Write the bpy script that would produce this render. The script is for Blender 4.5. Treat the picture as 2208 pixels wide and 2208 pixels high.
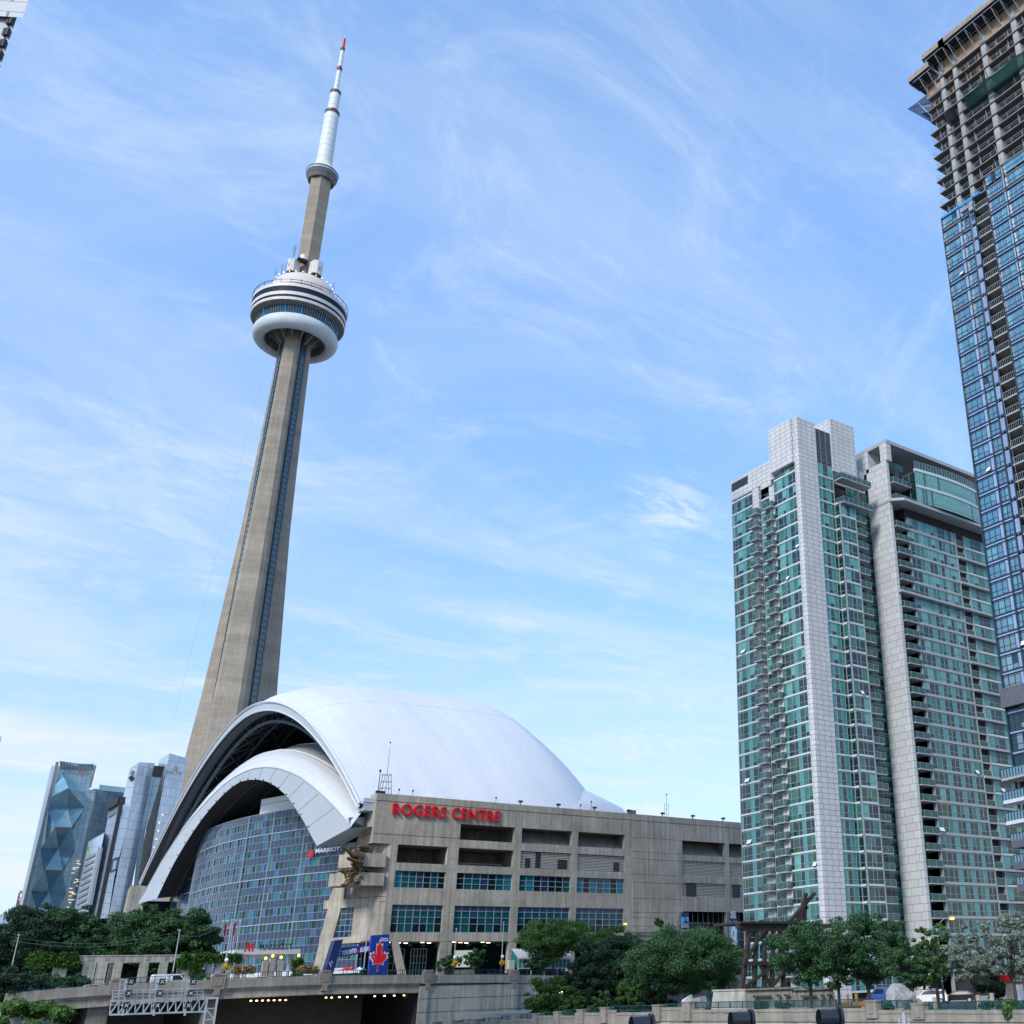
import bpy, bmesh, math, random
import numpy as np
from mathutils import Vector, Matrix
rad = math.radians
random.seed(7)
for o in list(bpy.data.objects): bpy.data.objects.remove(o)
SC = bpy.context.scene
COL = SC.collection

# ---------------------------------------------------------------- camera
# world: X and Y follow the street grid, Z up, camera at the origin (3 m above the street, 9 m above the tracks)
FPX, PX, PY = 2308.75, 1609.84, 1104.0
PIT, ROL, AZ = rad(23.837), rad(-1.991), rad(49.599)
_cp, _sp = math.cos(PIT), math.sin(PIT)
_f = np.array([0, _cp, _sp]); _r = np.array([1., 0, 0]); _u = np.array([0, -_sp, _cp])
_r2 = _r*math.cos(ROL)+_u*math.sin(ROL); _u2 = -_r*math.sin(ROL)+_u*math.cos(ROL)
_M = np.array([[math.sin(AZ), math.cos(AZ), 0], [-math.cos(AZ), math.sin(AZ), 0], [0, 0, 1]])
FW, RT, UP = _M@_f, _M@_r2, _M@_u2
cd = bpy.data.cameras.new('camera'); cam = bpy.data.objects.new('camera', cd); COL.objects.link(cam)
cam.matrix_world = Matrix(((RT[0], UP[0], -FW[0], 0), (RT[1], UP[1], -FW[1], 0), (RT[2], UP[2], -FW[2], 0), (0, 0, 0, 1)))
cd.sensor_width = 36; cd.lens = FPX/2208*36; cd.shift_x = (1104-PX)/2208
cd.clip_start = 0.5; cd.clip_end = 30000
SC.camera = cam

# ---------------------------------------------------------------- world + sun
SUN_EL, SUN_AZ = 38, 205   # azimuth of the direction towards the sun, degrees from +X
W = bpy.data.worlds.new("World"); SC.world = W; W.use_nodes = True
nt = W.node_tree; nt.nodes.clear()
def N(t, **k):
    n = nt.nodes.new(t)
    for a, b in k.items(): setattr(n, a, b)
    return n
out = N('ShaderNodeOutputWorld'); bg = N('ShaderNodeBackground'); bg.inputs['Strength'].default_value = 0.12
sky = N('ShaderNodeTexSky', sky_type='NISHITA', sun_disc=False)
sky.sun_elevation = rad(SUN_EL); sky.sun_rotation = rad(90-SUN_AZ); sky.air_density = 1.0; sky.dust_density = 0.6; sky.ozone_density = 2.0
tc = N('ShaderNodeTexCoord'); sep = N('ShaderNodeSeparateXYZ'); nt.links.new(tc.outputs['Generated'], sep.inputs[0])
def M_(op, a, b=None):
    n = N('ShaderNodeMath', operation=op)
    for i, v in enumerate((a, b)):
        if v is None: continue
        if isinstance(v, (int, float)): n.inputs[i].default_value = v
        else: nt.links.new(v, n.inputs[i])
    return n.outputs[0]
zc = M_('MAXIMUM', sep.outputs[2], 0.0)
zz = M_('ADD', zc, 0.12)
u_ = M_('DIVIDE', sep.outputs[0], zz); v_ = M_('DIVIDE', sep.outputs[1], zz)
cmb = N('ShaderNodeCombineXYZ'); nt.links.new(u_, cmb.inputs[0]); nt.links.new(v_, cmb.inputs[1])
mp = N('ShaderNodeMapping'); mp.inputs['Rotation'].default_value = (0, 0, rad(14)); mp.inputs['Scale'].default_value = (0.42, 1.0, 1)
nt.links.new(cmb.outputs[0], mp.inputs[0])
def noise(vec, sc, det, rough, dist=0):
    n = N('ShaderNodeTexNoise'); n.inputs['Scale'].default_value = sc; n.inputs['Detail'].default_value = det
    n.inputs['Roughness'].default_value = rough; n.inputs['Distortion'].default_value = dist
    nt.links.new(vec, n.inputs['Vector']); return n.outputs['Fac']
def ramp(fac, a, b):
    n = N('ShaderNodeMapRange', interpolation_type='SMOOTHSTEP'); n.inputs[1].default_value = a; n.inputs[2].default_value = b
    nt.links.new(fac, n.inputs[0]); return n.outputs[0]
mp2 = N('ShaderNodeMapping'); mp2.inputs['Rotation'].default_value = (0, 0, rad(-28)); mp2.inputs['Scale'].default_value = (0.75, 1.0, 1); nt.links.new(cmb.outputs[0], mp2.inputs[0])
c1 = ramp(noise(mp.outputs[0], 1.3, 8, 0.62, 0.8), 0.42, 0.66)
c2 = ramp(noise(mp2.outputs[0], 3.4, 12, 0.72, 1.3), 0.45, 0.74)
def dot(n):
    v = N('ShaderNodeVectorMath', operation='DOT_PRODUCT'); nt.links.new(tc.outputs['Generated'], v.inputs[0]); v.inputs[1].default_value = n; return v.outputs['Value']
def gauss(x, w): q = M_('DIVIDE', x, w); return M_('POWER', 2.718, M_('MULTIPLY', M_('MULTIPLY', q, q), -1.0))
wob = M_('MULTIPLY', M_('SUBTRACT', noise(mp.outputs[0], 2.2, 6, .6, .3), 0.5), 0.07)
bdist = M_('ADD', dot((-0.02093, 0.36499, -0.93078)), wob)
bandm = M_('MULTIPLY', gauss(bdist, 0.040), ramp(noise(mp.outputs[0], 5.0, 10, .7, .8), 0.20, 0.55))
bandm = M_('MULTIPLY', bandm, ramp(dot((0.58, 0.76, 0.28)), 1.04, 0.55))      # fades out towards the right
spot = M_('MULTIPLY', gauss(M_('SUBTRACT', 1.0005, dot((0.5351, 0.7373, 0.4120))), 0.0012), ramp(noise(mp.outputs[0], 13.0, 8, .7, .5), 0.40, 0.60))
cl = M_('ADD', M_('ADD', M_('MULTIPLY', c1, 0.50), M_('MULTIPLY', c2, 0.52)), M_('ADD', M_('MULTIPLY', bandm, 1.6), M_('MULTIPLY', spot, 1.2)))
# more cloud and haze low down
hz = N('ShaderNodeMapRange', interpolation_type='SMOOTHSTEP'); hz.inputs[1].default_value = 0.45; hz.inputs[2].default_value = 0.0
nt.links.new(zc, hz.inputs[0])
veil = N('ShaderNodeMapRange'); veil.inputs[1].default_value = 0.0; veil.inputs[2].default_value = 0.9; veil.inputs[3].default_value = 0.10; veil.inputs[4].default_value = 0.24
nt.links.new(zc, veil.inputs[0])
m1 = M_('ADD', M_('MULTIPLY', cl, 0.62), veil.outputs[0])
m2 = M_('MINIMUM', M_('ADD', m1, M_('MULTIPLY', hz.outputs[0], 0.60)), 0.97)
gain = N('ShaderNodeVectorMath', operation='MULTIPLY'); gain.inputs[1].default_value = (.88, 1.42, 1.86)
low = N('ShaderNodeMapRange'); low.inputs[1].default_value = 0.0; low.inputs[2].default_value = 0.65; low.inputs[3].default_value = 0.50; low.inputs[4].default_value = 1.0; nt.links.new(zc, low.inputs[0])
lowv = N('ShaderNodeVectorMath', operation='SCALE'); nt.links.new(sky.outputs[0], lowv.inputs[0]); nt.links.new(low.outputs[0], lowv.inputs['Scale']); nt.links.new(lowv.outputs[0], gain.inputs[0])   # thin bright veil over the whole sky
mx = N('ShaderNodeMix', data_type='RGBA'); nt.links.new(m2, mx.inputs[0]); nt.links.new(gain.outputs[0], mx.inputs[6])
SKYTINT = mx
ccol = N('ShaderNodeMix', data_type='RGBA'); nt.links.new(zc, ccol.inputs[0])
ccol.inputs[6].default_value = (4.3, 4.6, 4.9, 1); ccol.inputs[7].default_value = (2.85, 3.75, 4.85, 1)
nt.links.new(ccol.outputs[2], mx.inputs[7])
nt.links.new(mx.outputs[2], bg.inputs[0]); nt.links.new(bg.outputs[0], out.inputs[0])
sd = bpy.data.lights.new('sun', 'SUN'); sd.energy = 2.0; sd.angle = rad(14); sd.color = (1.0, 0.93, 0.84)
so = bpy.data.objects.new('sun', sd); COL.objects.link(so)
_d = Vector((math.cos(rad(SUN_EL))*math.cos(rad(SUN_AZ)), math.cos(rad(SUN_EL))*math.sin(rad(SUN_AZ)), math.sin(rad(SUN_EL))))
so.rotation_euler = _d.to_track_quat('Z', 'Y').to_euler()
SC.view_settings.view_transform = 'Standard'; SC.view_settings.look = 'None'; SC.view_settings.gamma = 1
SC.view_settings.exposure = 0.8
SC.render.engine = 'CYCLES'; SC.render.resolution_x = SC.render.resolution_y = 1024

# ---------------------------------------------------------------- measuring helpers: a ray of the photograph met with a plane
def ray(x, y): return FW*FPX+RT*(x-PX)-UP*(y-PY)
def onX(x, y, c): d = ray(x, y); return d*c/d[0]
def onY(x, y, c): d = ray(x, y); return d*c/d[1]
def onD(x, y, c): d = ray(x, y); return d*c/math.hypot(d[0], d[1])
def onZ(x, y, c): d = ray(x, y); return d*c/d[2]

# ---------------------------------------------------------------- scene helpers
ORG = {}
def tag(o, label=None, cat=None, group=None, kind=None):
    if label: o['label'] = label
    if cat: o['category'] = cat
    if group: o['group'] = group
    if kind: o['kind'] = kind
    return o
def thing(name, label, cat, loc=(0, 0, 0), group=None, rz=0):
    o = bpy.data.objects.new(name, None); COL.objects.link(o); o.location = loc; o.rotation_euler = (0, 0, rz)
    o.empty_display_size = 0.1
    ORG[o.name] = tuple(loc); return tag(o, label, cat, group)
def copytree(o, parent=None):
    c = o.copy(); COL.objects.link(c); ORG[c.name] = ORG.get(o.name, (0, 0, 0))
    if parent: c.parent = parent
    for ch in list(o.children): copytree(ch, c)
    return c
def link(name, me, parent=None, org=None, smooth=False):
    o = bpy.data.objects.new(name, me); COL.objects.link(o)
    if parent is not None: o.parent = parent; ORG[o.name] = (0, 0, 0) if org == 'local' else ORG[parent.name]
    else:
        ORG[o.name] = org or (0, 0, 0)
        if org and org != 'local': o.location = org
    if smooth: me.polygons.foreach_set('use_smooth', [True]*len(me.polygons))
    return o
class MB:
    def __init__(s): s.v = []; s.f = []; s.m = []
    def face(s, pts, m=0):
        n = len(s.v); s.v += [tuple(float(c) for c in p) for p in pts]; s.f.append(tuple(range(n, n+len(pts)))); s.m.append(m)
    def hexa(s, p, m=0):   # p: 4 bottom, 4 top
        n = len(s.v); s.v += [tuple(float(c) for c in q) for q in p]
        for f in ((3, 2, 1, 0), (4, 5, 6, 7), (0, 1, 5, 4), (1, 2, 6, 5), (2, 3, 7, 6), (3, 0, 4, 7)):
            s.f.append(tuple(n+i for i in f)); s.m.append(m)
    def box(s, x0, x1, y0, y1, z0, z1, m=0):
        s.hexa([(x0, y0, z0), (x1, y0, z0), (x1, y1, z0), (x0, y1, z0), (x0, y0, z1), (x1, y0, z1), (x1, y1, z1), (x0, y1, z1)], m)
    def prism(s, poly, z0, z1, m=0, mt=None):
        n = len(s.v); k = len(poly); s.v += [(p[0], p[1], z0) for p in poly]+[(p[0], p[1], z1) for p in poly]
        s.f.append(tuple(n+i for i in reversed(range(k)))); s.m.append(m if mt is None else mt)
        s.f.append(tuple(n+k+i for i in range(k))); s.m.append(m if mt is None else mt)
        for i in range(k): j = (i+1) % k; s.f.append((n+i, n+j, n+k+j, n+k+i)); s.m.append(m)
    def tube(s, p, q, r0, r1=None, n=8, m=0, cap=True):
        r1 = r0 if r1 is None else r1; p = np.array(p, float); q = np.array(q, float); d = q-p; L = np.linalg.norm(d)
        if L < 1e-6: return
        d /= L; a = np.cross(d, (0, 0, 1) if abs(d[2]) < .9 else (1, 0, 0)); a /= np.linalg.norm(a); b = np.cross(d, a)
        k = len(s.v)
        for c, r in ((p, r0), (q, r1)):
            for i in range(n):
                t = 2*math.pi*(i+.5)/n; s.v.append(tuple(c+(a*math.cos(t)+b*math.sin(t))*r))
        for i in range(n): j = (i+1) % n; s.f.append((k+i, k+n+i, k+n+j, k+j)); s.m.append(m)
        if cap: s.f.append(tuple(k+i for i in range(n))); s.m.append(m); s.f.append(tuple(k+n+i for i in reversed(range(n)))); s.m.append(m)
    def bar(s, p, q, w, h=None, m=0): s.tube(p, q, w*.7071, None, 4, m)
    def path(s, pts, r, n=6, m=0):
        for a, b in zip(pts[:-1], pts[1:]): s.tube(a, b, r, r, n, m)
    def lathe(s, prof, cx, cy, n=48, m=0, a0=0, a1=2*math.pi):   # prof: (r, z, mat)
        k = len(s.v); full = abs(a1-a0-2*math.pi) < 1e-6; c = n if full else n+1
        for pr in prof:
            for i in range(c):
                t = a0+(a1-a0)*i/n; s.v.append((cx+pr[0]*math.cos(t), cy+pr[0]*math.sin(t), pr[1]))
        for j in range(len(prof)-1):
            mm = prof[j][2] if len(prof[j]) > 2 else m
            for i in range(n):
                i2 = (i+1) % c; s.f.append((k+j*c+i, k+j*c+i2, k+(j+1)*c+i2, k+(j+1)*c+i)); s.m.append(mm)
    def ball(s, c, r, m=0, n=10, sq=(1, 1, 1)):
        k = len(s.v); rows = n//2+1
        for j in range(rows+1):
            ph = math.pi*j/rows
            for i in range(n):
                t = 2*math.pi*i/n; s.v.append((c[0]+r*sq[0]*math.sin(ph)*math.cos(t), c[1]+r*sq[1]*math.sin(ph)*math.sin(t), c[2]+r*sq[2]*math.cos(ph)))
        for j in range(rows):
            for i in range(n): i2 = (i+1) % n; s.f.append((k+j*n+i, k+(j+1)*n+i, k+(j+1)*n+i2, k+j*n+i2)); s.m.append(m)
    def build(s, name, mats, parent=None, org=None, smooth=False, local=False):
        me = bpy.data.meshes.new(name)
        off = (0, 0, 0) if local else (ORG[parent.name] if parent is not None else (org or (0, 0, 0)))
        v = [(a[0]-off[0], a[1]-off[1], a[2]-off[2]) for a in s.v]
        me.from_pydata(v, [], s.f)
        if not isinstance(mats, (list, tuple)): mats = [mats]
        for m_ in mats: me.materials.append(m_)
        me.polygons.foreach_set('material_index', [min(i, len(mats)-1) for i in s.m])
        me.update()
        return link(name, me, parent, org, smooth)
class FR:   # a facade frame: u along the wall, z up, o outwards
    def __init__(s, ox, oy, dx, dy, out=1):
        L = math.hypot(dx, dy); s.o = (ox, oy); s.d = (dx/L, dy/L); s.n = (dy/L*out, -dx/L*out)
    def P(s, u, z, o=0): return (s.o[0]+s.d[0]*u+s.n[0]*o, s.o[1]+s.d[1]*u+s.n[1]*o, z)
    def box(s, mb, u0, u1, z0, z1, o0, o1, m=0):
        P = s.P; mb.hexa([P(u0, z0, o0), P(u1, z0, o0), P(u1, z0, o1), P(u0, z0, o1), P(u0, z1, o0), P(u1, z1, o0), P(u1, z1, o1), P(u0, z1, o1)], m)
    def quad(s, mb, u0, u1, z0, z1, o=0, m=0):
        P = s.P; mb.face([P(u0, z0, o), P(u1, z0, o), P(u1, z1, o), P(u0, z1, o)], m)
def frX(c, y0=0): return FR(c, y0, 0, 1, -1)      # wall X = c facing -X, u = Y - y0
def frY(c, x0=0): return FR(x0, c, 1, 0, 1)       # wall Y = c facing -Y, u = X - x0

# ---------------------------------------------------------------- materials
def mat(name, col, rough=0.7, metal=0, var=0.12, scale=0.5, bump=0.0, bscale=4, spec=0.5, streak=0.0, emit=None, estr=0, brick=None, stretch=None, spots=None, ior=None, transl=0):
    m = bpy.data.materials.new(name); m.use_nodes = True; t = m.node_tree; b = t.nodes['Principled BSDF']
    b.inputs['Roughness'].default_value = rough; b.inputs['Metallic'].default_value = metal; b.inputs['Specular IOR Level'].default_value = spec
    if ior: b.inputs['IOR'].default_value = ior
    tcn = t.nodes.new('ShaderNodeTexCoord'); L = t.links.new; src = tcn.outputs['Object']
    if stretch:
        mpn = t.nodes.new('ShaderNodeMapping'); mpn.inputs['Scale'].default_value = stretch; L(src, mpn.inputs[0]); vec = mpn.outputs[0]
    else: vec = src
    cur = None
    def rgb(c): return (c[0], c[1], c[2], 1)
    base = t.nodes.new('ShaderNodeRGB'); base.outputs[0].default_value = rgb(col); cur = base.outputs[0]
    def mul(cur, fac_out, lo, hi):
        mr = t.nodes.new('ShaderNodeMapRange'); mr.inputs[1].default_value = .3; mr.inputs[2].default_value = .7; mr.inputs[3].default_value = lo; mr.inputs[4].default_value = hi; L(fac_out, mr.inputs[0])
        vm = t.nodes.new('ShaderNodeVectorMath'); vm.operation = 'SCALE'; L(cur, vm.inputs[0]); L(mr.outputs[0], vm.inputs['Scale']); return vm.outputs[0]
    def nz(vec, sc, det=5, ro=.6):
        n = t.nodes.new('ShaderNodeTexNoise'); n.inputs['Scale'].default_value = sc; n.inputs['Detail'].default_value = det; n.inputs['Roughness'].default_value = ro; L(vec, n.inputs['Vector']); return n.outputs['Fac']
    if brick:   # cladding slabs: (course height, slab length, mortar, darkening)
        sx = t.nodes.new('ShaderNodeSeparateXYZ'); L(src, sx.inputs[0]); ad = t.nodes.new('ShaderNodeMath'); ad.operation = 'ADD'; L(sx.outputs[0], ad.inputs[0]); L(sx.outputs[1], ad.inputs[1])
        cb = t.nodes.new('ShaderNodeCombineXYZ'); L(ad.outputs[0], cb.inputs[0]); L(sx.outputs[2], cb.inputs[1])
        bk = t.nodes.new('ShaderNodeTexBrick'); L(cb.outputs[0], bk.inputs['Vector']); bk.inputs['Scale'].default_value = 1; bk.inputs['Row Height'].default_value = brick[0]; bk.inputs['Brick Width'].default_value = brick[1]
        bk.inputs['Mortar Size'].default_value = brick[2]; bk.inputs['Mortar Smooth'].default_value = 0.1
        bk.inputs['Color1'].default_value = rgb([c*1.0 for c in col]); bk.inputs['Color2'].default_value = rgb([c*(brick[4] if len(brick) > 4 else .9) for c in col]); bk.inputs['Mortar'].default_value = rgb([c*brick[3] for c in col])
        bk.offset = brick[5] if len(brick) > 5 else .5
        cur = bk.outputs['Color']
    if var: cur = mul(cur, nz(vec, scale, 6, .62), 1-var, 1+var)
    if var: cur = mul(cur, nz(vec, scale*9, 3, .7), 1-var*.5, 1+var*.5)
    if streak:
        m2 = t.nodes.new('ShaderNodeMapping'); m2.inputs['Scale'].default_value = (1.3, 1.3, .05); L(src, m2.inputs[0])
        cur = mul(cur, nz(m2.outputs[0], 1.0, 6, .65), 1-streak, 1+streak*.35)
    L(cur, b.inputs['Base Color'])
    if bump:
        bp = t.nodes.new('ShaderNodeBump'); bp.inputs['Strength'].default_value = bump; bp.inputs['Distance'].default_value = .05; L(nz(vec, bscale, 6, .6), bp.inputs['Height']); L(bp.outputs[0], b.inputs['Normal'])
    if emit: b.inputs['Emission Color'].default_value = rgb(emit); b.inputs['Emission Strength'].default_value = estr
    return m
def glass(name, col, rough=.04, spec=.5, wav=0.006, metal=0.0, ior=1.5, var=.15):
    m = mat(name, col, rough, metal, var=var, scale=.35, spec=spec, ior=ior)
    t = m.node_tree; b = t.nodes['Principled BSDF']
    if wav:
        tcn = t.nodes.new('ShaderNodeTexCoord'); n = t.nodes.new('ShaderNodeTexNoise'); n.inputs['Scale'].default_value = .5; n.inputs['Detail'].default_value = 1
        t.links.new(tcn.outputs['Object'], n.inputs['Vector']); bp = t.nodes.new('ShaderNodeBump'); bp.inputs['Strength'].default_value = .25; bp.inputs['Distance'].default_value = wav*8
        t.links.new(n.outputs['Fac'], bp.inputs['Height']); t.links.new(bp.outputs[0], b.inputs['Normal'])
    return m
def lampm(name, col, s): return mat(name, col, var=0, emit=col, estr=s)
M = dict(
 conc=mat('stadium_concrete', (.43, .385, .315), .9, var=.24, scale=.13, bump=.25, bscale=2.5, streak=.42, brick=(3.3, 6.1, .018, .72, .90, .35)),
 conc2=mat('bridge_concrete', (.33, .305, .265), .9, var=.2, scale=.25, bump=.3, bscale=3, streak=.35),
 concd=mat('stained_shaded_concrete', (.20, .185, .16), .9, var=.25, scale=.4, bump=.3, bscale=3, streak=.4),  # stained tone; also stands in for shadow on the sloped slabs
 concw=mat('retaining_wall_concrete', (.42, .40, .35), .9, var=.15, scale=.3, bump=.25, streak=.45),
 tower=mat('tower_concrete', (.285, .245, .195), .9, var=.22, scale=.10, bump=.2, bscale=1, streak=.22, stretch=(.22, .22, 1.8)),
 roof=mat('roof_membrane', (.59, .60, .615), .5, var=.06, scale=.06, stretch=(3.0, .5, .5)),
 roofline=mat('roof_seam', (.52, .54, .57), .6, var=.03),
 roofg=mat('grey_membrane', (.36, .37, .37), .6, var=.1, scale=.05),
 fascia=mat('fascia_panel', (.42, .455, .49), .5, var=.05, scale=.05),
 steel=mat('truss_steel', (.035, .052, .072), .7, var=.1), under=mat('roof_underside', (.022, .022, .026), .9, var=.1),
 white=mat('white_paint', (.75, .77, .78), .4, var=.04), wmetal=mat('white_metal', (.66, .68, .70), .35, .2, var=.04),
 galv=mat('galvanised_steel', (.50, .53, .55), .4, .5, var=.1), dark=mat('dark_metal', (.02, .022, .028), .5, var=.1), black=mat('black_paint', (.008, .009, .012), .35, var=.1),
 stone=mat('pale_stone_cladding', (.585, .59, .60), .7, var=.06, scale=.2, brick=(.92, 1.5, .045, .30, .90, .15)),
 stone2=mat('grey_stone_cladding', (.53, .545, .56), .7, var=.06, scale=.2, brick=(1.38, 2.6, .045, .36, .9, .3)),
 mullh=mat('hotel_mullion', (.34, .40, .48), .4, .2, var=.04),
 band=mat('slab_band', (.52, .60, .63), .4, var=.05), bandg=mat('grey_slab_band', (.36, .385, .40), .6, var=.06),
 mull=mat('mullion_metal', (.22, .24, .25), .4, .3, var=.04), mullw=mat('pale_mullion', (.31, .35, .37), .4, .2, var=.04), mulld=mat('dark_mullion', (.035, .05, .075), .35, .3, var=.04),
 teal=glass('teal_spandrel_glass', (.055, .27, .27), .12, .6, 0), 
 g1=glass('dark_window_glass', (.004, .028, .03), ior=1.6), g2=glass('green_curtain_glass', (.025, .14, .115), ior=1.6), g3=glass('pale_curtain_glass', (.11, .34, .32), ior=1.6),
 g4=glass('olive_blind_glass', (.03, .085, .05)), g5=glass('deep_blue_glass', (.008, .03, .055)),
 balg=glass('balcony_glass', (.03, .11, .10), .08, .7, 0), soff=mat('balcony_soffit', (.035, .037, .04), .9, var=.1),
 hp=glass('hotel_grey_panel', (.016, .042, .092), .12, .5, .004, ior=1.5, var=.12), hp2=glass('hotel_pale_panel', (.04, .10, .20), .12, .5, .004, ior=1.5), hw1=glass('hotel_teal_window', (.004, .13, .18)), hw2=glass('hotel_dark_window', (.006, .03, .045)),
 sw1=glass('stadium_teal_blind', (.006, .075, .095), .12, .3, 0, ior=1.45), sw2=glass('stadium_dark_glass', (.004, .018, .024), .1, .3, 0, ior=1.45), sw3=glass('stadium_blue_spandrel', (.06, .10, .17), .15, .3, 0, ior=1.45), sw4=glass('stadium_curtain_blue', (.01, .16, .24), .12, .3, 0, ior=1.45),
 b1=glass('blue_tower_glass', (.04, .155, .225), .04, .9, .006, ior=2.0), b2=glass('pale_blue_panel', (.26, .36, .56), .15, .6, 0), b3=glass('dark_blue_glass', (.012, .04, .06)), b4=glass('bright_blue_glass', (.10, .28, .35), ior=2.2),
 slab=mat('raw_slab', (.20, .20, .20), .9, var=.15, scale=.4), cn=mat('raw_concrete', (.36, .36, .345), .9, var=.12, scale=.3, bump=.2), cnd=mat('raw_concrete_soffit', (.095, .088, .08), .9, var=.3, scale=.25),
 ply=mat('plywood_form', (.46, .28, .15), .8, var=.25, scale=.8), plank=mat('form_plank', (.36, .30, .25), .8, var=.2, scale=1), orange=mat('orange_prop', (.85, .33, .02), .6, var=.1), netg=mat('green_net', (.003, .06, .052), .9, var=.2), netb=mat('blue_net', (.10, .15, .25), .9, var=.2),
 pink=mat('pinkish_panel', (.30, .26, .27), .6, var=.06), bluet=mat('blue_membrane', (.02, .28, .62), .6),
 red=mat('red_letter_paint', (.72, .006, .012), .35, var=.04), redp=mat('red_paint', (.55, .01, .02), .4), blue=mat('team_blue', (.006, .035, .28), .45, var=.05), navy=mat('navy_panel', (.006, .018, .10), .45, var=.05), bwhite=mat('banner_white', (.82, .82, .84), .5, var=.02), sky=mat('banner_sky_blue', (.13, .42, .72), .5),
 skin=mat('skin', (.45, .25, .17), .6), bronze=mat('bronze', (.16, .10, .045), .42, .55, var=.3, scale=1.2),
 wallc=mat('terrace_wall_concrete', (.27, .245, .205), .9, var=.22, scale=.5, bump=.3, bscale=3, streak=.3), teal_r=mat('teal_railing_paint', (.006, .055, .065), .45, var=.1), timber=mat('old_dark_timber', (.036, .025, .020), .9, var=.35, scale=1.5, bump=.4), rock=mat('grey_rock', (.30, .29, .29), .9, var=.35, scale=1.2, bump=.8),
 asphalt=mat('asphalt', (.055, .055, .057), .9, var=.15), grav=mat('ballast_gravel', (.13, .12, .11), .95, var=.4, scale=2, bump=.6), grass=mat('grass', (.035, .075, .018), .95, var=.4, scale=1.5, bump=.5), pave=mat('paving', (.28, .27, .25), .9, var=.12), line=mat('road_paint', (.75, .75, .72), .7),
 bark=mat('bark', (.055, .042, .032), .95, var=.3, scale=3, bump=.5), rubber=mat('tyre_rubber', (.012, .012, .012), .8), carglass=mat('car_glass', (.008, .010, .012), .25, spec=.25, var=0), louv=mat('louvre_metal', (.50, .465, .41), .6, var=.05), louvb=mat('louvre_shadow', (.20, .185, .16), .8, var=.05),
 lamp=lampm('warm_lamp', (1, .66, .32), 3), lampo=lampm('orange_lamp', (1, .36, .05), 2.6), lampw=lampm('white_lamp', (1, .9, .75), 3), screen=mat('lit_screen', (.8, .85, .7), var=0, emit=(.85, .95, .75), estr=.2),
 dome=mat('restaurant_dome_cladding', (.55, .50, .45), .5, var=.04), maroon=mat('maroon_band', (.22, .02, .05), .5), rband=mat('pod_dark_band', (.014, .020, .038), .5, spec=.12), podw=mat('pod_white_band', (.60, .57, .53), .5), radome=mat('radome_fabric', (.52, .56, .58), .6, var=.08, scale=.3, streak=.10), antw=mat('antenna_shroud', (.62, .66, .66), .55, var=.05), cyan=mat('bright_blue_paint', (.02, .30, .62), .5),
 granite=mat('dark_granite', (.10, .105, .125), .6, var=.25, scale=2.5),
 lift=glass('lift_shaft_glass', (.035, .085, .11), .1, .7, 0),
)

def see_through(m, a):
    m.node_tree.nodes['Principled BSDF'].inputs['Alpha'].default_value = a
see_through(M['balg'], .62); see_through(M['netb'], .75); see_through(M['netg'], .88)
# ---------------------------------------------------------------- text
def text_mb(txt, size=1.0, ext=.1, bold=.0, squash=1.0, space=1.0):
    cu = bpy.data.curves.new('t', 'FONT'); cu.body = txt; cu.size = size; cu.extrude = ext/2; cu.offset = bold*size; cu.align_x = 'LEFT'; cu.resolution_u = 3; cu.space_character = space
    o = bpy.data.objects.new('t', cu); COL.objects.link(o); dg = bpy.context.evaluated_depsgraph_get()
    me = bpy.data.meshes.new_from_object(o.evaluated_get(dg)); bpy.data.objects.remove(o)
    v = [(p.co.x*squash, p.co.y, p.co.z) for p in me.vertices]; f = [tuple(p.vertices) for p in me.polygons]; bpy.data.meshes.remove(me)
    return v, f
def put_text(fr, u, z, txt, size, mats, parent, name='lettering', ext=.12, out=.05, bold=.0, squash=1.0, width=None, space=1.0, zs=1.0):
    v, f = text_mb(txt, size, ext, bold, squash, space)
    x0 = min(p[0] for p in v); x1 = max(p[0] for p in v)
    k = 1 if width is None else width/(x1-x0)
    mb = MB(); mb.v = [fr.P(u+(p[0]-x0)*k, z+p[1]*zs, out+ext/2+p[2]) for p in v]; mb.f = f; mb.m = [0]*len(f)
    return mb.build(name, mats, parent)
def put_poly(fr, u, z, pts, scale, mats, parent, name, out=.05, ext=.06, mbx=None, m=0):
    mb = mbx or MB(); k = len(mb.v); n = len(pts)
    for o in (out, out+ext): mb.v += [fr.P(u+p[0]*scale, z+p[1]*scale, o) for p in pts]
    mb.f.append(tuple(k+n+i for i in range(n))); mb.m.append(m)
    for i in range(n): j = (i+1) % n; mb.f.append((k+i, k+j, k+n+j, k+n+i)); mb.m.append(m)
    return mb if mbx else mb.build(name, mats, parent)

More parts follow.
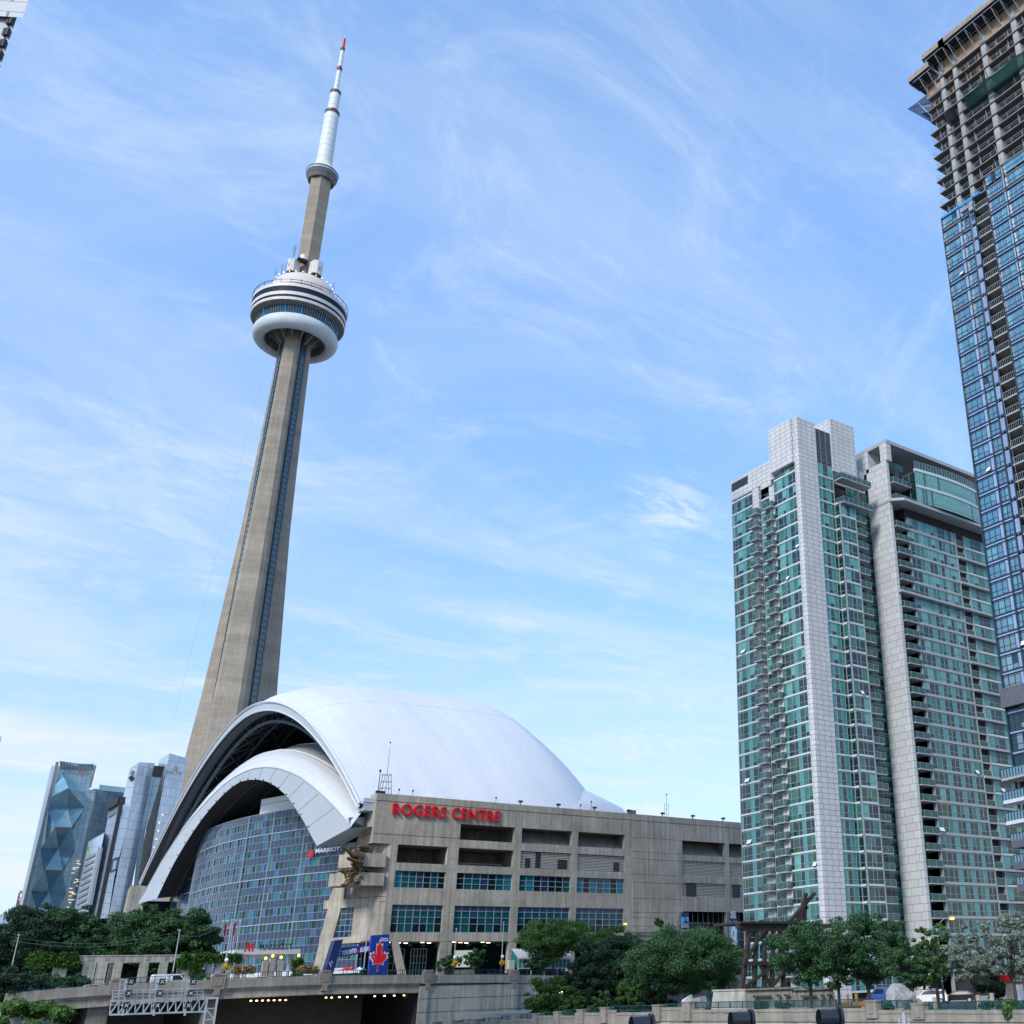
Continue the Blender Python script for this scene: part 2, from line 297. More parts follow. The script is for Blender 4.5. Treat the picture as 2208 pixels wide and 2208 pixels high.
# ---------------------------------------------------------------- the broadcast tower
TX, TY = 130.9, 518.1
def build_tower():
    T = thing('observation_tower', 'very tall tapering concrete tower with a round pod and a red and white mast', 'tower', (TX, TY, -20))
    A0 = math.atan2(-TY, -TX)-rad(13)      # the leg nearest the camera
    def sect(z):
        zs = [-20, 60, 97, 132, 211, 270, 322]
        R = np.interp(z, zs, [30, 22.2, 18.8, 15.8, 11.2, 9.3, 7.9]); w = np.interp(z, zs, [8.2, 7.4, 6.9, 6.2, 4.9, 4.2, 3.7])
        c = np.interp(z, zs, [11.5, 10.2, 9.6, 8.8, 7.3, 6.4, 5.6]); e = np.interp(z, zs, [2.2, 2.2, 2.2, 2.2, 2.1, 2.0, 1.8])
        P = []
        for k in range(3):
            a = A0+k*2*math.pi/3; ux, uy = math.cos(a), math.sin(a); nx, ny = -uy, ux
            bp = a-math.pi/3; bn = a+math.pi/3
            P.append((c*math.cos(bp)-e*math.sin(bp)*1, c*math.sin(bp)+e*math.cos(bp)))
            P.append(((R-1.6)*ux-w*nx, (R-1.6)*uy-w*ny)); P.append((R*ux-(w-1.6)*nx, R*uy-(w-1.6)*ny))
            P.append((R*ux+(w-1.6)*nx, R*uy+(w-1.6)*ny)); P.append(((R-1.6)*ux+w*nx, (R-1.6)*uy+w*ny))
            P.append((c*math.cos(bn)+e*math.sin(bn), c*math.sin(bn)-e*math.cos(bn)))
        return P
    mb = MB(); zs = list(range(-20, 325, 6))+[325]; n = 18
    for z in zs: mb.v += [(TX+p[0], TY+p[1], z) for p in sect(z)]
    for j in range(len(zs)-1):
        for i in range(n): i2 = (i+1) % n; mb.f.append((j*n+i, j*n+i2, (j+1)*n+i2, (j+1)*n+i)); mb.m.append(0)
    sh = mb.build('shaft', M['tower'], T)
    for k in range(3):   # glazed lift shafts in the notches
        a = A0+k*2*math.pi/3+math.pi/3; g = MB(); fr_ = MB(); prev = None
        ux, uy = math.cos(a), math.sin(a); nx, ny = -uy, ux
        for z in np.arange(-20, 320, 3.0):
            c0 = np.interp(z, [-20, 60, 97, 132, 211, 270, 322], [11.5, 10.2, 9.6, 8.8, 7.3, 6.4, 5.6])+.7; z1 = z+3
            c1 = np.interp(z1, [-20, 60, 97, 132, 211, 270, 322], [11.5, 10.2, 9.6, 8.8, 7.3, 6.4, 5.6])+.7; e = 1.75
            q = lambda c, s, zz, o=0: (TX+(c+o)*ux+s*e*nx, TY+(c+o)*uy+s*e*ny, zz)
            g.hexa([q(c0, -1, z, -1.5), q(c0, 1, z, -1.5), q(c0, 1, z), q(c0, -1, z), q(c1, -1, z1, -1.5), q(c1, 1, z1, -1.5), q(c1, 1, z1), q(c1, -1, z1)])
            fr_.hexa([q(c0, -1.06, z, -.2), q(c0, 1.06, z, -.2), q(c0, 1.06, z, .12), q(c0, -1.06, z, .12), q(c0, -1.06, z+.45, -.2), q(c0, 1.06, z+.45, -.2), q(c0, 1.06, z+.45, .12), q(c0, -1.06, z+.45, .12)])
        for s_ in (-1, 1):
            pp_ = [(TX+(cc+.75)*ux+s_*1.8*nx, TY+(cc+.75)*uy+s_*1.8*ny, zz_) for zz_, cc in zip([-20, 60, 97, 132, 211, 270, 322], [11.5, 10.2, 9.6, 8.8, 7.3, 6.4, 5.6])]; fr_.path(pp_, .16, 4)
        gl = g.build('lift_shaft_glazing', M['lift'], T); fr_.build('glazing_bars', M['mulld'], gl)
    # main pod
    mb = MB()
    mb.lathe([(14.9, 319), (15.2, 317.9), (17.2, 317.2), (17.5, 317.6)], TX, TY, 72, 0); mb.build('radome_soffit_ring', M['fascia'], T, smooth=True)
    pr = [(17.5+3.9*(1-math.cos(t))*0+3.7*math.sin(t), 321.4-4.3*math.cos(t)) for t in np.linspace(-.35, math.pi+.2, 18)]
    mb = MB(); mb.lathe(pr, TX, TY, 72); mb.build('radome', M['radome'], T, smooth=True)
    mb = MB(); mb.lathe([(14.9, 319), (14.9, 324.5), (8, 326)], TX, TY, 48); mb.build('pod_underside', M['concd'], T)
    for k in range(12):
        a = A0+k*math.pi/6; r_ = MB(); ux, uy = math.cos(a), math.sin(a); nx, ny = -uy*.35, ux*.35
        Q = lambda r, s, z: (TX+r*ux+s*nx, TY+r*uy+s*ny, z)
        r_.hexa([Q(6.5, -1, 316), Q(6.9, -1, 316), Q(6.9, 1, 316), Q(6.5, 1, 316), Q(6.5, -1, 325), Q(14.6, -1, 325), Q(14.6, 1, 325), Q(6.5, 1, 325)]); r_.build('bracket', M['conc2'], T)
    mb = MB(); mb.lathe([(19.2, 325.0), (19.8, 329.8)], TX, TY, 72); win = mb.build('lower_deck_glazing', M['b3'], T)
    mb = MB(); mc = MB()
    for k in range(96):
        a = A0+k*2*math.pi/96
        (mc if k % 10 == 4 else mb).tube((TX+19.4*math.cos(a), TY+19.4*math.sin(a), 325.2), (TX+20.6*math.cos(a), TY+20.6*math.sin(a), 329.9), .36 if k % 10 == 4 else .11, None, 4)
    mb.build('glazing_bars', M['mullw'], win); mc.build('blue_struts', M['cyan'], win)
    mb = MB(); mb.lathe([(19.8, 329.8), (22.9, 330.2), (23.3, 330.6)], TX, TY, 72); mb.build('pod_soffit', M['concd'], T)
    for nm, r0, z0, r1, z1, m_ in (('white_band', 23.35, 330.5, 23.5, 332.0, 'podw'), ('window_band', 23.2, 332.0, 23.3, 333.4, 'rband'), ('white_band', 23.6, 333.4, 23.7, 335.3, 'podw'), ('window_band', 23.4, 335.3, 23.5, 338.5, 'rband'), ('white_band', 23.75, 338.5, 23.75, 340.4, 'podw')):
        mb = MB(); mb.lathe([(r0-.6, z0), (r0, z0), (r1, z1), (r1-.6, z1)], TX, TY, 96); b_ = mb.build(nm, M[m_], T)
        if nm == 'window_band':
            mm = MB()
            for k in range(110):
                a = k*2*math.pi/110; mm.tube((TX+(r0+.02)*math.cos(a), TY+(r0+.02)*math.sin(a), z0), (TX+(r1+.02)*math.cos(a), TY+(r1+.02)*math.sin(a), z1), .06, None, 4)
            mm.build('mullions', M['mulld'], b_)
    mb = MB(); mb.lathe([(23.7, 340.4), (17, 341.2)], TX, TY, 72); mb.build('roof_deck', M['concd'], T)
    mb = MB()   # edge walk railing
    for k in range(60):
        a = k*2*math.pi/60; a2 = (k+1)*2*math.pi/60; R_ = 23.9
        p = (TX+R_*math.cos(a), TY+R_*math.sin(a), 342.3); q = (TX+R_*math.cos(a2), TY+R_*math.sin(a2), 342.3)
        mb.tube(p, q, .16, None, 4)
        if k % 2 == 0: mb.tube((p[0], p[1], 340.3), (p[0], p[1], 343.0), .13, None, 4)
    mb.build('edge_rail', M['mulld'], T)
    mb = MB(); mb.lathe([(18.6, 341.0), (18.7, 344.6), (17.5, 344.8)], TX, TY, 72); mb.build('maroon_wall', M['maroon'], T)
    mb = MB(); mb.lathe([(18.2, 344.6), (17.8, 346.4), (16.4, 350.0), (14.4, 353.6), (11.6, 355.8), (6, 356.6)], TX, TY, 72); mb.build('dome', M['dome'], T, smooth=True)
    for k in range(28):
        a = A0+.11+k*2*math.pi/28; mb = MB(); mb.ball((TX+15.2*math.cos(a), TY+15.2*math.sin(a), 353.9), .20, 0, 6); mb.build('lamp', M['lamp'], T)
    for k in range(3):
        a = A0-.25+(k-1)*.28; mb = MB(); mb.ball((TX+17.9*math.cos(a), TY+17.9*math.sin(a), 341.6), .28, 0, 6); mb.build('lamp', M['lamp'], T)
    # equipment boxes on the dome
    for a_, r_, w_, h_ in ((-.62, 9.2, 4.6, 7.6), (.72, 9.6, 5.6, 8.2), (2.6, 9, 5, 8)):
        a = A0+a_; ux, uy = math.cos(a), math.sin(a); nx, ny = -uy, ux
        pl = [(TX+ux*(r_+d)+nx*s, TY+uy*(r_+d)+ny*s) for d, s in ((-2.5, -w_*.5), (1.6, -w_*.5), (3.0, -w_*.2), (3.0, w_*.2), (1.6, w_*.5), (-2.5, w_*.5))]
        mb = MB(); mb.prism(pl, 357.6, 357.6+h_); b_ = mb.build('equipment_cabin', M['podw'], T)
        mb = MB(); mb.box(TX+ux*(r_+2.2)-.8, TX+ux*(r_+2.2)+.8, TY+uy*(r_+2.2)-.8, TY+uy*(r_+2.2)+.8, 360, 362.2); mb.build('cabin_vent', M['concd'], b_)
        mb = MB(); mb.prism([(TX+ux*(r_+d)+nx*s, TY+uy*(r_+d)+ny*s) for d, s in ((-2.5, -w_*.4), (2, -w_*.4), (2, w_*.4), (-2.5, w_*.4))], 356.2, 357.5); mb.build('cabin_base', M['black'], b_)
    a = A0-.1; mb = MB(); mb.lathe([(1.6, 366.2), (1.6, 368.6), (.9, 369.3), (0, 369.4)], TX+8.5*math.cos(a), TY+8.5*math.sin(a), 16); mb.build('dish_cover', M['white'], T)
    mb = MB(); mb.box(TX+8*math.cos(a)-3, TX+8*math.cos(a)+2.2, TY+8*math.sin(a)-1.8, TY+8*math.sin(a)+1.8, 365.2, 366.2); mb.build('service_platform', M['dark'], T)
    for a_, r_, z_ in ((-1.2, 15, 353), (-.95, 13, 355), (-.8, 12, 356), (-.5, 11, 367), (-.7, 9.6, 367), (1.6, 15, 352)):
        a = A0+a_; x, y = TX+r_*math.cos(a), TY+r_*math.sin(a); mb = MB(); mb.tube((x, y, z_), (x, y, z_+8), .14, .06, 5)
        for h in (4, 5.5, 7): mb.tube((x-.8, y, z_+h), (x+.8, y, z_+h), .08, None, 4)
        mb.build('whip_antenna', M['dark'], T)
    # upper shaft, sky pod, mast
    mb = MB(); hexp = lambda R: [(TX+R*math.cos(A0+.2+i*math.pi/3), TY+R*math.sin(A0+.2+i*math.pi/3)) for i in range(6)]
    for z, R in ((354, 6.0), (426, 6.2)): mb.v += [(p[0], p[1], z) for p in hexp(R)]
    for i in range(6): j = (i+1) % 6; mb.f.append((i, j, 6+j, 6+i)); mb.m.append(0)
    mb.build('upper_shaft', M['tower'], T)
    mb = MB(); mb.lathe([(6, 426), (7.0, 426.2), (7.8, 428.4), (8.1, 428.9)], TX, TY, 48); mb.build('sky_pod_underside', M['concd'], T)
    mb = MB(); mb.lathe([(8.1, 428.9), (8.5, 431.2)], TX, TY, 48); sp = mb.build('sky_pod_glazing', M['lift'], T)
    mb = MB()
    for k in range(48): a = k*2*math.pi/48; mb.tube((TX+8.15*math.cos(a), TY+8.15*math.sin(a), 428.9), (TX+8.55*math.cos(a), TY+8.55*math.sin(a), 431.2), .09, None, 4)
    mb.build('glazing_bars', M['mullw'], sp)
    mb = MB(); mb.lathe([(8.55, 431.2), (8.7, 432.2), (8.5, 433), (7.0, 434.5), (5.2, 437.5), (4.6, 439.5)], TX, TY, 48); mb.build('sky_pod_roof', M['podw'], T, smooth=False)
    mb = MB(); mb.lathe([(8.75, 432.0), (8.85, 432.5), (8.6, 432.9)], TX, TY, 48); mb.build('sky_pod_trim', M['dark'], T)
    segs = [(439, 476.2, 4.35, 3.95), (478.3, 492.4, 3.05, 2.9), (494.4, 511.3, 1.45, 1.32), (513.6, 527.6, 1.2, 1.1)]
    for (z0, z1, r0, r1) in segs:
        mb = MB(); n = max(3, int((z1-z0)/3.9)); pr = []
        for i in range(n):
            a, b = z0+(z1-z0)*i/n, z0+(z1-z0)*(i+1)/n; ra, rb = r0+(r1-r0)*i/n, r0+(r1-r0)*(i+1)/n
            pr += [(ra, a), (rb, b-.22), (rb-.12, b-.2), (rb-.12, b)]
        mb.lathe(pr, TX, TY, 32); mb.build('antenna_shroud', M['antw'], T)
        mb = MB(); mb.lathe([(r1-.05, z1), (r1+.05, z1), (r1+.05, z1+1.2)], TX, TY, 32); mb.build('mast_joint', M['concd'], T)
        mb = MB(); mb.lathe([(r1+.05, z1+1.2), (r1+.22, z1+1.2), (r1+.22, z1+2.1), (0, z1+2.3)], TX, TY, 32); mb.build('mast_ring', M['dark'], T)
    for z, r_ in ((478.0, 3.15), (493.9, 1.55), (513.0, 1.3)):
        mb = MB(); mb.lathe([(r_, z), (r_, z+1.9)], TX, TY, 32); mb.build('red_band', M['redp'], T)
    mb = MB(); mb.lathe([(.95, 529.5), (.85, 537.6), (0, 537.8)], TX, TY, 20); mb.build('mast_tip', M['redp'], T)
    mb = MB(); mb.tube((TX, TY, 537.8), (TX, TY, 541), .12, .05, 5); mb.build('lightning_rod', M['mullw'], T)
    # guy cable seen left of the shaft
    mb = MB(); a = onD(372, 1560, 470); b = onD(585, 740, 530); mb.tube(a, b, .05, None, 4)
    tag(mb.build('cable', M['mullw']), 'thin pale cable hanging in the sky left of the concrete tower', 'cable')
build_tower()

# ---------------------------------------------------------------- stadium
SF = 230.0; ZP = 2.4       # facade plane and plaza level
def fx(px, py=2000): return float(onY(px, py, SF)[0])
def fz(py, px): return float(onY(px, py, SF)[2])
STAD = thing('stadium', 'huge grey concrete stadium with a white vaulted roof and red lettering', 'stadium', (150, 300, ZP))
def build_wall():
    F = frY(SF); S = STAD; XL, XR = 89.2, 250.0
    zt = 40.2; rows = dict(o1=(31.6, 35.0), o2=(26.2, 29.9), w1=(21.2, 24.6), w2=(12.4, 17.8)); zb = 10.6
    bays = [(94.9, 106.3), (108.9, 122.4), (124.2, 137.6), (139.3, 152.6)]
    bx2 = [(fx(1471, 1830), fx(1563, 1830)), (fx(1572, 1830), fx(1640, 1830)), (fx(1649, 1830), fx(1720, 1830))]
    mb = MB(); B = lambda u0, u1, z0, z1, o0=-1.0, o1=0.0: F.box(mb, u0, u1, z0, z1, o0, o1)
    # top slab with coping groove
    B(XL, XR, 38.75, zt); B(XL, XR, 38.5, 38.75, -1, -.12); B(XL, bays[3][1]+2.2, 35.0, 38.5); 
    B(XL, bays[1][0], 31.9, 35.0); B(XL, bays[1][0], 31.68, 31.9, -1, -.1); B(XL, bays[1][0], 29.9, 31.68)
    B(bays[1][0], bays[3][1]+2.2, 29.9, 31.6)
    for i in (1, 2): B(bays[i][1], bays[i+1][0], 31.6, 35.0)
    B(bays[3][1], bays[3][1]+2.2, 31.6, 35.0)
    c0 = bays[0][0]; cl = 93.4
    for (z0, z1) in ((24.6, 26.2), (17.8, 21.2), (zb, 12.4)): B(cl, bays[3][1]+2.2, z0, z1)
    cols = [(cl, c0)]+[(bays[i][1], bays[i+1][0]) for i in range(3)]+[(bays[3][1], bays[3][1]+2.2)]
    for (u0, u1) in cols:
        for (z0, z1) in ((26.2, 29.9), (21.2, 24.6), (12.4, 17.8)): B(u0, u1, z0, z1)
        n = 4                                          # grooved base piers
        for k in range(n): z0 = ZP+(zb-ZP)*k/n; z1 = ZP+(zb-ZP)*(k+1)/n; B(u0, u1, z0, z1-.1, -1.2, .02); B(u0, u1, z1-.1, z1, -1.2, -.08)
    # solid right part with joints
    u0, u1 = bays[3][1]+2.2, bx2[0][0]
    zs = [38.5, 34.6, 31.2, 29.5, 25.9, 24.0, 20.3, 17.1, 15.9, 14.0, 12.1, ZP]
    for a, b in zip(zs[:-1], zs[1:]): B(u0, u1, b, a-.12); B(u0, u1, a-.12, a, -1, -.1)
    r2 = [(fz(1843, 1471), fz(1812, 1471)), (fz(1889, 1471), fz(1855, 1471)), (fz(1933, 1471), fz(1903, 1471)), (ZP, fz(1965, 1471))]
    zz_ = [38.5]+[v for a, b in r2 for v in (b, a)]
    for a, b in zip(zz_[0::2], zz_[1::2]): B(bx2[0][0], XR, b, a)
    e = [bx2[0], bx2[1], bx2[2]]
    for i, (z0, z1) in enumerate(r2):
        B(e[0][1], e[1][0], z0, z1); B(e[1][1], e[2][0], z0, z1); B(e[2][1], XR, z0, z1)
    wall = mb.build('facade_wall', M['conc'], S)
    # dark recess behind everything
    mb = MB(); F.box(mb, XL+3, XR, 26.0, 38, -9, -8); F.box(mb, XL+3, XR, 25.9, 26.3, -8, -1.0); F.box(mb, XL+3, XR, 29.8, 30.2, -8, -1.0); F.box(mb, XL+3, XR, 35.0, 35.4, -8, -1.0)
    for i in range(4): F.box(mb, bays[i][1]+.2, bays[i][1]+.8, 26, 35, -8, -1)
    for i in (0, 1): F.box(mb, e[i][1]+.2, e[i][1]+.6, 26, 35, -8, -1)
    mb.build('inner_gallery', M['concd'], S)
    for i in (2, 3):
        mb = MB(); mb.face([F.P(bays[i][0]-.3, 31.4, -1.1), F.P(bays[i][1]+.3, 31.4, -1.1), F.P(bays[i][1]+.3, 35.2, -4.5), F.P(bays[i][0]-.3, 35.2, -4.5)]); mb.build('sloped_seating_slab', M['concd'], S)  # darker concrete puts the shadow on these slabs into their colour
    mb = MB(); mb.face([F.P(bx2[0][0]-.3, r2[0][0]-.2, -1.1), F.P(XR, r2[0][0]-.2, -1.1), F.P(XR, r2[0][1]+.2, -4), F.P(bx2[0][0]-.3, r2[0][1]+.2, -4)]); mb.build('sloped_seating_slab', M['concd'], S)  # shadow painted in by the dark concrete here too
    def louvre(u0, u1, z0, z1, dark=(), o=-.35):
        mb = MB(); n = int((z1-z0)/.34)
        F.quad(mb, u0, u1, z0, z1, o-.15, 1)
        for k in range(n):
            z = z0+(z1-z0)*(k+.5)/n; F.box(mb, u0, u1, z-.10, z+.07, o-.12, o, 0)
        for d0, d1, e0, e1 in dark: F.box(mb, u0+(u1-u0)*d0, u0+(u1-u0)*d1, z0+(z1-z0)*e0, z0+(z1-z0)*e1, o-.1, o+.06, 2)
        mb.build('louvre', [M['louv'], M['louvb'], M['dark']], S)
    louvre(*bays[1], 26.2, 27.5, o=-5.5)
    louvre(*bays[2], 26.3, 29.8, ((.1, .2, .0, .6), (.3, .4, 0, 1), (.74, .93, 0, .6)))
    louvre(*bays[3], 26.3, 29.8, ((.78, .9, 0, .6),))
    for a, b in bx2: louvre(a, b, *r2[1]); louvre(a, b, *r2[2], ((.1, .33, 0, 1),))
    def winpanel(F, u0, u1, z0, z1, nu, zr, mats, pick, name='window', o=-.5, slant=0):
        mb = MB(); k = 0
        for j in range(len(zr)-1):
            for i in range(nu):
                a, b = u0+(u1-u0)*i/nu, u0+(u1-u0)*(i+1)/nu; s0, s1 = slant*(zr[j]-z0), slant*(zr[j+1]-z0)
                lo = lambda u, s: u+s*(1-(u-u0)/(u1-u0))
                mb.face([F.P(lo(a, s0), zr[j], o), F.P(lo(b, s0), zr[j], o), F.P(lo(b, s1), zr[j+1], o), F.P(lo(a, s1), zr[j+1], o)], pick(i, j))
        w = mb.build(name, mats, S); mb = MB()
        for i in range(nu+1):
            a = u0+(u1-u0)*i/nu; lo = lambda u, s: u+s*(1-(u-u0)/(u1-u0)); p = F.P(lo(a, 0), z0, o+.06); q = F.P(lo(a, slant*(z1-z0)), z1, o+.06); mb.bar(p, q, .13)
        for z in zr: s = slant*(z-z0); mb.bar(F.P(u0+s, z, o+.06), F.P(u1, z, o+.06), .12)
        mb.build('frame', M['mullw'], w); return w
    rr = random.Random(3)
    for bi, (u0, u1) in enumerate(bays):
        pat = [0, 1, 0, 2, 3, 1, 0] if bi % 2 == 0 else [1, 0, 3, 2, 0, 1, 3]
        cc = {i: rr.choice([0, 1, 3]) for i in range(7)}
        winpanel(F, u0, u1, *rows['w1'], 7, [21.2, 22.33, 23.46, 24.6], [M['sw4'], M['sw2'], M['hp'], M['sw1']], lambda i, j: 2 if i == 3 else cc[i], slant=0)
        dd = {i: rr.random() for i in range(7)}
        winpanel(F, u0, u1, *rows['w2'], 7, [12.4, 14.1, 15.4, 16.7, 17.8], [M['sw1'], M['sw2'], M['sw3']], lambda i, j: 2 if j == 3 else (1 if (j == 0 and dd[i] > .25) or (j == 1 and dd[i] > .85) else 0))
    # dark glass behind the entrance piers with bars
    mb = MB(); F.box(mb, cl, XR, ZP, zb, -10, -9.8, 0); F.box(mb, cl-3, XR, zb, zb+.3, -10, -1, 1); mb.build('entrance_recess', [M['sw2'], M['concd']], S)
    for (a, b) in ((95.5, 101), (102.5, 106)):
        winpanel(F, a, b, ZP, 9.4, 5, [ZP+i*1.4 for i in range(6)], [M['sw2']], lambda i, j: 0, o=-6)
    mb = MB(); F.box(mb, 109.5, 118, ZP, 5.2, -7.2, -7); mb.build('ticket_wall', M['podw'], S)
    for i in range(3):
        for k in range(5):
            mb = MB(); x = bays[i][0]+1+k*2.4; y = SF+1.8+((k*7) % 5); mb.box(x, x+.8, y, y+.25, zb-.12, zb-.02); mb.build('ceiling_lamp', M['lamp'] if k % 2 else M['lampw'], S)
    mb = MB(); F.box(mb, 112.2, 116.6, 5.6, 9.0, -5.2, -5.0); sc = mb.build('display_screen', M['screen'], S)
    put_text(frY(SF+4.95), 112.6, 6.3, 'N 14', 2.1, M['navy'], sc, 'lettering', bold=.03, width=3.6, ext=.05, out=.02)
    winpanel(F, bx2[0][0]+4, bx2[0][1], ZP, r2[3][1], 6, [ZP+i*2.1 for i in range(7)], [M['sw2'], M['sw3']], lambda i, j: 0, o=-3.5)
    winpanel(F, bx2[1][0], bx2[1][1], ZP, r2[3][1], 6, [ZP+i*2.1 for i in range(7)], [M['sw2'], M['sw3']], lambda i, j: 0, o=-3.5)
    # corner: cantilevered block above, cut-back corner below, side wall
    FS = frX(XL); mb = MB()
    sl = lambda z: SF+7.3+(40.2-z)*.15           # sloping free edge of the side wall
    def side(z0, z1, x0=XL, th=1.0, cut=0):
        cut = cut+1.0; mb.hexa([(x0, SF+.02+cut, z0), (x0+th, SF+.02+cut, z0), (x0+th, sl(z0), z0), (x0, sl(z0), z0), (x0, SF+.02+cut, z1), (x0+th, SF+.02+cut, z1), (x0+th, sl(z1), z1), (x0, sl(z1), z1)])
    side(38.7, 40.2); side(38.5, 38.7, XL+.1, .9); side(31.9, 38.5); side(31.7, 31.9, XL+.1, .9); side(29.9, 31.7)
    mb.prism([(XL+.3, SF+.3), (94, SF+.3), (94, SF+5.5), (XL+.3, SF+5.5)], 29.9, 30.1)
    for z0, z1 in ((19.4, 29.9), (18.4, 19.3), (10.6, 18.3)):
        mb.prism([(93.4, SF+.01), (93.4, SF+2), (91.6, SF+5.6), (XL+1, SF+6.5), (XL+.02, SF+6.2), (91.4, SF+2.2), (92.2, SF+.6)], z0, z1)
    side(10.6, 12.2, XL, 1, 5.6); side(18.2, 29.9, XL, 1, 5.6)
    # lower chamfered wall, from the cut corner back to the side
    mb.build('corner_block', M['conc'], S)
    FC = FR(92.2, SF+.6, XL-4.0-92.2, 12.4, -1); L = math.hypot(XL-4.0-92.2, 12.4)
    mb = MB(); FC.box(mb, 0, 2.2, 10.6, 19.3, -1, 0); FC.box(mb, 2.2, L, 17.6, 19.3, -1, 0); FC.box(mb, 2.2, L, 10.6, 11.8, -1, 0)
    P = FC.P; mb.hexa([P(L-3.4, 11.8, -1), P(L, 11.8, -1), P(L, 11.8, 0), P(L-3.4, 11.8, 0), P(L-4.6, 17.6, -1), P(L-1.2, 17.6, -1), P(L-1.2, 17.6, 0), P(L-4.6, 17.6, 0)])
    mb.hexa([P(L-3.4, ZP, -1), P(L+1.5, ZP, -1), P(L+1.5, ZP, 0), P(L-3.4, ZP, 0), P(L-3.4, 10.6, -1), P(L, 10.6, -1), P(L, 10.6, 0), P(L-3.4, 10.6, 0)])
    mb.hexa([P(L-5, 19.3, -1), P(L-1.2, 19.3, -1), P(L-1.2, 19.3, 0), P(L-5, 19.3, 0), P(L-5, 30, -1), P(L-4.4, 30, -1), P(L-4.4, 30, 0), P(L-5, 30, 0)])
    mb.build('slanted_corner_wall', M['conc'], S)
    winpanel(FC, 2.2, L-3.4, 11.8, 17.6, 7, [11.8+i*1.16 for i in range(6)], [M['hp'], M['sw3'], M['sw1']], lambda i, j: (i*3+j*5) % 3 if (i+j) % 2 else 0, slant=0)
    # entrance legs under the corner
    mb = MB()
    mb.hexa([(98.5, SF-.1, ZP), (100, SF-.1, ZP), (100, SF+1, ZP), (98.5, SF+1, ZP), (95.6, SF-.1, zb), (97, SF-.1, zb), (97, SF+1, zb), (95.6, SF+1, zb)]); mb.build('raking_pier', M['conc'], S)
    # sculpture balconies
    for z0, z1, a in ((25.1, 27.8, 0), (21.4, 23.9, -1.6)):
        mb = MB(); mb.prism([(92.4, SF-.5), (92.4, SF+2.5), (86.6+a, SF+7.5), (84.4+a, SF+5.0), (87.6+a, SF-.5)], z0, z1); mb.build('balcony', M['conc'], S)
    # red lettering
    put_text(F, fx(845, 1746)-.0, 35.95, 'ROGERS', 3.4, M['red'], S, 'lettering', ext=.4, bold=.009, space=1.09, width=fx(961, 1750)-fx(845, 1746), out=.15)
    put_text(F, fx(973, 1750), 35.95, 'CENTRE', 3.4, M['red'], S, 'lettering', ext=.4, bold=.009, space=1.09, width=fx(1077, 1752)-fx(973, 1750), out=.15)
    # floodlights and small things along the parapet
    for px in (1123, 1205, 1283, 1357, 1430, 1495, 1560):
        x = fx(px, 1740); mb = MB(); mb.box(x-.1, x+.1, SF+.3, SF+.5, 40.2, 40.8); mb.box(x-.5, x+.4, SF-.2, SF+.5, 40.75, 41.15); mb.build('floodlight', M['dark'], S)
    x = fx(838, 1700); mb = MB()
    for dx in (-.9, .9):
        for dy in (0, 1.4): mb.tube((x+dx*1.3, SF+1+dy, 40.2), (x+dx*.7, SF+1+dy, 44.5), .06, None, 4)
    for z in (41.6, 43, 44.5): mb.path([(x-.9, SF+1, z), (x+.9, SF+1, z), (x+.9, SF+2.4, z), (x-.9, SF+2.4, z), (x-.9, SF+1, z)], .05, 4)
    mb.tube((x, SF+1.6, 40.2), (x, SF+1.6, 50.5), .06, .04, 5); mb.ball((x, SF+1.6, 51.5), .2, 0, 6); mb.build('weather_mast', M['dark'], S)
    x = fx(820, 1700); mb = MB(); mb.tube((x, SF+1, 40.2), (x, SF+1, 45), .09, None, 5); mb.ball((x, SF+1, 45.1), .3, 0, 6); mb.box(x-.6, x+1.4, SF+.6, SF+1, 40.2, 40.8); mb.build('weather_mast', M['dark'], S)
    x = fx(1442, 1750); mb = MB()
    mb.tube((x, SF+1, 39), (x, SF+1, 46), .08, None, 5); mb.ball((x, SF+1, 46), .3, 0, 6)
    for dx in (-.6, .6): mb.tube((x+dx, SF+1, 39), (x+dx, SF+1, 43.5), .06, None, 4)
    for z in (41, 42.2, 43.5): mb.tube((x-.6, SF+1, z), (x+.6, SF+1, z), .05, None, 4)
    mb.build('weather_mast', M['galv'], S)
    mb = MB(); x = fx(1370, 1750); mb.box(x-.9, x+.9, SF+1, SF+2.5, 40.2, 41.3); mb.build('roof_vent', M['concd'], S)
build_wall()

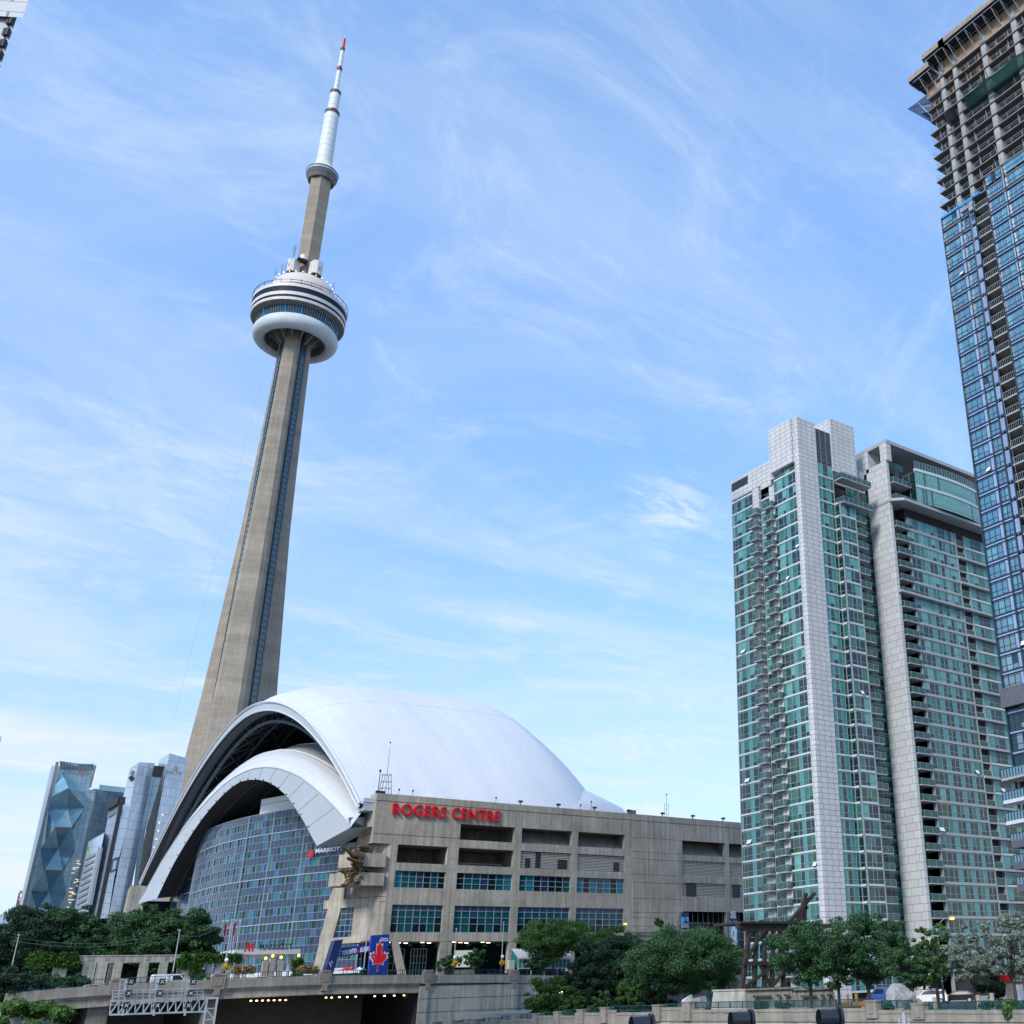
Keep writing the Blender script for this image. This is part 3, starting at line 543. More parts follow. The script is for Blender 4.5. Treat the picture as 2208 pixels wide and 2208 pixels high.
def build_roof():
    S = STAD; SCL = 1.15; yc = 285*SCL
    def fprof(u): return 1-abs(u)**1.85
    def surf(name, Xs, Wf, Af, zb, mats, nu=56, mfun=None, t=0):
        mb = MB(); n = nu+1
        for X in Xs:
            for i in range(n):
                u = -1+2*i/nu; mb.v.append((X*SCL, yc+SCL*Wf(X)*u, SCL*(zb+Af(X)*fprof(u))))
        for j in range(len(Xs)-1):
            for i in range(nu): mb.f.append((j*n+i, j*n+i+1, (j+1)*n+i+1, (j+1)*n+i)); mb.m.append(mfun(j) if mfun else 0)
        return mb.build(name, mats, S, smooth=True)
    def W1(X): return 84.0 if X < 112 else 84*math.sqrt(max(0, 1-((X-112)/49.5)**2))
    A1 = lambda X: float(np.interp(X, [75, 80, 87, 95, 115, 128, 145, 155, 161.4], [34.6, 38.4, 40.8, 42.0, 42.6, 42.8, 34.4, 28.2, 19.4]))
    Xs = [75]
    while Xs[-1] < 160: Xs.append(Xs[-1]+ (4.0 if Xs[-1] < 110 else 2.6))
    Xs[-1] = 161.4
    # white membrane with seam lines
    fine = []
    for a, b in zip(Xs[:-1], Xs[1:]): fine += [a, a+.1]
    fine.append(Xs[-1])
    surf('roof_vault', fine, W1, A1, 33, [M['roof'], M['roofline']], mfun=lambda j: 1 if (j % 2 == 0 and j > 0) else 0)
    mb = MB()
    for u in (-.5, .1, .5): mb.path([(X*SCL, yc+SCL*W1(X)*u, SCL*(33+A1(X)*fprof(u))+.03) for X in np.linspace(75, 152, 30)], .03, 4)
    mb.path([(X*SCL, yc-SCL*W1(X)*(1 if X < 100 else .98), SCL*33.4) for X in np.linspace(75, 120, 12)], .1, 4)
    mb.build('lengthwise_seams', M['roofline'], S)
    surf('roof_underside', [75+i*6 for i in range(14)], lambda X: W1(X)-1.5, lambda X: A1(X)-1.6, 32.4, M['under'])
    # low skirt round the foot of the dome end
    mb = MB(); nn = 40
    for k in range(nn+1):
        a = -math.pi/2+math.pi*k/nn
        for r_, z in ((.90, 48), (1.12, 42.6), (1.38, 33.5)): mb.v.append((SCL*(112+49.5*r_*math.cos(a)), yc+SCL*82*min(.97, r_)*math.sin(a), SCL*(33+(z-33)*max(0, math.cos(a))**.6)))
    for k in range(nn):
        for j in range(2): mb.f.append((k*3+j, k*3+3+j, k*3+4+j, k*3+1+j)); mb.m.append(0)
    mb.build('roof_skirt', M['roof'], S, smooth=True)
    # rim of the big arch
    def arch_pts(X, W, A, zb, n=56, c=285): return [(X*SCL, SCL*(c+W*(-1+2*i/n)), SCL*(zb+A*fprof(-1+2*i/n))) for i in range(n+1)]
    def ribbon(name, P0, P1, mats, th=0.0, smooth=False, mf=None):
        mb = MB(); n = len(P0); mb.v = [tuple(p) for p in P0]+[tuple(p) for p in P1]
        for i in range(n-1): mb.f.append((i, i+1, n+i+1, n+i)); mb.m.append(mf(i) if mf else 0)
        return mb.build(name, mats, S, smooth=smooth)
    ribbon('arch_rim', arch_pts(75, 84, 34.6, 33), arch_pts(75.1, 83.2, 33.5, 32.4), M['fascia'])
    ribbon('arch_rim_return', arch_pts(75.1, 83.2, 33.5, 32.4), arch_pts(77.5, 83.0, 33.2, 32.2), M['steel'])
    mb = MB(); mb.path(arch_pts(74.8, 84.1, 34.9, 33), .28, 5); mb.path(arch_pts(74.9, 83.2, 33.5, 32.3), .22, 5); mb.build('arch_gutter', M['wmetal'], S)
    # steel trusses under the vault
    for k, X in enumerate((78, 84.5, 91, 97.5, 104, 110)):
        mb = MB(); up_ = arch_pts(X, 82, A1(X)-1.8, 32, 28); lo = arch_pts(X, 78.5, A1(X)-5.2, 32, 28)
        mb.path(lo, .50, 6); mb.path(up_, .3, 5)
        for i in range(28): mb.tube(lo[i], up_[i+1] if i % 2 else up_[i], .2, None, 4); mb.tube(lo[i], up_[i], .16, None, 4)
        mb.build('truss', M['steel'], S)
    mb = MB(); arr = [arch_pts(X, 78.5, A1(X)-5.2, 32, 14) for X in (78, 84.5, 91, 97.5, 104, 110)]; ar2 = [arch_pts(X, 82, A1(X)-2.2, 32, 14) for X in (78, 84.5, 91, 97.5, 104, 110)]
    for j in range(5):
        for i in range(15):
            mb.tube(arr[j][i], arr[j+1][i], .24, None, 4)
            if i < 14: mb.tube(arr[j][i], arr[j+1][i+1], .2, None, 4); mb.tube(arr[j][i+1], arr[j+1][i], .2, None, 4); mb.tube(ar2[j][i], ar2[j+1][i+1], .14, None, 4)
    mb.build('truss_bracing', M['steel'], S)
    # end panel: lower arch with broad fascia, at the plane X = 84
    f_o = [(410.7, 30.5), (407.0, 32.0), (402.3, 34.8), (396.3, 37.9), (389.2, 41.6), (381.7, 44.4), (373.2, 47.8), (364.2, 50.2), (354.5, 52.6), (343.4, 54.9), (332.4, 56.6), (322.5, 57.4), (312.4, 57.4), (304.0, 56.9), (294.2, 55.6), (284.1, 53.7), (274.3, 51.2), (264.8, 48.3), (256.6, 45.2), (247.8, 41.6), (239.4, 37.9), (233.3, 34.9), (229.4, 32.6)]
    f_i = [(387.4, 30.5), (381.2, 35.0), (373.7, 39.7), (365.9, 43.5), (357.9, 46.8), (350.0, 49.6), (341.7, 51.9), (332.5, 53.8), (324.5, 54.9), (316.6, 55.3), (308.5, 54.6), (300.4, 53.4), (292.4, 51.7), (284.4, 49.3), (277.8, 46.8), (272.6, 44.6), (266.0, 41.1), (259.6, 37.6), (254.5, 34.4), (249.0, 31.1)]
    def resamp(P, n):
        P = np.array(P, float); d = np.r_[0, np.cumsum(np.hypot(*np.diff(P, axis=0).T))]; t = np.linspace(0, d[-1], n)
        return [(float(np.interp(a, d, P[:, 0])), float(np.interp(a, d, P[:, 1]))) for a in t]
    n = 65; fo = resamp(f_o, n); fi = resamp(f_i, n)
    FO = [(84.0, p[0], p[1]) for p in fo]; FI = [(84.25, p[0], p[1]) for p in fi]
    ribbon('end_panel_fascia', FO, FI, M['fascia'])
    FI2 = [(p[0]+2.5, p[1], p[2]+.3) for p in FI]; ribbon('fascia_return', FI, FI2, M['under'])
    for i in list(range(4, 26, 5))+list(range(28, n-2, 4)):
        a, b = np.array(FO[i]), np.array(FI[i]); mb = MB(); mb.tube(a+(b-a)*.04-np.array((.03, 0, 0)), b-np.array((.03, 0, 0)), .05 if i > 27 else .025, None, 4); mb.build('fascia_joint', M['bandg'], S)
    for i in range(3, n-2, 3):
        b = np.array(FI[i])+(np.array(FO[i])-np.array(FI[i]))*.06; mb = MB(); mb.ball(b-np.array((.12, 0, 0)), .2, 0, 6); mb.build('fascia_lamp', M['dark'], S)
    mb = MB(); mb.path(FO[2:], .14, 5); mb.build('arch_gutter', M['bandg'], S)
    q0, q1 = FO[-1], FI[-1]; mb = MB(); mb.face([q0, (84.2, 231.5, 35), (90, 236, 36), (90.2, 236, 33.5), q1]) ; mb.face([q0, q1, (90, 250, 31.6), (90, 231, 33.4)]); mb.build('foot_plate', M['fascia'], S)
    # membrane of the end panel rising back to its rear edge at X = 92
    rr_ = [(337.9, 65.8), (325.6, 65.4), (310.9, 63.8), (299.2, 61.6), (289.1, 59.1), (279.3, 56.1), (269.9, 52.9), (260.9, 49.3), (254.5, 46.8), (246, 42.6), (239, 38.5)]
    re_ = [(672-y, z) for y, z in reversed(rr_)]+rr_[1:]; RE = [(92.0, p[0], p[1]) for p in resamp(re_, n)]
    mb = MB(); m_ = 8
    for j in range(m_+1):
        t = j/m_; mb.v += [(a[0]*(1-t)+b[0]*t, a[1]*(1-t)+b[1]*t, a[2]*(1-t)+b[2]*t+1.1*math.sin(math.pi*t)) for a, b in zip(FO, RE)]
    for j in range(m_):
        for i in range(n-1): mb.f.append((j*n+i, j*n+i+1, (j+1)*n+i+1, (j+1)*n+i)); mb.m.append(0)
    mv = list(mb.v); mb.build('end_panel_membrane', M['roof'], S, smooth=True)
    for j in (2, 4, 6): mb = MB(); mb.path([(p[0]-.02, p[1], p[2]+.03) for p in mv[j*n:(j+1)*n]], .05, 4); mb.build('membrane_seam', M['roofline'], S)
    mb = MB(); mb.path(RE, .28, 5); mb.build('arch_gutter', M['wmetal'], S)
    # the darker grey panel behind it
    gg = [(338, 69.6), (334, 69.3), (323.7, 68.5), (310.8, 66.5), (298.9, 64), (285, 59.8), (272, 54.5), (262, 49.5), (250, 43), (240, 38)]
    ge = [(680-y, z) for y, z in reversed(gg)]+gg[1:]; GE = [(101.0, p[0], p[1]) for p in resamp(ge, n)]
    ribbon('rear_panel', [(p[0]+.3, p[1], p[2]-.2) for p in RE], GE, M['roofg'], smooth=True); mb = MB(); mb.path(GE, .2, 4); mb.build('arch_gutter', M['wmetal'], S)
    GE2 = [(p[0]+14, p[1], p[2]-1) for p in GE]; ribbon('rear_panel', GE, GE2, M['roofg'], smooth=True)
    # inside of the end panel, dark
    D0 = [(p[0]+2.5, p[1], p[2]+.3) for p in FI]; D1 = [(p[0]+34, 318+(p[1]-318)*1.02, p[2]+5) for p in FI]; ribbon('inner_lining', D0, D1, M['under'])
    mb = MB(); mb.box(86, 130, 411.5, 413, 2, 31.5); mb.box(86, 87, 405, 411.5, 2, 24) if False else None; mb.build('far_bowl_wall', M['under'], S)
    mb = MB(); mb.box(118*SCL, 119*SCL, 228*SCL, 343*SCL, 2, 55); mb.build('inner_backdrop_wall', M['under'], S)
    for dx in (5, 12, 19): mb = MB(); mb.path([(p[0]+dx, p[1], p[2]+dx*.13-.3) for p in FI], .2, 5); mb.build('inner_rib', M['steel'], S)
    # abutment at the far foot
    a = onX(284, 1925, 90)
    mb = MB(); y0 = float(a[1]); mb.hexa([(88, y0-3.5, 0), (94, y0-3.5, 0), (94, y0+2.5, 0), (88, y0+2.5, 0), (89, y0-1.5, a[2]+2.4), (94, y0-1.5, a[2]+2.4), (94, y0+1.6, a[2]+1), (89, y0+1.6, a[2]+1)]); mb.build('roof_abutment', M['conc'], S)
    # track beam beside the concrete wall
    mb = MB(); mb.box(87, 200, 231.2, 234.5, 36.6, 39.2); mb.build('roof_track_beam', M['fascia'], S)
    # body of the bowl behind
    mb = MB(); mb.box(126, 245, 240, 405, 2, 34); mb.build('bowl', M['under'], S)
    mb = MB()
    for px, py in ((873, 1698), (903, 1700), (1083, 1716), (1266, 1735), (1289, 1737)):
        x = fx(px, py); z = 41.6+(px % 3)*.5; mb.tube((x, SF+3, 39), (x, SF+3, z), .05, None, 4); mb.box(x-.15, x+.15, SF+2.9, SF+3.1, z, z+.4)
    mb.build('roof_sensors', M['dark'], S)
build_roof()
EMB = [[(0, 0), (.55, 0), (1.75, 2.3), (1.2, 2.3)], [(1.05, 2.3), (1.6, 2.3), (1.95, 0), (1.4, 0)], [(1.7, 1.0), (2.0, 0.6), (2.6, 2.3), (2.1, 2.3)], [(2.2, 2.3), (2.6, 2.3), (2.95, 0), (2.45, 0)]]
# ---------------------------------------------------------------- hotel under the end arch
def build_hotel():
    H = thing('hotel', 'curved blue glass hotel with teal windows tucked under the white stadium arch', 'hotel', (95, 330, ZP))
    P0 = [(118, 262), (112, 268.5), (105.5, 286), (98.5, 300), (94.3, 312), (91, 322), (88.8, 334), (87.8, 348), (88.2, 362), (90.2, 375), (95, 387), (104, 397)]
    P0 = np.array(P0, float)
    for _ in range(2):   # smooth
        Q = [P0[0]]
        for a, b in zip(P0[:-1], P0[1:]): Q += [a*.75+b*.25, a*.25+b*.75]
        Q.append(P0[-1]); P0 = np.array(Q)
    d = np.r_[0, np.cumsum(np.hypot(*np.diff(P0, axis=0).T))]; n = int(d[-1]/1.66); t = np.linspace(0, d[-1], n+1)
    C = [(np.interp(a, d, P0[:, 0]), np.interp(a, d, P0[:, 1])) for a in t]
    z0, rh, nr = 7.0, 1.93, 21
    rnd = random.Random(11)
    seams = [12, 26, 34, 41]            # vertical white seams; panels step a little at each
    def off(i): return -.0 if i < seams[0] else (.45 if i < seams[1] else (.2 if i < seams[2] else 0))
    def cell(i, z, zt, o=0):
        a, b = C[i], C[i+1]; dx, dy = b[0]-a[0], b[1]-a[1]; L = math.hypot(dx, dy); nx, ny = -dy/L, dx/L; o = o+off(i)
        if nx*(-1)+ny*(-1) < 0: nx, ny = -nx, -ny
        return [(a[0]+nx*o, a[1]+ny*o, z), (b[0]+nx*o, b[1]+ny*o, z), (b[0]+nx*o, b[1]+ny*o, zt), (a[0]+nx*o, a[1]+ny*o, zt)]
    wall = MB(); wins = []
    for i in range(n):
        ph = 0 if i < seams[0] else (1 if i < seams[1] else 2)
        for j in range(nr):
            z = z0+j*rh; iswin = (j % 2 == 1) and ((i+ph+(j//6)) % 3 != 0)
            if j == nr-1 or j == 0: iswin = False
            if iswin: wins.append((i, j, z))
            else: wall.face(cell(i, z, z+rh), 1 if rnd.random() < .12 or (j % 2 and rnd.random() < .25) else 0)
    w = wall.build('curtain_wall', [M['hp'], M['hp2']], H)
    groups = {}
    for i, j, z in wins: groups.setdefault((j, (i+(0 if i < seams[0] else (1 if i < seams[1] else 2))+(j//6))//3), []).append((i, z))
    G = sorted(groups.values(), key=lambda g: g[0][0]); rest = MB(); cnt = 0
    def addwin(mb, g):
        lit = rnd.random(); 
        for i, z in g:
            k = rnd.choice([0, 0, 1, 1, 2]) if lit > .04 else 1
            c = cell(i, z, z+rh, -.12); mb.face(c, k)
            c2 = cell(i, z, z+rh, -.06); mid = [(a+b)/2 for a, b in zip(c2[0], c2[1])]
            if rnd.random() < .5: mb.face([c2[0], mid, [mid[0], mid[1], z+rh], c2[3]], 2 if k == 1 else 1)
    for g in G:
        if 4 <= g[0][0] and cnt < 100: mb = MB(); addwin(mb, g); mb.build('window', [M['hw1'], M['hw2'], M['g2']], H); cnt += 1
        else: addwin(rest, g)
    tag(rest.build('windows', [M['hw1'], M['hw2'], M['g2']], H), kind='stuff')
    mb = MB()
    for i in range(n):
        c = cell(i, z0, z0+nr*rh, .05); mb.bar(c[0], c[3], .085)
        for j in range(nr+1): c = cell(i, z0+j*rh, 0, .06); mb.bar(c[0], c[1], .075 if j % 6 else .22)
    for s in seams: c = cell(s, z0, z0+nr*rh, .2); mb.bar(c[0], c[3], .32)
    c = cell(n-1, z0, z0+nr*rh, .05); mb.bar(c[1], c[2], .12)
    mb.build('mullions', M['mullh'], H)
    # roof, base, penthouse
    top = z0+nr*rh; poly = C+[(125, 397), (125, 262)]
    mb = MB(); mb.prism(poly, top-.4, top+.1); mb.build('roof_slab', M['bandg'], H)
    az_ = lambda px: math.atan2(onD(px, 1750, 300)[1], onD(px, 1750, 300)[0])
    ia = min(range(n), key=lambda i: abs(math.atan2(C[i][1], C[i][0])-az_(700))); ib = min(range(n), key=lambda i: abs(math.atan2(C[i][1], C[i][0])-az_(551)) if i < n*.7 else 9)
    pc = [C[i] for i in range(min(ia, ib), max(ia, ib)+1)]; mb = MB()
    pin = [(p[0]+1.6, p[1]+.8) for p in pc]; mb.prism(pin+[(120, pin[-1][1]), (120, pin[0][1])], top, top+4.6); ph_ = mb.build('penthouse', M['white'], H)
    mb = MB(); mb.path([(p[0]-.05, p[1]-.05, top+3.0) for p in pin], .1, 4); mb.build('joint', M['bandg'], ph_)
    mb = MB(); mb.prism([(p[0]+2, p[1]+1) for p in C]+[(125, 397), (125, 262)], ZP, z0); mb.build('ground_floor', M['sw2'], H)
    mb = MB()
    for i in range(0, n-1): c = cell(i, z0-1.2, z0, .25); c2 = cell(i, z0-1.2, z0, -.5); mb.hexa([c[0], c[1], c2[1], c2[0], c[3], c[2], c2[2], c2[3]])
    mb.build('base_band', M['wmetal'], H)
    # entrance canopy with sign
    a = onD(466, 2050, 300); b = onD(640, 2048, 283)
    F = FR(a[0]-4, a[1]-4, b[0]-a[0], b[1]-a[1], 1); L = math.hypot(b[0]-a[0], b[1]-a[1]); sc_ = .90
    F = FR(*(onY(505, 2055, 262)[:2]), 1, -.06, 1); L = float(onY(645, 2055, 262)[0]-onY(505, 2055, 262)[0])
    zc = float(onY(560, 2058, 262)[2])
    mb = MB(); F.box(mb, 0, L, zc, zc+1.0, -22, 0); can = mb.build('entrance_canopy', M['wmetal'], H)
    for u in (3, L*.5, L-2): mb = MB(); F.box(mb, u, u+.5, ZP, zc, -2, -1.5); mb.build('canopy_post', M['wmetal'], H)
    put_text(F, L*.36, zc+1.1, 'MARRIOTT', 1.45, M['mulld'], H, 'lettering', bold=.015, width=L*.50, ext=.15)
    mb = MB()
    for q_ in EMB: put_poly(F, L*.13, zc+.7, q_, .68, M['red'], H, 'emblem', mbx=mb)
    mb.build('emblem', M['red'], H)
    # upper illuminated sign, just below the arch foot
    FU = FR(*(onX(675, 1822, 0.1+86.5)[:2]), .62, -.78, 1); p0 = onD(676, 1832, math.hypot(97, 291)); p1 = onD(752, 1822, math.hypot(105, 280))
    i0 = min(range(n), key=lambda i: abs(math.atan2(C[i][1], C[i][0])-math.atan2(p0[1], p0[0]))); i1 = min(range(n), key=lambda i: abs(math.atan2(C[i][1], C[i][0])-math.atan2(p1[1], p1[0])))
    A, B = C[i0], C[i1]; FU = FR(A[0]-.2, A[1]-.3, B[0]-A[0], B[1]-A[1], 1); L = math.hypot(B[0]-A[0], B[1]-A[1]); zs_ = float(onD(676, 1835, math.hypot(*A))[2])-1.2
    put_text(FU, L*.21, zs_+.35, 'MARRIOTT', 1.45, M['bwhite'], H, 'lettering', bold=.02, width=L*.80, ext=.12, out=1.2)
    mb = MB()
    for q_ in EMB: put_poly(FU, -.6, zs_-.5, q_, .75, M['red'], H, 'emblem', out=1.2, mbx=mb)
    mb.build('emblem', M['red'], H)
    # lower glazed block left of the hotel
    mb = MB(); a = onX(380, 1895, 91); b = onX(420, 1893, 91)
    ya, yb = float(a[1]), float(b[1])-8; mb.box(91, 103, yb, ya, ZP, float(a[2])); blk = mb.build('side_block', M['hp'], H)
    mb = MB()
    for z in np.arange(ZP+4, a[2], 4.2): mb.bar((90.9, yb, z), (90.9, ya, z), .16)
    for y in (ya, (ya*2+yb)/3, (ya+2*yb)/3): mb.bar((90.9, y, ZP), (90.9, y, a[2]), .2)
    mb.build('mullions', M['mullw'], blk)
build_hotel()

# ---------------------------------------------------------------- condominium towers
class Wins:   # collects window units; the nearest hundred become parts of their own, the rest one part
    def __init__(s, mats, seed): s.u = []; s.mats = mats; s.r = random.Random(seed)
    def add(s, F, u0, u1, z0, z1, panes, o=0, tr=.72, fr=.075, mw=6, fo=.06, lo=None):
        r = s.r; mb = MB(); W = u1-u0; lit = r.random()
        for (a, b, k) in panes:
            a_, b_ = u0+W*a, u0+W*b
            if k == 't': mi = 5
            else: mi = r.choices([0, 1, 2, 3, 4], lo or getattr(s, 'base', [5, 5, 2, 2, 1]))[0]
            F.quad(mb, a_, b_, z0, z1, o, mi)
            if k == 'o':     # opening light at the foot, some of them ajar
                F.box(mb, a_+.08, b_-.08, z0+.08, z0+tr-.06, o+.01, o+.05, 0)
                if r.random() < .05:
                    P = F.P; mb.face([P(a_+.1, z0+.05, o+.45), P(b_-.1, z0+.05, o+.45), P(b_-.1, z0+tr, o+.08), P(a_+.1, z0+tr, o+.08)], 7)
        for (a, b, k) in panes: F.box(mb, u0+W*a-fr/2, u0+W*a+fr/2, z0, z1, o, o+fo, mw)
        F.box(mb, u1-fr/2, u1+fr/2, z0, z1, o, o+fo, mw)
        F.box(mb, u0, u1, z0+tr-.03, z0+tr+.04, o, o+.05, mw)
        F.box(mb, u0, u1, z1-.22, z1-.16, o, o+.05, mw)
        d = math.hypot(*F.P((u0+u1)/2, 0)[:2]); s.u.append((math.hypot(d, z0), mb))
    def finish(s, parent, name='window'):
        s.u.sort(key=lambda a: a[0])
        for d, mb in s.u[:100]: mb.build(name, s.mats, parent)
        if len(s.u) > 100:
            R_ = MB()
            for d, mb in s.u[100:]:
                k = len(R_.v); R_.v += mb.v; R_.f += [tuple(k+i for i in f) for f in mb.f]; R_.m += mb.m
            tag(R_.build(name+'s', s.mats, parent), kind='stuff')
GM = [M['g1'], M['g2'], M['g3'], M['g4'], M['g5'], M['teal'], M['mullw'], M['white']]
def balcony(parent, F, u0, u1, z, d, rail='balg', th=.2, h=1.05, posts=3, slab='bandg'):
    mb = MB(); F.box(mb, u0, u1, z-th, z, 0, d); b = mb.build('balcony', [M[slab]], parent)
    mb = MB(); F.box(mb, u0, u1, z+.02, z+h, d-.06, d-.03); F.box(mb, u0+.02, u0+.05, z+.02, z+h, 0, d-.06); F.box(mb, u1-.05, u1-.02, z+.02, z+h, 0, d-.06); mb.build('glass_rail', M[rail], b)
    mb = MB(); F.box(mb, u0, u1, z+h, z+h+.06, d-.08, d); F.box(mb, u0, u0+.06, z+h, z+h+.06, 0, d-.08); F.box(mb, u1-.06, u1, z+h, z+h+.06, 0, d-.08)
    for i in range(posts): u = u0+.03+(u1-u0-.1)*i/(posts-1); F.box(mb, u, u+.05, z, z+h, d-.02, d+.02)
    mb.build('handrail', M['mullw'], b)
def build_condo_a():
    A = thing('condo_tower', 'green glass condo tower with a pale stone corner pier and stone roof blocks', 'condo tower', (140, 150, -3))
    FL, FRT = frX(131), frY(137.4); WS = Wins(GM, 5)
    zk = lambda k: 12.17+2.775*k
    r = random.Random(2)
    core = MB(); core.box(131.3, 140, 138.2, 158.3, -3, 93); core.box(140, 148, 138.4, 158.3, -3, 93); core.box(147.9, 152, 139.6, 158.3, -3, 93); core.build('core', M['soff'], A)
    bands = MB(); stone = MB()
    for k in range(-5, 30):
        WS.base = [4, 5, 3.5, 1.5, .6] if k > 14 else ([7, 5, 1.6, 2, 1] if k > 4 else [9, 5, .7, 2.4, 1.2])  # dark panes low, pale panes high: reflection gradient put into the glass colours
        z, z1 = zk(k)+.38, zk(k+1)-.02
        if k == 29: z1 = zk(29)+.3
        if k < 29:
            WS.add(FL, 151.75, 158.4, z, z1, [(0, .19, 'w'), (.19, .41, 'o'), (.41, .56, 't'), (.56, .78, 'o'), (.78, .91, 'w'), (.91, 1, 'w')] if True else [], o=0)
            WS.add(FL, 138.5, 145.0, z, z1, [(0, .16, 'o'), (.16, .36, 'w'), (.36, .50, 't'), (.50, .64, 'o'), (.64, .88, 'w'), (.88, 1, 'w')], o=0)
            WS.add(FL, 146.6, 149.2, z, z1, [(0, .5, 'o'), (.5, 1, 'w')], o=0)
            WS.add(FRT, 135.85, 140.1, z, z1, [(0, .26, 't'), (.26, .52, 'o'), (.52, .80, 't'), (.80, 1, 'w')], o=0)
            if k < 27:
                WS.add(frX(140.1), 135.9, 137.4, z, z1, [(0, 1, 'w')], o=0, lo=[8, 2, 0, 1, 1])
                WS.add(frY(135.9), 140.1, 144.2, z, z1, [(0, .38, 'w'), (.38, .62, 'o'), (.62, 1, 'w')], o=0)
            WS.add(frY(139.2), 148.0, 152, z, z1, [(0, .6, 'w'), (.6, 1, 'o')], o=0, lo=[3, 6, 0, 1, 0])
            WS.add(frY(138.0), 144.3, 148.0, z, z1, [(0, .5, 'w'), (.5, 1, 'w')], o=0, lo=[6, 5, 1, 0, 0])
        for (F, a, b) in ((FL, 151.7, 158.5), (FL, 138.45, 145.05), (FL, 146.5, 149.25), (FRT, 135.8, 140.1)):
            bands = MB(); F.box(bands, a, b, zk(k), zk(k)+.33, -.3, .10); bands.build('slab_band', M['band'], A)
        bands = MB()
        if k < 28:
            frX(140.1).box(bands, 135.9, 137.3, zk(k), zk(k)+.38, -.3, .1); frY(135.9).box(bands, 140.0, 144.3, zk(k), zk(k)+.38, -.3, .1)
        if bands.v: bands.build('slab_band', M['band'], A)
        bands = MB(); frY(139.2).box(bands, 148, 152, zk(k), zk(k)+.38, -.3, .05, 0); bands.build('slab_band', M['teal'], A)
        if k < 28:
            balcony(A, FL, 149.3, 151.6, zk(k)+.1, 1.45); balcony(A, FL, 144.9, 147.4, zk(k)+.1, 1.25)
        if k < 27: balcony(A, frY(137.0), 144.3, 147.2, zk(k)+.1, 1.2)
    # corner posts of the bay
    mb = MB(); mb.box(139.95, 140.2, 135.75, 136.0, -3, zk(27)); mb.box(144.1, 144.35, 135.78, 136.0, -3, zk(27)); mb.box(140.2, 144.2, 136.0, 138.1, -3, zk(27), 1); mb.build('bay_frame', [M['mullw'], M['g1']], A)
    for y, a in ((151.75, 0), (149.2, 0), (146.55, 0), (145.02, 0), (138.5, 0), (158.45, 0)): frX(131).box(stone, y-.05, y+.05, -3, 92.6, 0, .16, 1)
    FRT.box(stone, 140.02, 140.14, -3, 92.6, 0, .16, 1)
    stone.m = [0]*len(stone.m); stone.build('vertical_fins', M['mullw'], A)
    # stone piers
    def stonepart(name, *bx, m_='stone'):
        mb = MB()
        for b in bx: mb.box(*b)
        return mb.build(name, M[m_], A)
    stonepart('corner_pier', (130.75, 135.8, 137.15, 138.45, -3, 104.2))
    stonepart('stone_strip', (130.85, 131.4, 149.7, 151.7, -3, 93.3)); stonepart('stone_strip', (130.85, 131.4, 145.08, 146.5, -3, 92.0))
    stonepart('parapet_wall', (130.85, 131.5, 145, 158.6, 93.4, 98.0), (130.85, 131.5, 146.0, 149.0, 92.4, 93.4))
    stonepart('roof_block', (130.2, 135.8, 138.45, 145.2, 94.4, 104.2)); stonepart('roof_block', (140.2, 147.1, 137.15, 146, 94.8, 106.9))
    mb = MB(); frY(137.5).box(mb, 135.8, 140.2, 95.8, 103.4, -.4, 0); lv = mb.build('louvre_screen', M['dark'], A)
    mb = MB()
    for x in (135.85, 137.2, 138.7, 140.1): frY(137.5).box(mb, x, x+.1, 95.8, 103.4, 0, .1)
    for z in np.arange(96.2, 103.3, .5): frY(137.5).box(mb, 135.9, 140.1, z, z+.12, 0, .06)
    mb.build('louvre_bars', M['mull'], lv)
    mb = MB(); frX(130.85).box(mb, 153.0, 158.3, 95.5, 97.2, 0, .06); mb.build('louvre', M['dark'], A)
    mb = MB(); mb.box(131.5, 150, 138, 158.4, 92.5, 97.5); mb.build('roof', M['bandg'], A)
    # top storey glazing under the blocks
    WS.add(FL, 138.5, 143.0, zk(29)+.4, 94.3, [(0, .4, 'w'), (.4, .7, 'w'), (.7, 1, 'w')]); WS.add(FRT, 135.85, 140.1, zk(29)+.4, 95.7, [(0, .35, 'w'), (.35, .7, 'w'), (.7, 1, 'w')])
    WS.add(FL, 146.6, 149.2, zk(28)+.4, zk(29)+2.4, [(0, .5, 'w'), (.5, 1, 'w')])
    for k in (27, 28.9): balcony(A, frY(137.2), 140.2, 148.6, zk(k)+.2, 2.3, posts=7)
    WS.finish(A)
build_condo_a()

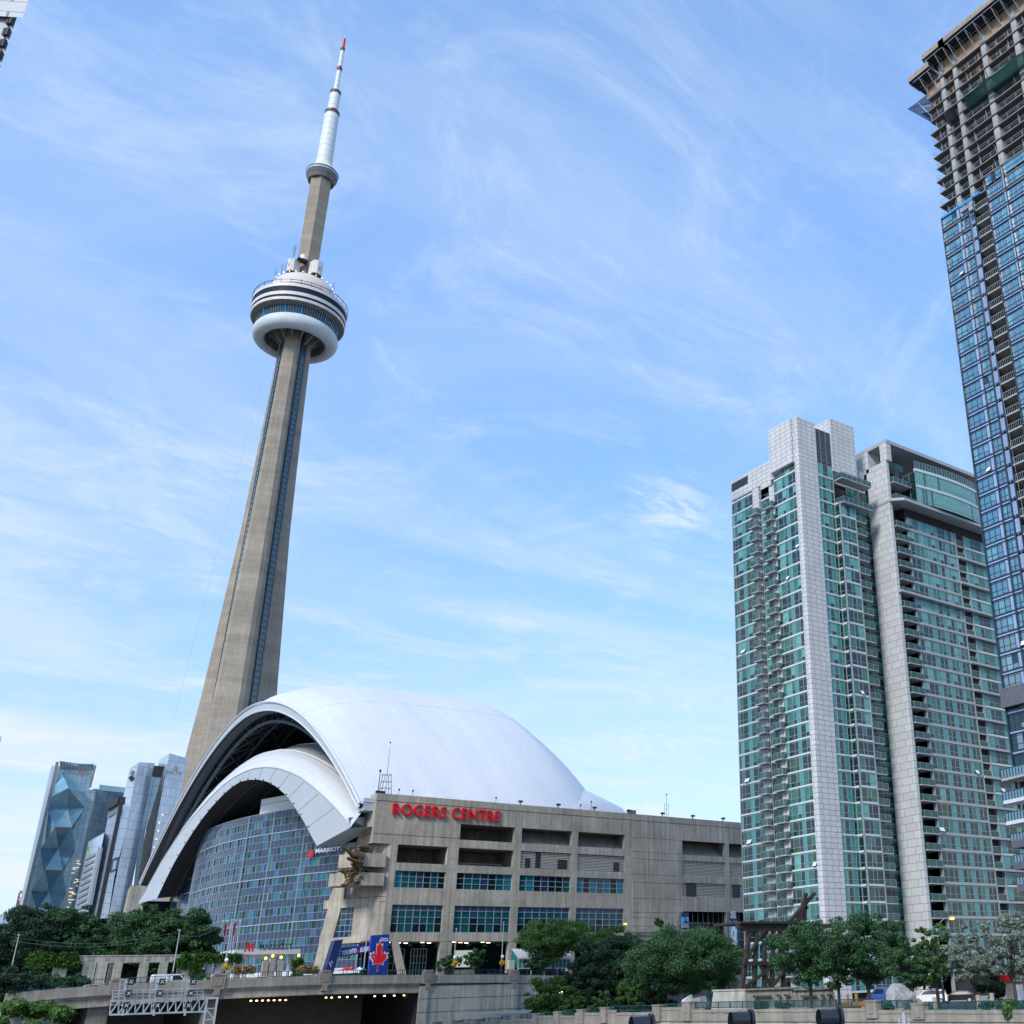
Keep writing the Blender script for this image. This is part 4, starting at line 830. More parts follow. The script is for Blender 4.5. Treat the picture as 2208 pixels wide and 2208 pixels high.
def build_condo_b():
    A = thing('condo_tower', 'green glass condo tower with a column of corner balconies and a flat canopy roof', 'condo tower', (165, 145, -3))
    YB = 133.2; FB = frY(YB); WS = Wins(GM, 9); zk = lambda k: 12.55+2.89*k*.985
    top = 26
    zk = lambda k: 15.45+2.872*(k-1)
    mb = MB(); mb.box(156.6, 190, YB+.5, 146, -3, 91); mb.box(152.6, 156.8, YB+2.4, 146, -3, 98); mb.build('core', M['soff'], A)
    mb = MB(); mb.box(151.8, 152.6, YB+.0, 138.9, -3, 98.9); mb.build('stone_wall', M['stone2'], A)
    bands = MB(); heavy = MB()
    for k in range(-4, top):
        z, z1 = zk(k)+.55, zk(k+1)-.02
        WS.add(FB, 156.75, 171.5, z, z1, [(0, .105, 'o'), (.105, .21, 'w'), (.21, .295, 'w'), (.295, .38, 't'), (.38, .465, 'w'), (.465, .545, 'o'), (.545, .62, 't'), (.62, .70, 'o'), (.70, .78, 'w'), (.78, .84, 't'), (.84, .92, 'o'), (.92, 1, 'w')], lo=[9, 4, .5, 2, .3] if k < 9 else ([6, 4, 1.2, 2, .3] if k < 18 else [2, 3, 5, 0, .5]))  # pane tints get paler with height, standing in for sky reflections
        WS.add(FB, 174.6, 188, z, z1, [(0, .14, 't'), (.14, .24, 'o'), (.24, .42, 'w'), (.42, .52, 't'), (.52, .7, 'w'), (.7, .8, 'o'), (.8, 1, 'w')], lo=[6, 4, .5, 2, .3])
        bands = MB(); FB.box(bands, 156.7, 171.6, zk(k), zk(k)+.5, -.4, .12); bands.build('slab_band', M['bandg'], A); bands = MB(); FB.box(bands, 174.5, 188, zk(k), zk(k)+.4, -.4, .12); bands.build('slab_band', M['band'], A)
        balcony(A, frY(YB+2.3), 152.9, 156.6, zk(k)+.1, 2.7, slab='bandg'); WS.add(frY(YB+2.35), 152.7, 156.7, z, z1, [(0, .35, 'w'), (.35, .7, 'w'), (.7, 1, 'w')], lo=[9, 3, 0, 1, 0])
        mb = MB(); FB.box(mb, 171.6, 174.5, zk(k)+.4, zk(k)+1.5, -.1, -.05, 0); FB.box(mb, 171.6, 174.5, zk(k)+1.5, zk(k)+1.6, -.12, -.02, 1); FB.box(mb, 171.6, 174.5, zk(k), zk(k)+.3, -2.6, 0, 2); FB.box(mb, 171.6, 174.5, zk(k)+.3, zk(k+1), -2.7, -2.6, 3); mb.build('loggia', [M['balg'], M['mullw'], M['bandg'], M['g1']], A)
        if k % 2 == 0: heavy = MB(); FB.box(heavy, 171.5, 188, zk(k)-.1, zk(k)+.35, 0, .7); heavy.build('projecting_slab', M['bandg'], A)
    heavy = MB(); FB.box(heavy, 151.9, 188, zk(20)-.15, zk(20)+.3, 0, .9); heavy.build('projecting_slab', M['bandg'], A)
    mb = MB(); FB.box(mb, 156.6, 156.85, -3, zk(top), -2.4, .2); FB.box(mb, 171.5, 171.7, -3, zk(top), -2.6, .2); FB.box(mb, 174.4, 174.6, -3, zk(top), -2.6, .2); mb.build('vertical_fins', M['mullw'], A)
    
    # transfer slab, curved penthouse
    mb = MB(); mb.prism([(151.7, YB-.4), (153.7, YB-2.4), (188, YB-2.4), (188, YB+4), (151.7, YB+4)], 89.5, 90.1); mb.build('transfer_slab', M['bandg'], A)
    pts = [(158.3, 131.2)]+[(158.3+27*t, 131.2+.0*t-1.6*math.sin(math.pi*t*.75)+ 2.4*t*t) for t in np.linspace(.05, 1, 17)]
    for a, b in zip(pts[:-1], pts[1:]):
        F = FR(a[0], a[1], b[0]-a[0], b[1]-a[1], 1); L = math.hypot(b[0]-a[0], b[1]-a[1])
        for z0, z1 in ((90.3, 93.9), (94.4, 97.6)): WS.add(F, 0, L, z0, z1, [(0, .5, 'w'), (.5, 1, 'w')], lo=[0, 1, 8, 0, .5])
        mb = MB(); F.box(mb, 0, L, 93.9, 94.4, -.3, .1); mb.build('slab_edge', M['band'], A); mb = MB(); F.box(mb, 0, L, 97.6, 98.2, -.3, .12); mb.build('slab_edge', M['band'], A)
        mb = MB(); F.box(mb, 0, L, 98.2, 99.8, .02, .06); pb = mb.build('glass_parapet', M['balg'], A)
        mb = MB(); F.box(mb, 0, .08, 98.2, 99.85, .06, .12); F.box(mb, L*.5, L*.5+.06, 98.2, 99.85, .06, .12); F.box(mb, 0, L, 99.8, 99.9, 0, .12); mb.build('parapet_bars', M['mullw'], pb)
    WS.add(frX(158.3), 131.2, 134.5, 90.3, 97.6, [(0, .5, 'w'), (.5, 1, 'w')], lo=[9, 1, 0, 0, 0])
    mb = MB(); mb.box(158.6, 188, 134.5, 145, 90, 98); mb.build('penthouse_core', M['g1'], A)
    for z in (90.1, 94.0): balcony(A, frY(YB+2.3), 152.8, 158.2, z+.15, 3.1+.3*(z < 92), posts=5)
    mb = MB(); FB.box(mb, 152.6, 158.3, 98.4, 99.9, -1.2, -1.15); mb.build('glass_parapet', M['balg'], A)
    # canopy on columns
    mb = MB(); mb.box(151.8, 188, 132.6, 146, 102.9, 103.7); mb.build('canopy_roof', M['bandg'], A)
    mb = MB(); mb.box(151.8, 153.2, 132.7, 134.6, 98.9, 102.9); mb.box(151.8, 157, 138.1, 146, 98, 102.9); mb.build('stone_wall', M['stone2'], A)
    for x, y in ((160, 138), (170, 138), (180.3, 135)): mb = MB(); mb.box(x, x+1.2, y, y+.9, 98, 102.9); mb.build('column', M['cn'], A)
    WS.finish(A)
build_condo_b()

def build_tower_c():
    A = thing('unfinished_tower', 'very tall tower still under construction, blue glass below and bare concrete floors above', 'tower', (130, 75, -3))
    X = 120.0; F = frX(X); zk = lambda k: 43.2+2.705*k
    WS = Wins([M['b1'], M['b4'], M['b3'], M['b1'], M['b1'], M['b2'], M['mulld'], M['white']], 21)
    r = random.Random(4); lo = [6, 2, .3, 2, 1]
    YL = 87.9; YR = 40.0
    mb = MB(); mb.box(X+.4, 150, YR, 78.2, 20, 113); mb.box(X+.4, 150, 81.4, YL-.3, 20, 112); mb.box(X+2.2, 150, YR, YL-.3, 20, 113); mb.build('core', M['soff'], A)
    bandm = MB(); nf = 27
    for k in range(-7, nf):
        z, z1 = zk(k)+.62, zk(k+1)-.02; hi = k < nf
        dk = k < -3; l2 = [1, 0, 9, 0, 0] if dk else lo
        WS.add(F, 84.85, 87.8, z, z1, [(0, .32, 'o'), (.32, .68, 'w'), (.68, 1, 'w')], mw=6, fr=.10, lo=l2); 
        WS.add(F, 82.4, 84.0, z, z1, [(0, .5, 'w'), (.5, 1, 'o')], mw=6, fr=.10, lo=l2)
        WS.add(F, 75.4, 78.3, z, z1, [(0, .33, 'w'), (.33, .66, 'w'), (.66, 1, 'w')], mw=6, fr=.10, lo=l2)
        for a in (69.2, 63.0, 57.0): WS.add(F, a, a+5.6, z, z1, [(i/6, (i+1)/6, 'w') for i in range(6)], mw=6, fr=.10, lo=l2)
        # metal spandrels: two dark rails with a pale strip between; some not yet covered
        for a, b in ((82.3, 87.9), (YR, 78.4)):
            pk = 2 if (k > 18 and r.random() < .25) else 1
            F.box(bandm, a, b, zk(k)+.16, zk(k)+.40, -.3, .05, pk); F.box(bandm, a, b, zk(k), zk(k)+.1, -.3, .14, 0); F.box(bandm, a, b, zk(k)+.44, zk(k)+.62, -.3, .14, 0)
        for a, b in ((84.05, 84.8), (81.25, 82.25), (74.8, 75.35)):
            F.box(bandm, a, b, zk(k)+.6, zk(k+1), -.2, .03, 1)
        F.box(bandm, 81.2, 82.3, zk(k)+.25, zk(k)+.6, -.2, .1, 0)
        # loggia balconies
        mb = MB(); F.box(mb, 78.5, 81.1, zk(k)-.12, zk(k)+.12, -2.2, .1, 0); F.box(mb, 78.5, 81.1, zk(k)+.12, zk(k)+.2, -.06, .0, 1); b = mb.build('balcony', [M['cn'], M['mull']], A)
        mb = MB(); F.box(mb, 78.5, 81.1, zk(k)+1.15, zk(k)+1.22, -.06, .02)
        for i in range(9): u = 78.5+2.55*i/8; F.box(mb, u, u+.04, zk(k)+.2, zk(k)+1.15, -.04, 0)
        mb.build('railing', M['mullw'], b)
        mb = MB(); F.quad(mb, 78.4, 81.2, zk(k)+.12, zk(k+1)-.12, -2.1, 2 if r.random() < .6 else 0); mb.build('back_window', [M['b3'], M['b1'], M['g1']], A)
    bandm.build('spandrels', [M['mulld'], M['b2'], M['pink']], A)
    mb = MB(); 
    for y in (87.85, 82.3, 81.2, 78.4, 84.02, 74.8): F.box(mb, y-.10, y+.10, 20, zk(nf)+(.0 if y > 79 else 2), 0, .28)
    mb.build('vertical_fins', M['mulld'], A)
    mb = MB(); F.box(mb, 79.8, 88.0, zk(nf)-.05, zk(nf)+.35, -.2, .2); mb.build('membrane_strip', M['bluet'], A)
    for a in (75.4, 69.2, 63.0): WS.add(F, a, a+(2.9 if a > 70 else 5.6), zk(nf)+.6, zk(nf)+2.4, [(i/3, (i+1)/3, 'w') for i in range(3)], mw=6, lo=lo)
    WS.finish(A)
    # bare frame
    top = 38
    for k in range(nf, top+1):
        z = zk(nf)+2.62*(k-nf); mb = MB()
        yl = YL-.3 if k % 2 else YL+.1
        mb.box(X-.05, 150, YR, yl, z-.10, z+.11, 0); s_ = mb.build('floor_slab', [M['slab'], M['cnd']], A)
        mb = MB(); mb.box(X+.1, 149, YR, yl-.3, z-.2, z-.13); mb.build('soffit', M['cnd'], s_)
        g = MB()
        for y in np.arange(YR+20, yl, 2.1): F.box(g, y, y+.05, z+.14, z+1.15, -.1, -.05); 
        g.tube((X+.05, YR, z+1.15), (X+.05, yl, z+1.15), .03, None, 4); g.tube((X+.05, YR, z+.7), (X+.05, yl, z+.7), .025, None, 4)
        for x in (121, 123, 125, 127.5): g.tube((x, yl, z+.1), (x, yl, z+1.2), .035, None, 4)
        g.tube((X, yl, z+1.15), (130, yl, z+1.15), .03, None, 4); g.build('guard_rail', M['galv'], A)
        if k < top:
            mb = MB()
            for i, y in enumerate((86.6, 84.5, 79.5, 76.2, 70.4, 67.1)):
                if r.random() < .75: yy = y+r.uniform(-.5, .5); mb.tube((X+.4+r.random(), yy, z+.1), (X+.4, yy, z+2.5), .055, None, 5, 0)
            if mb.v: mb.build('steel_prop', M['galv'], A)
    zt = zk(nf)+2.62*(top-nf)
    for y0, y1 in ((83.75, 84.55), (80.9, 81.7), (74.5, 75.5), (68.2, 69.2), (62, 63)):
        mb = MB(); mb.box(X+.15, X+3.4, y0, y1, zk(nf), zt+2.5); mb.build('column', M['cn'], A)
    mb = MB(); mb.box(X+9, X+10, YR, 86, zk(nf), zt+1); mb.build('core_wall', M['cnd'], A)
    mb = MB(); mb.box(X+2, X+2.2, 80, 83, zk(nf), zk(nf)+22); mb.build('inner_partition', M['cnd'], A)
    # formwork decks at the top
    for (ya, yb_, zb) in ((87.9, 84.8, zt-.6), (84.8, 81.0, zt+1.9), (81.0, 40, zt+1.9)):
        mb = MB(); F.box(mb, yb_, ya+(.0), zb-1.5, zb+1.6, -.6, -.35, 0)
        for u in np.arange(yb_+.3, ya, 1.1): F.box(mb, u, u+.1, zb-1.5, zb+1.6, -.35, -.25, 1)
        F.box(mb, yb_, ya, zb-1.55, zb-1.35, -.4, -.15, 1); mb.build('plywood_form', [M['ply'], M['plank']], A)
        mb = MB(); ex = 1.6 if ya > 87 else 1.2
        F.box(mb, yb_-.0, ya+ex, zb+1.9, zb+2.1, -6, 2.4, 1)
        for o in np.arange(-.4, 2.3, .45): F.box(mb, yb_, ya+ex, zb+1.62, zb+1.9, o, o+.18, 2)
        for j in range(3): F.box(mb, yb_, ya+ex, zb+2.1+j*.38, zb+2.4+j*.38, 2.3, 2.38, 0)
        mb.box(X-2.3, X+12, ya+ex-.08, ya+ex, zb+2.1, zb+3.2, 0); mb.build('formwork_deck', [M['plank'], M['dark'], M['steel']], A)
        mb = MB()
        for u in np.arange(yb_+.6, ya+.8, 1.9):
            P = F.P; mb.bar(P(u, zb+1.6, 2.1), P(u, zb-.9, -.1), .13); mb.bar(P(u, zb+1.6, 2.1), P(u, zb+1.6, 0), .12); mb.bar(P(u, zb+1.6, .2), P(u, zb-.9, -.05), .12); mb.bar(P(u, zb+.5, 1.1), P(u, zb+1.6, .2), .08)
        mb.bar(F.P(yb_, zb+1.6, .2), F.P(ya+.8, zb+1.6, .2), .08); mb.bar(F.P(yb_, zb+2.15, 2.3), F.P(ya+ex, zb+2.15, 2.3), .06); mb.bar(F.P(yb_, zb+1.6, 2.1), F.P(ya+.8, zb+1.6, 2.1), .08)
        for u in np.arange(yb_+.5, ya+ex, 2.3): mb.tube(F.P(u, zb+2.1, 2.3), F.P(u, zb+4.1, 2.3), .05, None, 4)
        mb.build('deck_brackets', M['galv'], A)
    mb = MB()   # a raking bracket at the free end
    for x in (121, 124, 127.5):
        mb.bar((x, 88.0, zt-5.5), (x, 90.6, zt-.2), .14); mb.bar((x, 87.9, zt-.3), (x, 90.6, zt-.2), .12); mb.bar((x, 88, zt-3), (x, 89.4, zt-2.2), .1)
    mb.build('end_brackets', M['galv'], A)
    for i in range(26):   # orange props
        y = 86.9-(i//2)*2.05+r.uniform(-.25, .25); k = top-1-(i % 2); z = zk(nf)+2.62*(k-nf)
        mb = MB(); mb.box(X+.9, X+1.06, y, y+.16, z+.15, z+2.45); mb.build('orange_prop', M['orange'], A)
    # debris nets on outriggers
    zn = zk(nf)+2.62*(top-4-nf)
    def net(name, pts, m_, nu=10, nv=6):
        a, b, c, d = [np.array(p, float) for p in pts]; mb = MB()
        for j in range(nv+1):
            for i in range(nu+1):
                u, v = i/nu, j/nv; p = (a*(1-u)+b*u)*(1-v)+(d*(1-u)+c*u)*v; p[2] -= 1.1*math.sin(math.pi*u)*math.sin(math.pi*min(1, v*1.1))+.2*math.sin(u*21)*v; mb.v.append(tuple(p))
        for j in range(nv):
            for i in range(nu): k = j*(nu+1)+i; mb.f.append((k, k+1, k+nu+2, k+nu+1)); mb.m.append(0)
        return mb.build(name, m_, A, smooth=True)
    net('debris_net', [(X, 79.8, zn-1), (X, 60, zn-1), (X-1.9, 60, zn+.5), (X-1.9, 78.6, zn+.5)], M['netg'], 30)
    net('debris_net', [(X, 83.5, zn-1.5), (X, 81.5, zn-1.5), (X-1.8, 81.2, zn+.2), (X-1.8, 84.2, zn+.2)], M['black'])
    a_ = onX(1966, 240, 122); b_ = onX(2006, 200, 122); c_ = onX(2006, 240, 122); d_ = onX(1975, 262, 122)
    net('debris_net', [(122, 88, b_[2]), (127, 88, b_[2]), (127, a_[1], a_[2]+.6), (121, a_[1], a_[2])], M['netb'])
    net('debris_net', [(121, 88, b_[2]-5), (124, 88, b_[2]-5), (124, 90, b_[2]-4.4), (121, 90, b_[2]-4.2)], M['netg'])
    mb = MB(); mb.bar((121, a_[1], a_[2]), (121, 87.8, a_[2]-2.5), .1); mb.bar((127, a_[1], a_[2]+.6), (127, 87.8, a_[2]-2), .1); mb.bar((121, a_[1], a_[2]), (127, a_[1], a_[2]+.6), .07)
    for y in (79, 74, 69, 64): mb.bar((X, y, zn-2.4), (X-2.2, y-.1, zn+2.2), .1)
    mb.build('net_outriggers', M['dark'], A)
    # suspended work platform
    q = onX(2085, 445, X-1.2); mb = MB(); y, z = float(q[1]), float(q[2])
    mb.box(X-1.5, X-.7, y-1.2, y+1.2, z-.6, z-.45)
    for dx in (-1.5, -.7):
        for zz_ in (z-.1, z+.5): mb.tube((X+dx, y-1.2, zz_), (X+dx, y+1.2, zz_), .035, None, 4)
        for dy in (-1.2, -.4, .4, 1.2): mb.tube((X+dx, y+dy, z-.5), (X+dx, y+dy, z+.5), .03, None, 4)
    mb.box(X-1.4, X-.8, y-1.1, y-.4, z-1.3, z-.6)
    tag(mb.build('work_platform', M['galv'], None, org=(X-1.1, y, z)), 'small steel work platform hung by ropes at the top edge of the blue cladding', 'work platform')
    mb = MB(); mb.tube((X-1.1, y-1, z+.5), (X-.2, y-1, z+26), .025, None, 4); mb.tube((X-1.1, y+1, z+.5), (X-.2, y+1, z+26), .025, None, 4)
    mb.tube((X-1.1, y-.2, z-.6), (X-1.6, y-1.4, 8), .03, None, 4); mb.tube((X-1.1, y-.3, z-.6), (X-2.2, y-4.5, -2), .03, None, 4); tag(mb.build('rope', M['mullw'], None, org=(X-1.1, y, z)), 'long thin ropes hanging down the face of the unfinished tower', 'rope')
    # podium with balconies
    mb = MB(); mb.box(X-.2, 150, YR, 86.5, -3, 26); mb.build('podium_wall', M['b3'], A)
    mb = MB(); mb.box(X-.9, 150, YR, 88.0, 33.3, 35.9); mb.build('stone_band', M['granite'], A)
    for (px, py, m_, th, h) in ((2159, 1680, 'cn', .3, 1.2), (2163, 1727, 'wmetal', .45, 1.1), (2169, 1772, 'wmetal', .45, 1.1), (2180, 1814, 'granite', .9, .9), (2187, 1860, 'granite', .9, .9), (2193, 1908, 'granite', .9, .9)):
        q = onX(px, py, X-2.4); y1, z = float(q[1]), float(q[2]); mb = MB()
        mb.prism([(X-2.4, y1), (X-3.4, y1-6), (X-4.6, YR), (X+1, YR), (X+1, y1)], z-th, z); b = mb.build('balcony', M[m_], A)
        mb = MB(); mb.face([(X-2.36, y1-.05, z), (X-3.36, y1-6, z), (X-3.36, y1-6, z+h), (X-2.36, y1-.05, z+h)]); mb.face([(X-3.36, y1-6, z), (X-4.5, YR, z), (X-4.5, YR, z+h), (X-3.36, y1-6, z+h)]); mb.face([(X+.5, y1-.05, z), (X-2.36, y1-.05, z), (X-2.36, y1-.05, z+h), (X+.5, y1-.05, z+h)]); mb.build('glass_rail', M['b1'], b)
        mb = MB()
        for i in range(12): t = i/11; mb.tube((X-2.4-1.0*t, y1-6*t, z), (X-2.4-1.0*t, y1-6*t, z+h+.05), .04, None, 4)
        mb.tube((X-2.4, y1, z+h), (X-3.4, y1-6, z+h), .04, None, 4); mb.build('rail_posts', M['mulld'], b)
build_tower_c()
# ---------------------------------------------------------------- far towers on the left
M['fgrid'] = mat('far_blue_glass_grid', (.24, .36, .44), .12, .35, var=.18, scale=.06, brick=(3.9, 1.5, .10, .55, .8, 0))
M['fgridp'] = mat('far_pale_glass_grid', (.58, .64, .72), .16, .45, var=.12, scale=.05, brick=(3.4, 1.7, .14, .62, .8, 0))
M['fsmooth'] = mat('far_smooth_glass', (.60, .67, .77), .10, .6, var=.10, scale=.03, brick=(3.8, 60, .12, .6, .96, 0))
M['fcol'] = mat('far_column_glass', (.20, .29, .36), .2, .4, var=.1, scale=.05, brick=(3.4, 1.7, .14, .6, .85, 0))
M['fa'] = glass('facet_dark_glass', (.06, .15, .21), .06, .8, 0, ior=1.8); M['fb'] = glass('facet_pale_glass', (.26, .42, .46), .1, .7, 0, ior=1.7); M['fc'] = glass('facet_blue_glass', (.13, .28, .37), .06, .8, 0, ior=1.8)
def pxprism(parent, name, tops, m_, z0=-3, cap=None):
    # tops: list of (px, py, distance) for the roof corners, counter-clockwise or clockwise round the plan
    P = [onD(*t) for t in tops]; mb = MB(); n = len(P)
    mb.v += [(p[0], p[1], z0) for p in P]+[tuple(p) for p in P]
    for i in range(n): j = (i+1) % n; mb.f.append((i, j, n+j, n+i)); mb.m.append(0)
    mb.f.append(tuple(range(n, 2*n))); mb.m.append(1)
    return mb.build(name, [M[m_], M['bandg']] if cap is None else [M[m_], M[cap]], parent)
def build_far():
    C = lambda x, y: (40+x/4.83, 1620+y/4.83)
    p = onD(150, 1900, 560); T = thing('faceted_tower', 'dark blue glass office tower with triangular facets and red letters at its top', 'tower', (p[0], p[1], -3))
    D = 560
    pxprism(T, 'main_block', [(*C(425, 190), D), (*C(775, 200), D), (*C(770, 190), D+30), (*C(330, 185), D+40), (*C(345, 152), D+14), (*C(404, 150), D)], 'fgrid')
    pxprism(T, 'middle_block', [(*C(390, 392), D-.6), (*C(806, 408), D-.6), (*C(790, 400), D+28), (*C(400, 392), D+28)], 'fgrid')
    pxprism(T, 'low_block', [(*C(775, 392), D+1), (*C(1130, 430), D+8), (*C(1150, 420), D+40), (*C(800, 390), D+30)], 'fgrid')
    mb = MB(); a, b, c, d = [onD(*C(*q), D+o) for q, o in (((435, 190), 0), ((435, 104), -2), ((780, 135), -2), ((775, 200), 0))]; e = onD(*C(600, 132), D+4); mb.face([a, d, c, e, b]); mb.build('glass_crown', M['b4'], T)
    mb = MB(); a, b, c, d = [onD(*C(*q), D+3) for q in ((838, 405), (845, 347), (1120, 378), (1115, 432))]; mb.face([a, d, c, b]); mb.build('glass_crown', M['b4'], T)
    mb = MB()
    for k in range(13):
        t = k/12; q0 = onD(*C(435+345*t, 190+8*t), D-1); q1 = onD(*C(435+345*t, 104+31*t), D-2.6); mb.bar(q0, q1, .3)
    mb.bar(onD(*C(435, 104), D-2.6), onD(*C(600, 132), D+3.6), .35); mb.bar(onD(*C(600, 132), D+3.6), onD(*C(785, 134), D-2.6), .35); mb.build('crown_bars', M['mullw'], T)
    mb = MB(); mb.bar(onD(*C(405, 112), D-4), onD(*C(250, 800), D-4), 1.1); mb.bar(onD(*C(250, 800), D-4), onD(*C(30, 1715), D-4), 1.1); mb.bar(onD(*C(802, 145), D-3), onD(*C(745, 378), D-3), .7); mb.bar(onD(*C(804, 415), D-1.5), onD(*C(590, 1560), D-1.5), .4); mb.build('edge_fins', M['mull'], T)
    # facets: rows of triangles, alternate rows of points stand forward
    Mf = [M['fa'], M['fb'], M['fc']]
    K = {'a': (440, 200, 0), 'b': (350, 470, 5), 'c': (520, 380, 7), 'd': (690, 420, 2), 'e': (300, 600, 1), 'f': (510, 592, 1), 'g': (690, 592, 2), 'h': (380, 788, 8), 'i': (556, 790, 7), 'j': (235, 1003, 1), 'k': (418, 1010, 0), 'l': (590, 1018, 3), 'm': (275, 1232, 8), 'n': (458, 1240, 7), 'o': (132, 1455, 1), 'p': (320, 1462, 0), 'q': (496, 1468, 3), 'r': (205, 1640, 8), 's': (370, 1690, 7), 't': (100, 1720, 1), 'u': (260, 1730, 0), 'v': (430, 1740, 2)}
    pt = {k: onD(*C(x, y), D-1.5-o) for k, (x, y, o) in K.items()}
    for tri, mi in (('bcf', 2), ('bef', 2), ('cdg', 1), ('cfg', 0), ('efh', 2), ('fgi', 0), ('fhi', 1), ('hjk', 1), ('hik', 0), ('ikl', 2), ('ejh', 2), ('jkm', 0), ('kmn', 1), ('kln', 0), ('mop', 1), ('mnp', 0), ('npq', 2), ('opr', 0), ('prs', 1), ('pqs', 0), ('rtu', 1), ('rsu', 0), ('suv', 2), ('acd', 2), ('abc', 2)):
        mb = MB(); mb.face([pt[c] for c in tri]); mb.build('facet', Mf[mi], T)
    v, f = text_mb('CISCO', 1, .2, .02); x1 = max(p[0] for p in v); A = onD(*C(600, 215), D-5); B = onD(*C(726, 222), D-5); mb = MB()
    u = (B-A)/x1; hgt = float(onD(*C(604, 190), D-5)[2]-A[2]); mb.v = [tuple(A+u*p[0]+np.array((0, 0, 1))*p[1]*hgt*1.3) for p in v]; mb.f = f; mb.m = [0]*len(f); mb.build('lettering', M['red'], T)
    r = random.Random(8); 
    for i in range(20):   # lit ceilings seen through the glass
        x, y = r.uniform(590, 670), r.uniform(1070, 1640); x -= (y-1060)*.19
        mb = MB(); a = onD(*C(x, y), D-1.2); b = onD(*C(x+r.uniform(18, 60), y+r.uniform(-2, 12)), D-1.2); mb.bar(a, b, .25); mb.build('lit_ceiling', lampm_c, T)
    # slender tower with horizontal louvres
    p = onD(200, 1900, 475); T = thing('office_tower', 'pale reflective office tower with horizontal dark louvres and a small green and violet sign', 'tower', (p[0], p[1], -3))
    pxprism(T, 'louvred_block', [(*C(728, 940), 478), (*C(895, 845), 466), (*C(900, 842), 500), (*C(740, 935), 505)], 'fsmooth')
    pxprism(T, 'main_block', [(*C(960, 548), 474), (*C(1068, 485), 464), (*C(1100, 490), 500), (*C(970, 545), 505)], 'fsmooth')
    mb = MB(); mb.bar(onD(*C(1082, 482), 463), onD(*C(905, 1350), 463), 1.2); mb.bar(onD(*C(905, 1350), 463), onD(*C(818, 1775), 463), 1.2); mb.build('dark_edge_strip', M['dark'], T)
    for k in range(9):
        y = 1050+k*67; xl = 712-(k*67)*.20; mb = MB(); mb.bar(onD(*C(xl-6, y+75), 476.5), onD(*C(xl+130-k*2, y+5), 467), .9); mb.build('louvre', M['mull'], T)
    for k in range(6): mb = MB(); mb.bar(onD(*C(955-k*5, 585+k*20), 472.6), onD(*C(1072-k*4, 510+k*21), 463.4), .55 if k else 2.6); mb.build('louvre', M['dark'] if not k else M['mull'], T)
    mb = MB(); mb.bar(onD(*C(850, 1000), 467), onD(*C(735, 1600), 467), 1.6); mb.build('pale_strip', M['bandg'], T)
    v, f = text_mb('TELUS', 1, .2, .03); x1 = max(p[0] for p in v); A = onD(*C(742, 1025), 475.5); B = onD(*C(812, 985), 470.5); mb = MB(); u = (B-A)/x1; h_ = float(onD(*C(745, 975), 475)[2]-A[2]); u[2] = 0
    mb.v = [tuple(A+u*p[0]+np.array((0, 0, 1))*(p[1]*h_+p[0]*1.2)) for p in v]; mb.f = f; mb.m = [0]*len(f); mb.build('lettering', mat('violet_sign', (.12, .08, .25), .5), T)
    mb = MB(); mb.face([onD(*C(x, y), 476) for x, y in ((708, 1045), (745, 1020), (735, 985), (715, 1000))]); mb.build('emblem', mat('green_sign', (.10, .35, .04), .5), T)
    # twin slab hotel tower
    p = onD(320, 1900, 480); T = thing('twin_slab_tower', 'pale blue glass tower made of two slabs with a dark joint at the top', 'tower', (p[0], p[1], -3))
    pxprism(T, 'left_slab', [(*C(1158, 182), 500), (*C(1252, 112), 480), (*C(1420, 124), 486), (*C(1424, 122), 520)], 'fgridp')
    pxprism(T, 'right_slab', [(*C(1465, 90), 502), (*C(1572, 18), 484), (*C(1760, 74), 490), (*C(1764, 70), 520)], 'fgridp')
    def plate(name, pts, m_, o):
        mb = MB(); mb.face([onD(*C(x, y), o) for x, y in pts]); return mb.build(name, M[m_], T)
    plate('left_face', [(1158, 184), (1250, 114), (1175, 500), (1115, 830), (1000, 1300), (930, 1740), (840, 1740), (935, 1250), (1030, 800), (1085, 500)], 'fsmooth', 479)
    plate('recessed_joint', [(1388, 258), (1492, 262), (1322, 830), (1245, 1330), (1200, 1640), (1160, 1640), (1195, 1430), (1240, 1020), (1300, 700)], 'fcol', 483)
    plate('dark_joint', [(1412, 148), (1524, 158), (1490, 264), (1386, 258)], 'black', 482.5)
    for txt, x0, y0, x1_, h in (('DELTA', 1533, 232, 1700, 30),):
        v, f = text_mb(txt, 1, .2, .02); xm = max(p[0] for p in v); A = onD(*C(x0, y0), 482); B = onD(*C(x1_, y0+14), 483); mb = MB(); u = (B-A)/xm; hh = float(onD(*C(x0, y0-h), 482)[2]-A[2])
        mb.v = [tuple(A+u*p[0]+np.array((0, 0, 1))*p[1]*hh*1.35) for p in v]; mb.f = f; mb.m = [0]*len(f); mb.build('lettering', M['mull'], T)
    for (cx, cy, r_, dd) in ((1636, 180, 26, 482), (1190, 222, 20, 478)):
        mb = MB(); pts = [onD(*C(cx+r_*math.cos(a), cy+r_*.9*math.sin(a)), dd) for a in np.linspace(.4, 2*math.pi, 14)]; mb.path(pts, .25, 4); mb.path([onD(*C(cx-4, cy+r_*.6), dd), onD(*C(cx+3, cy-r_), dd), onD(*C(cx+14, cy+r_*.5), dd)], .25, 4); mb.build('emblem', M['mull'], T)
    mb = MB(); mb.bar(onD(*C(1160, 290), 478), onD(*C(1197, 268), 478), 1.6); mb.build('lettering', M['dark'], T)
    mb = MB(); pts = [onD(*C(*q), 478) for q in ((982, 1130), (1040, 1105), (1020, 1225), (960, 1255), (982, 1130))]; mb.path(pts, .4, 4); mb.build('window_frame', M['mull'], T)
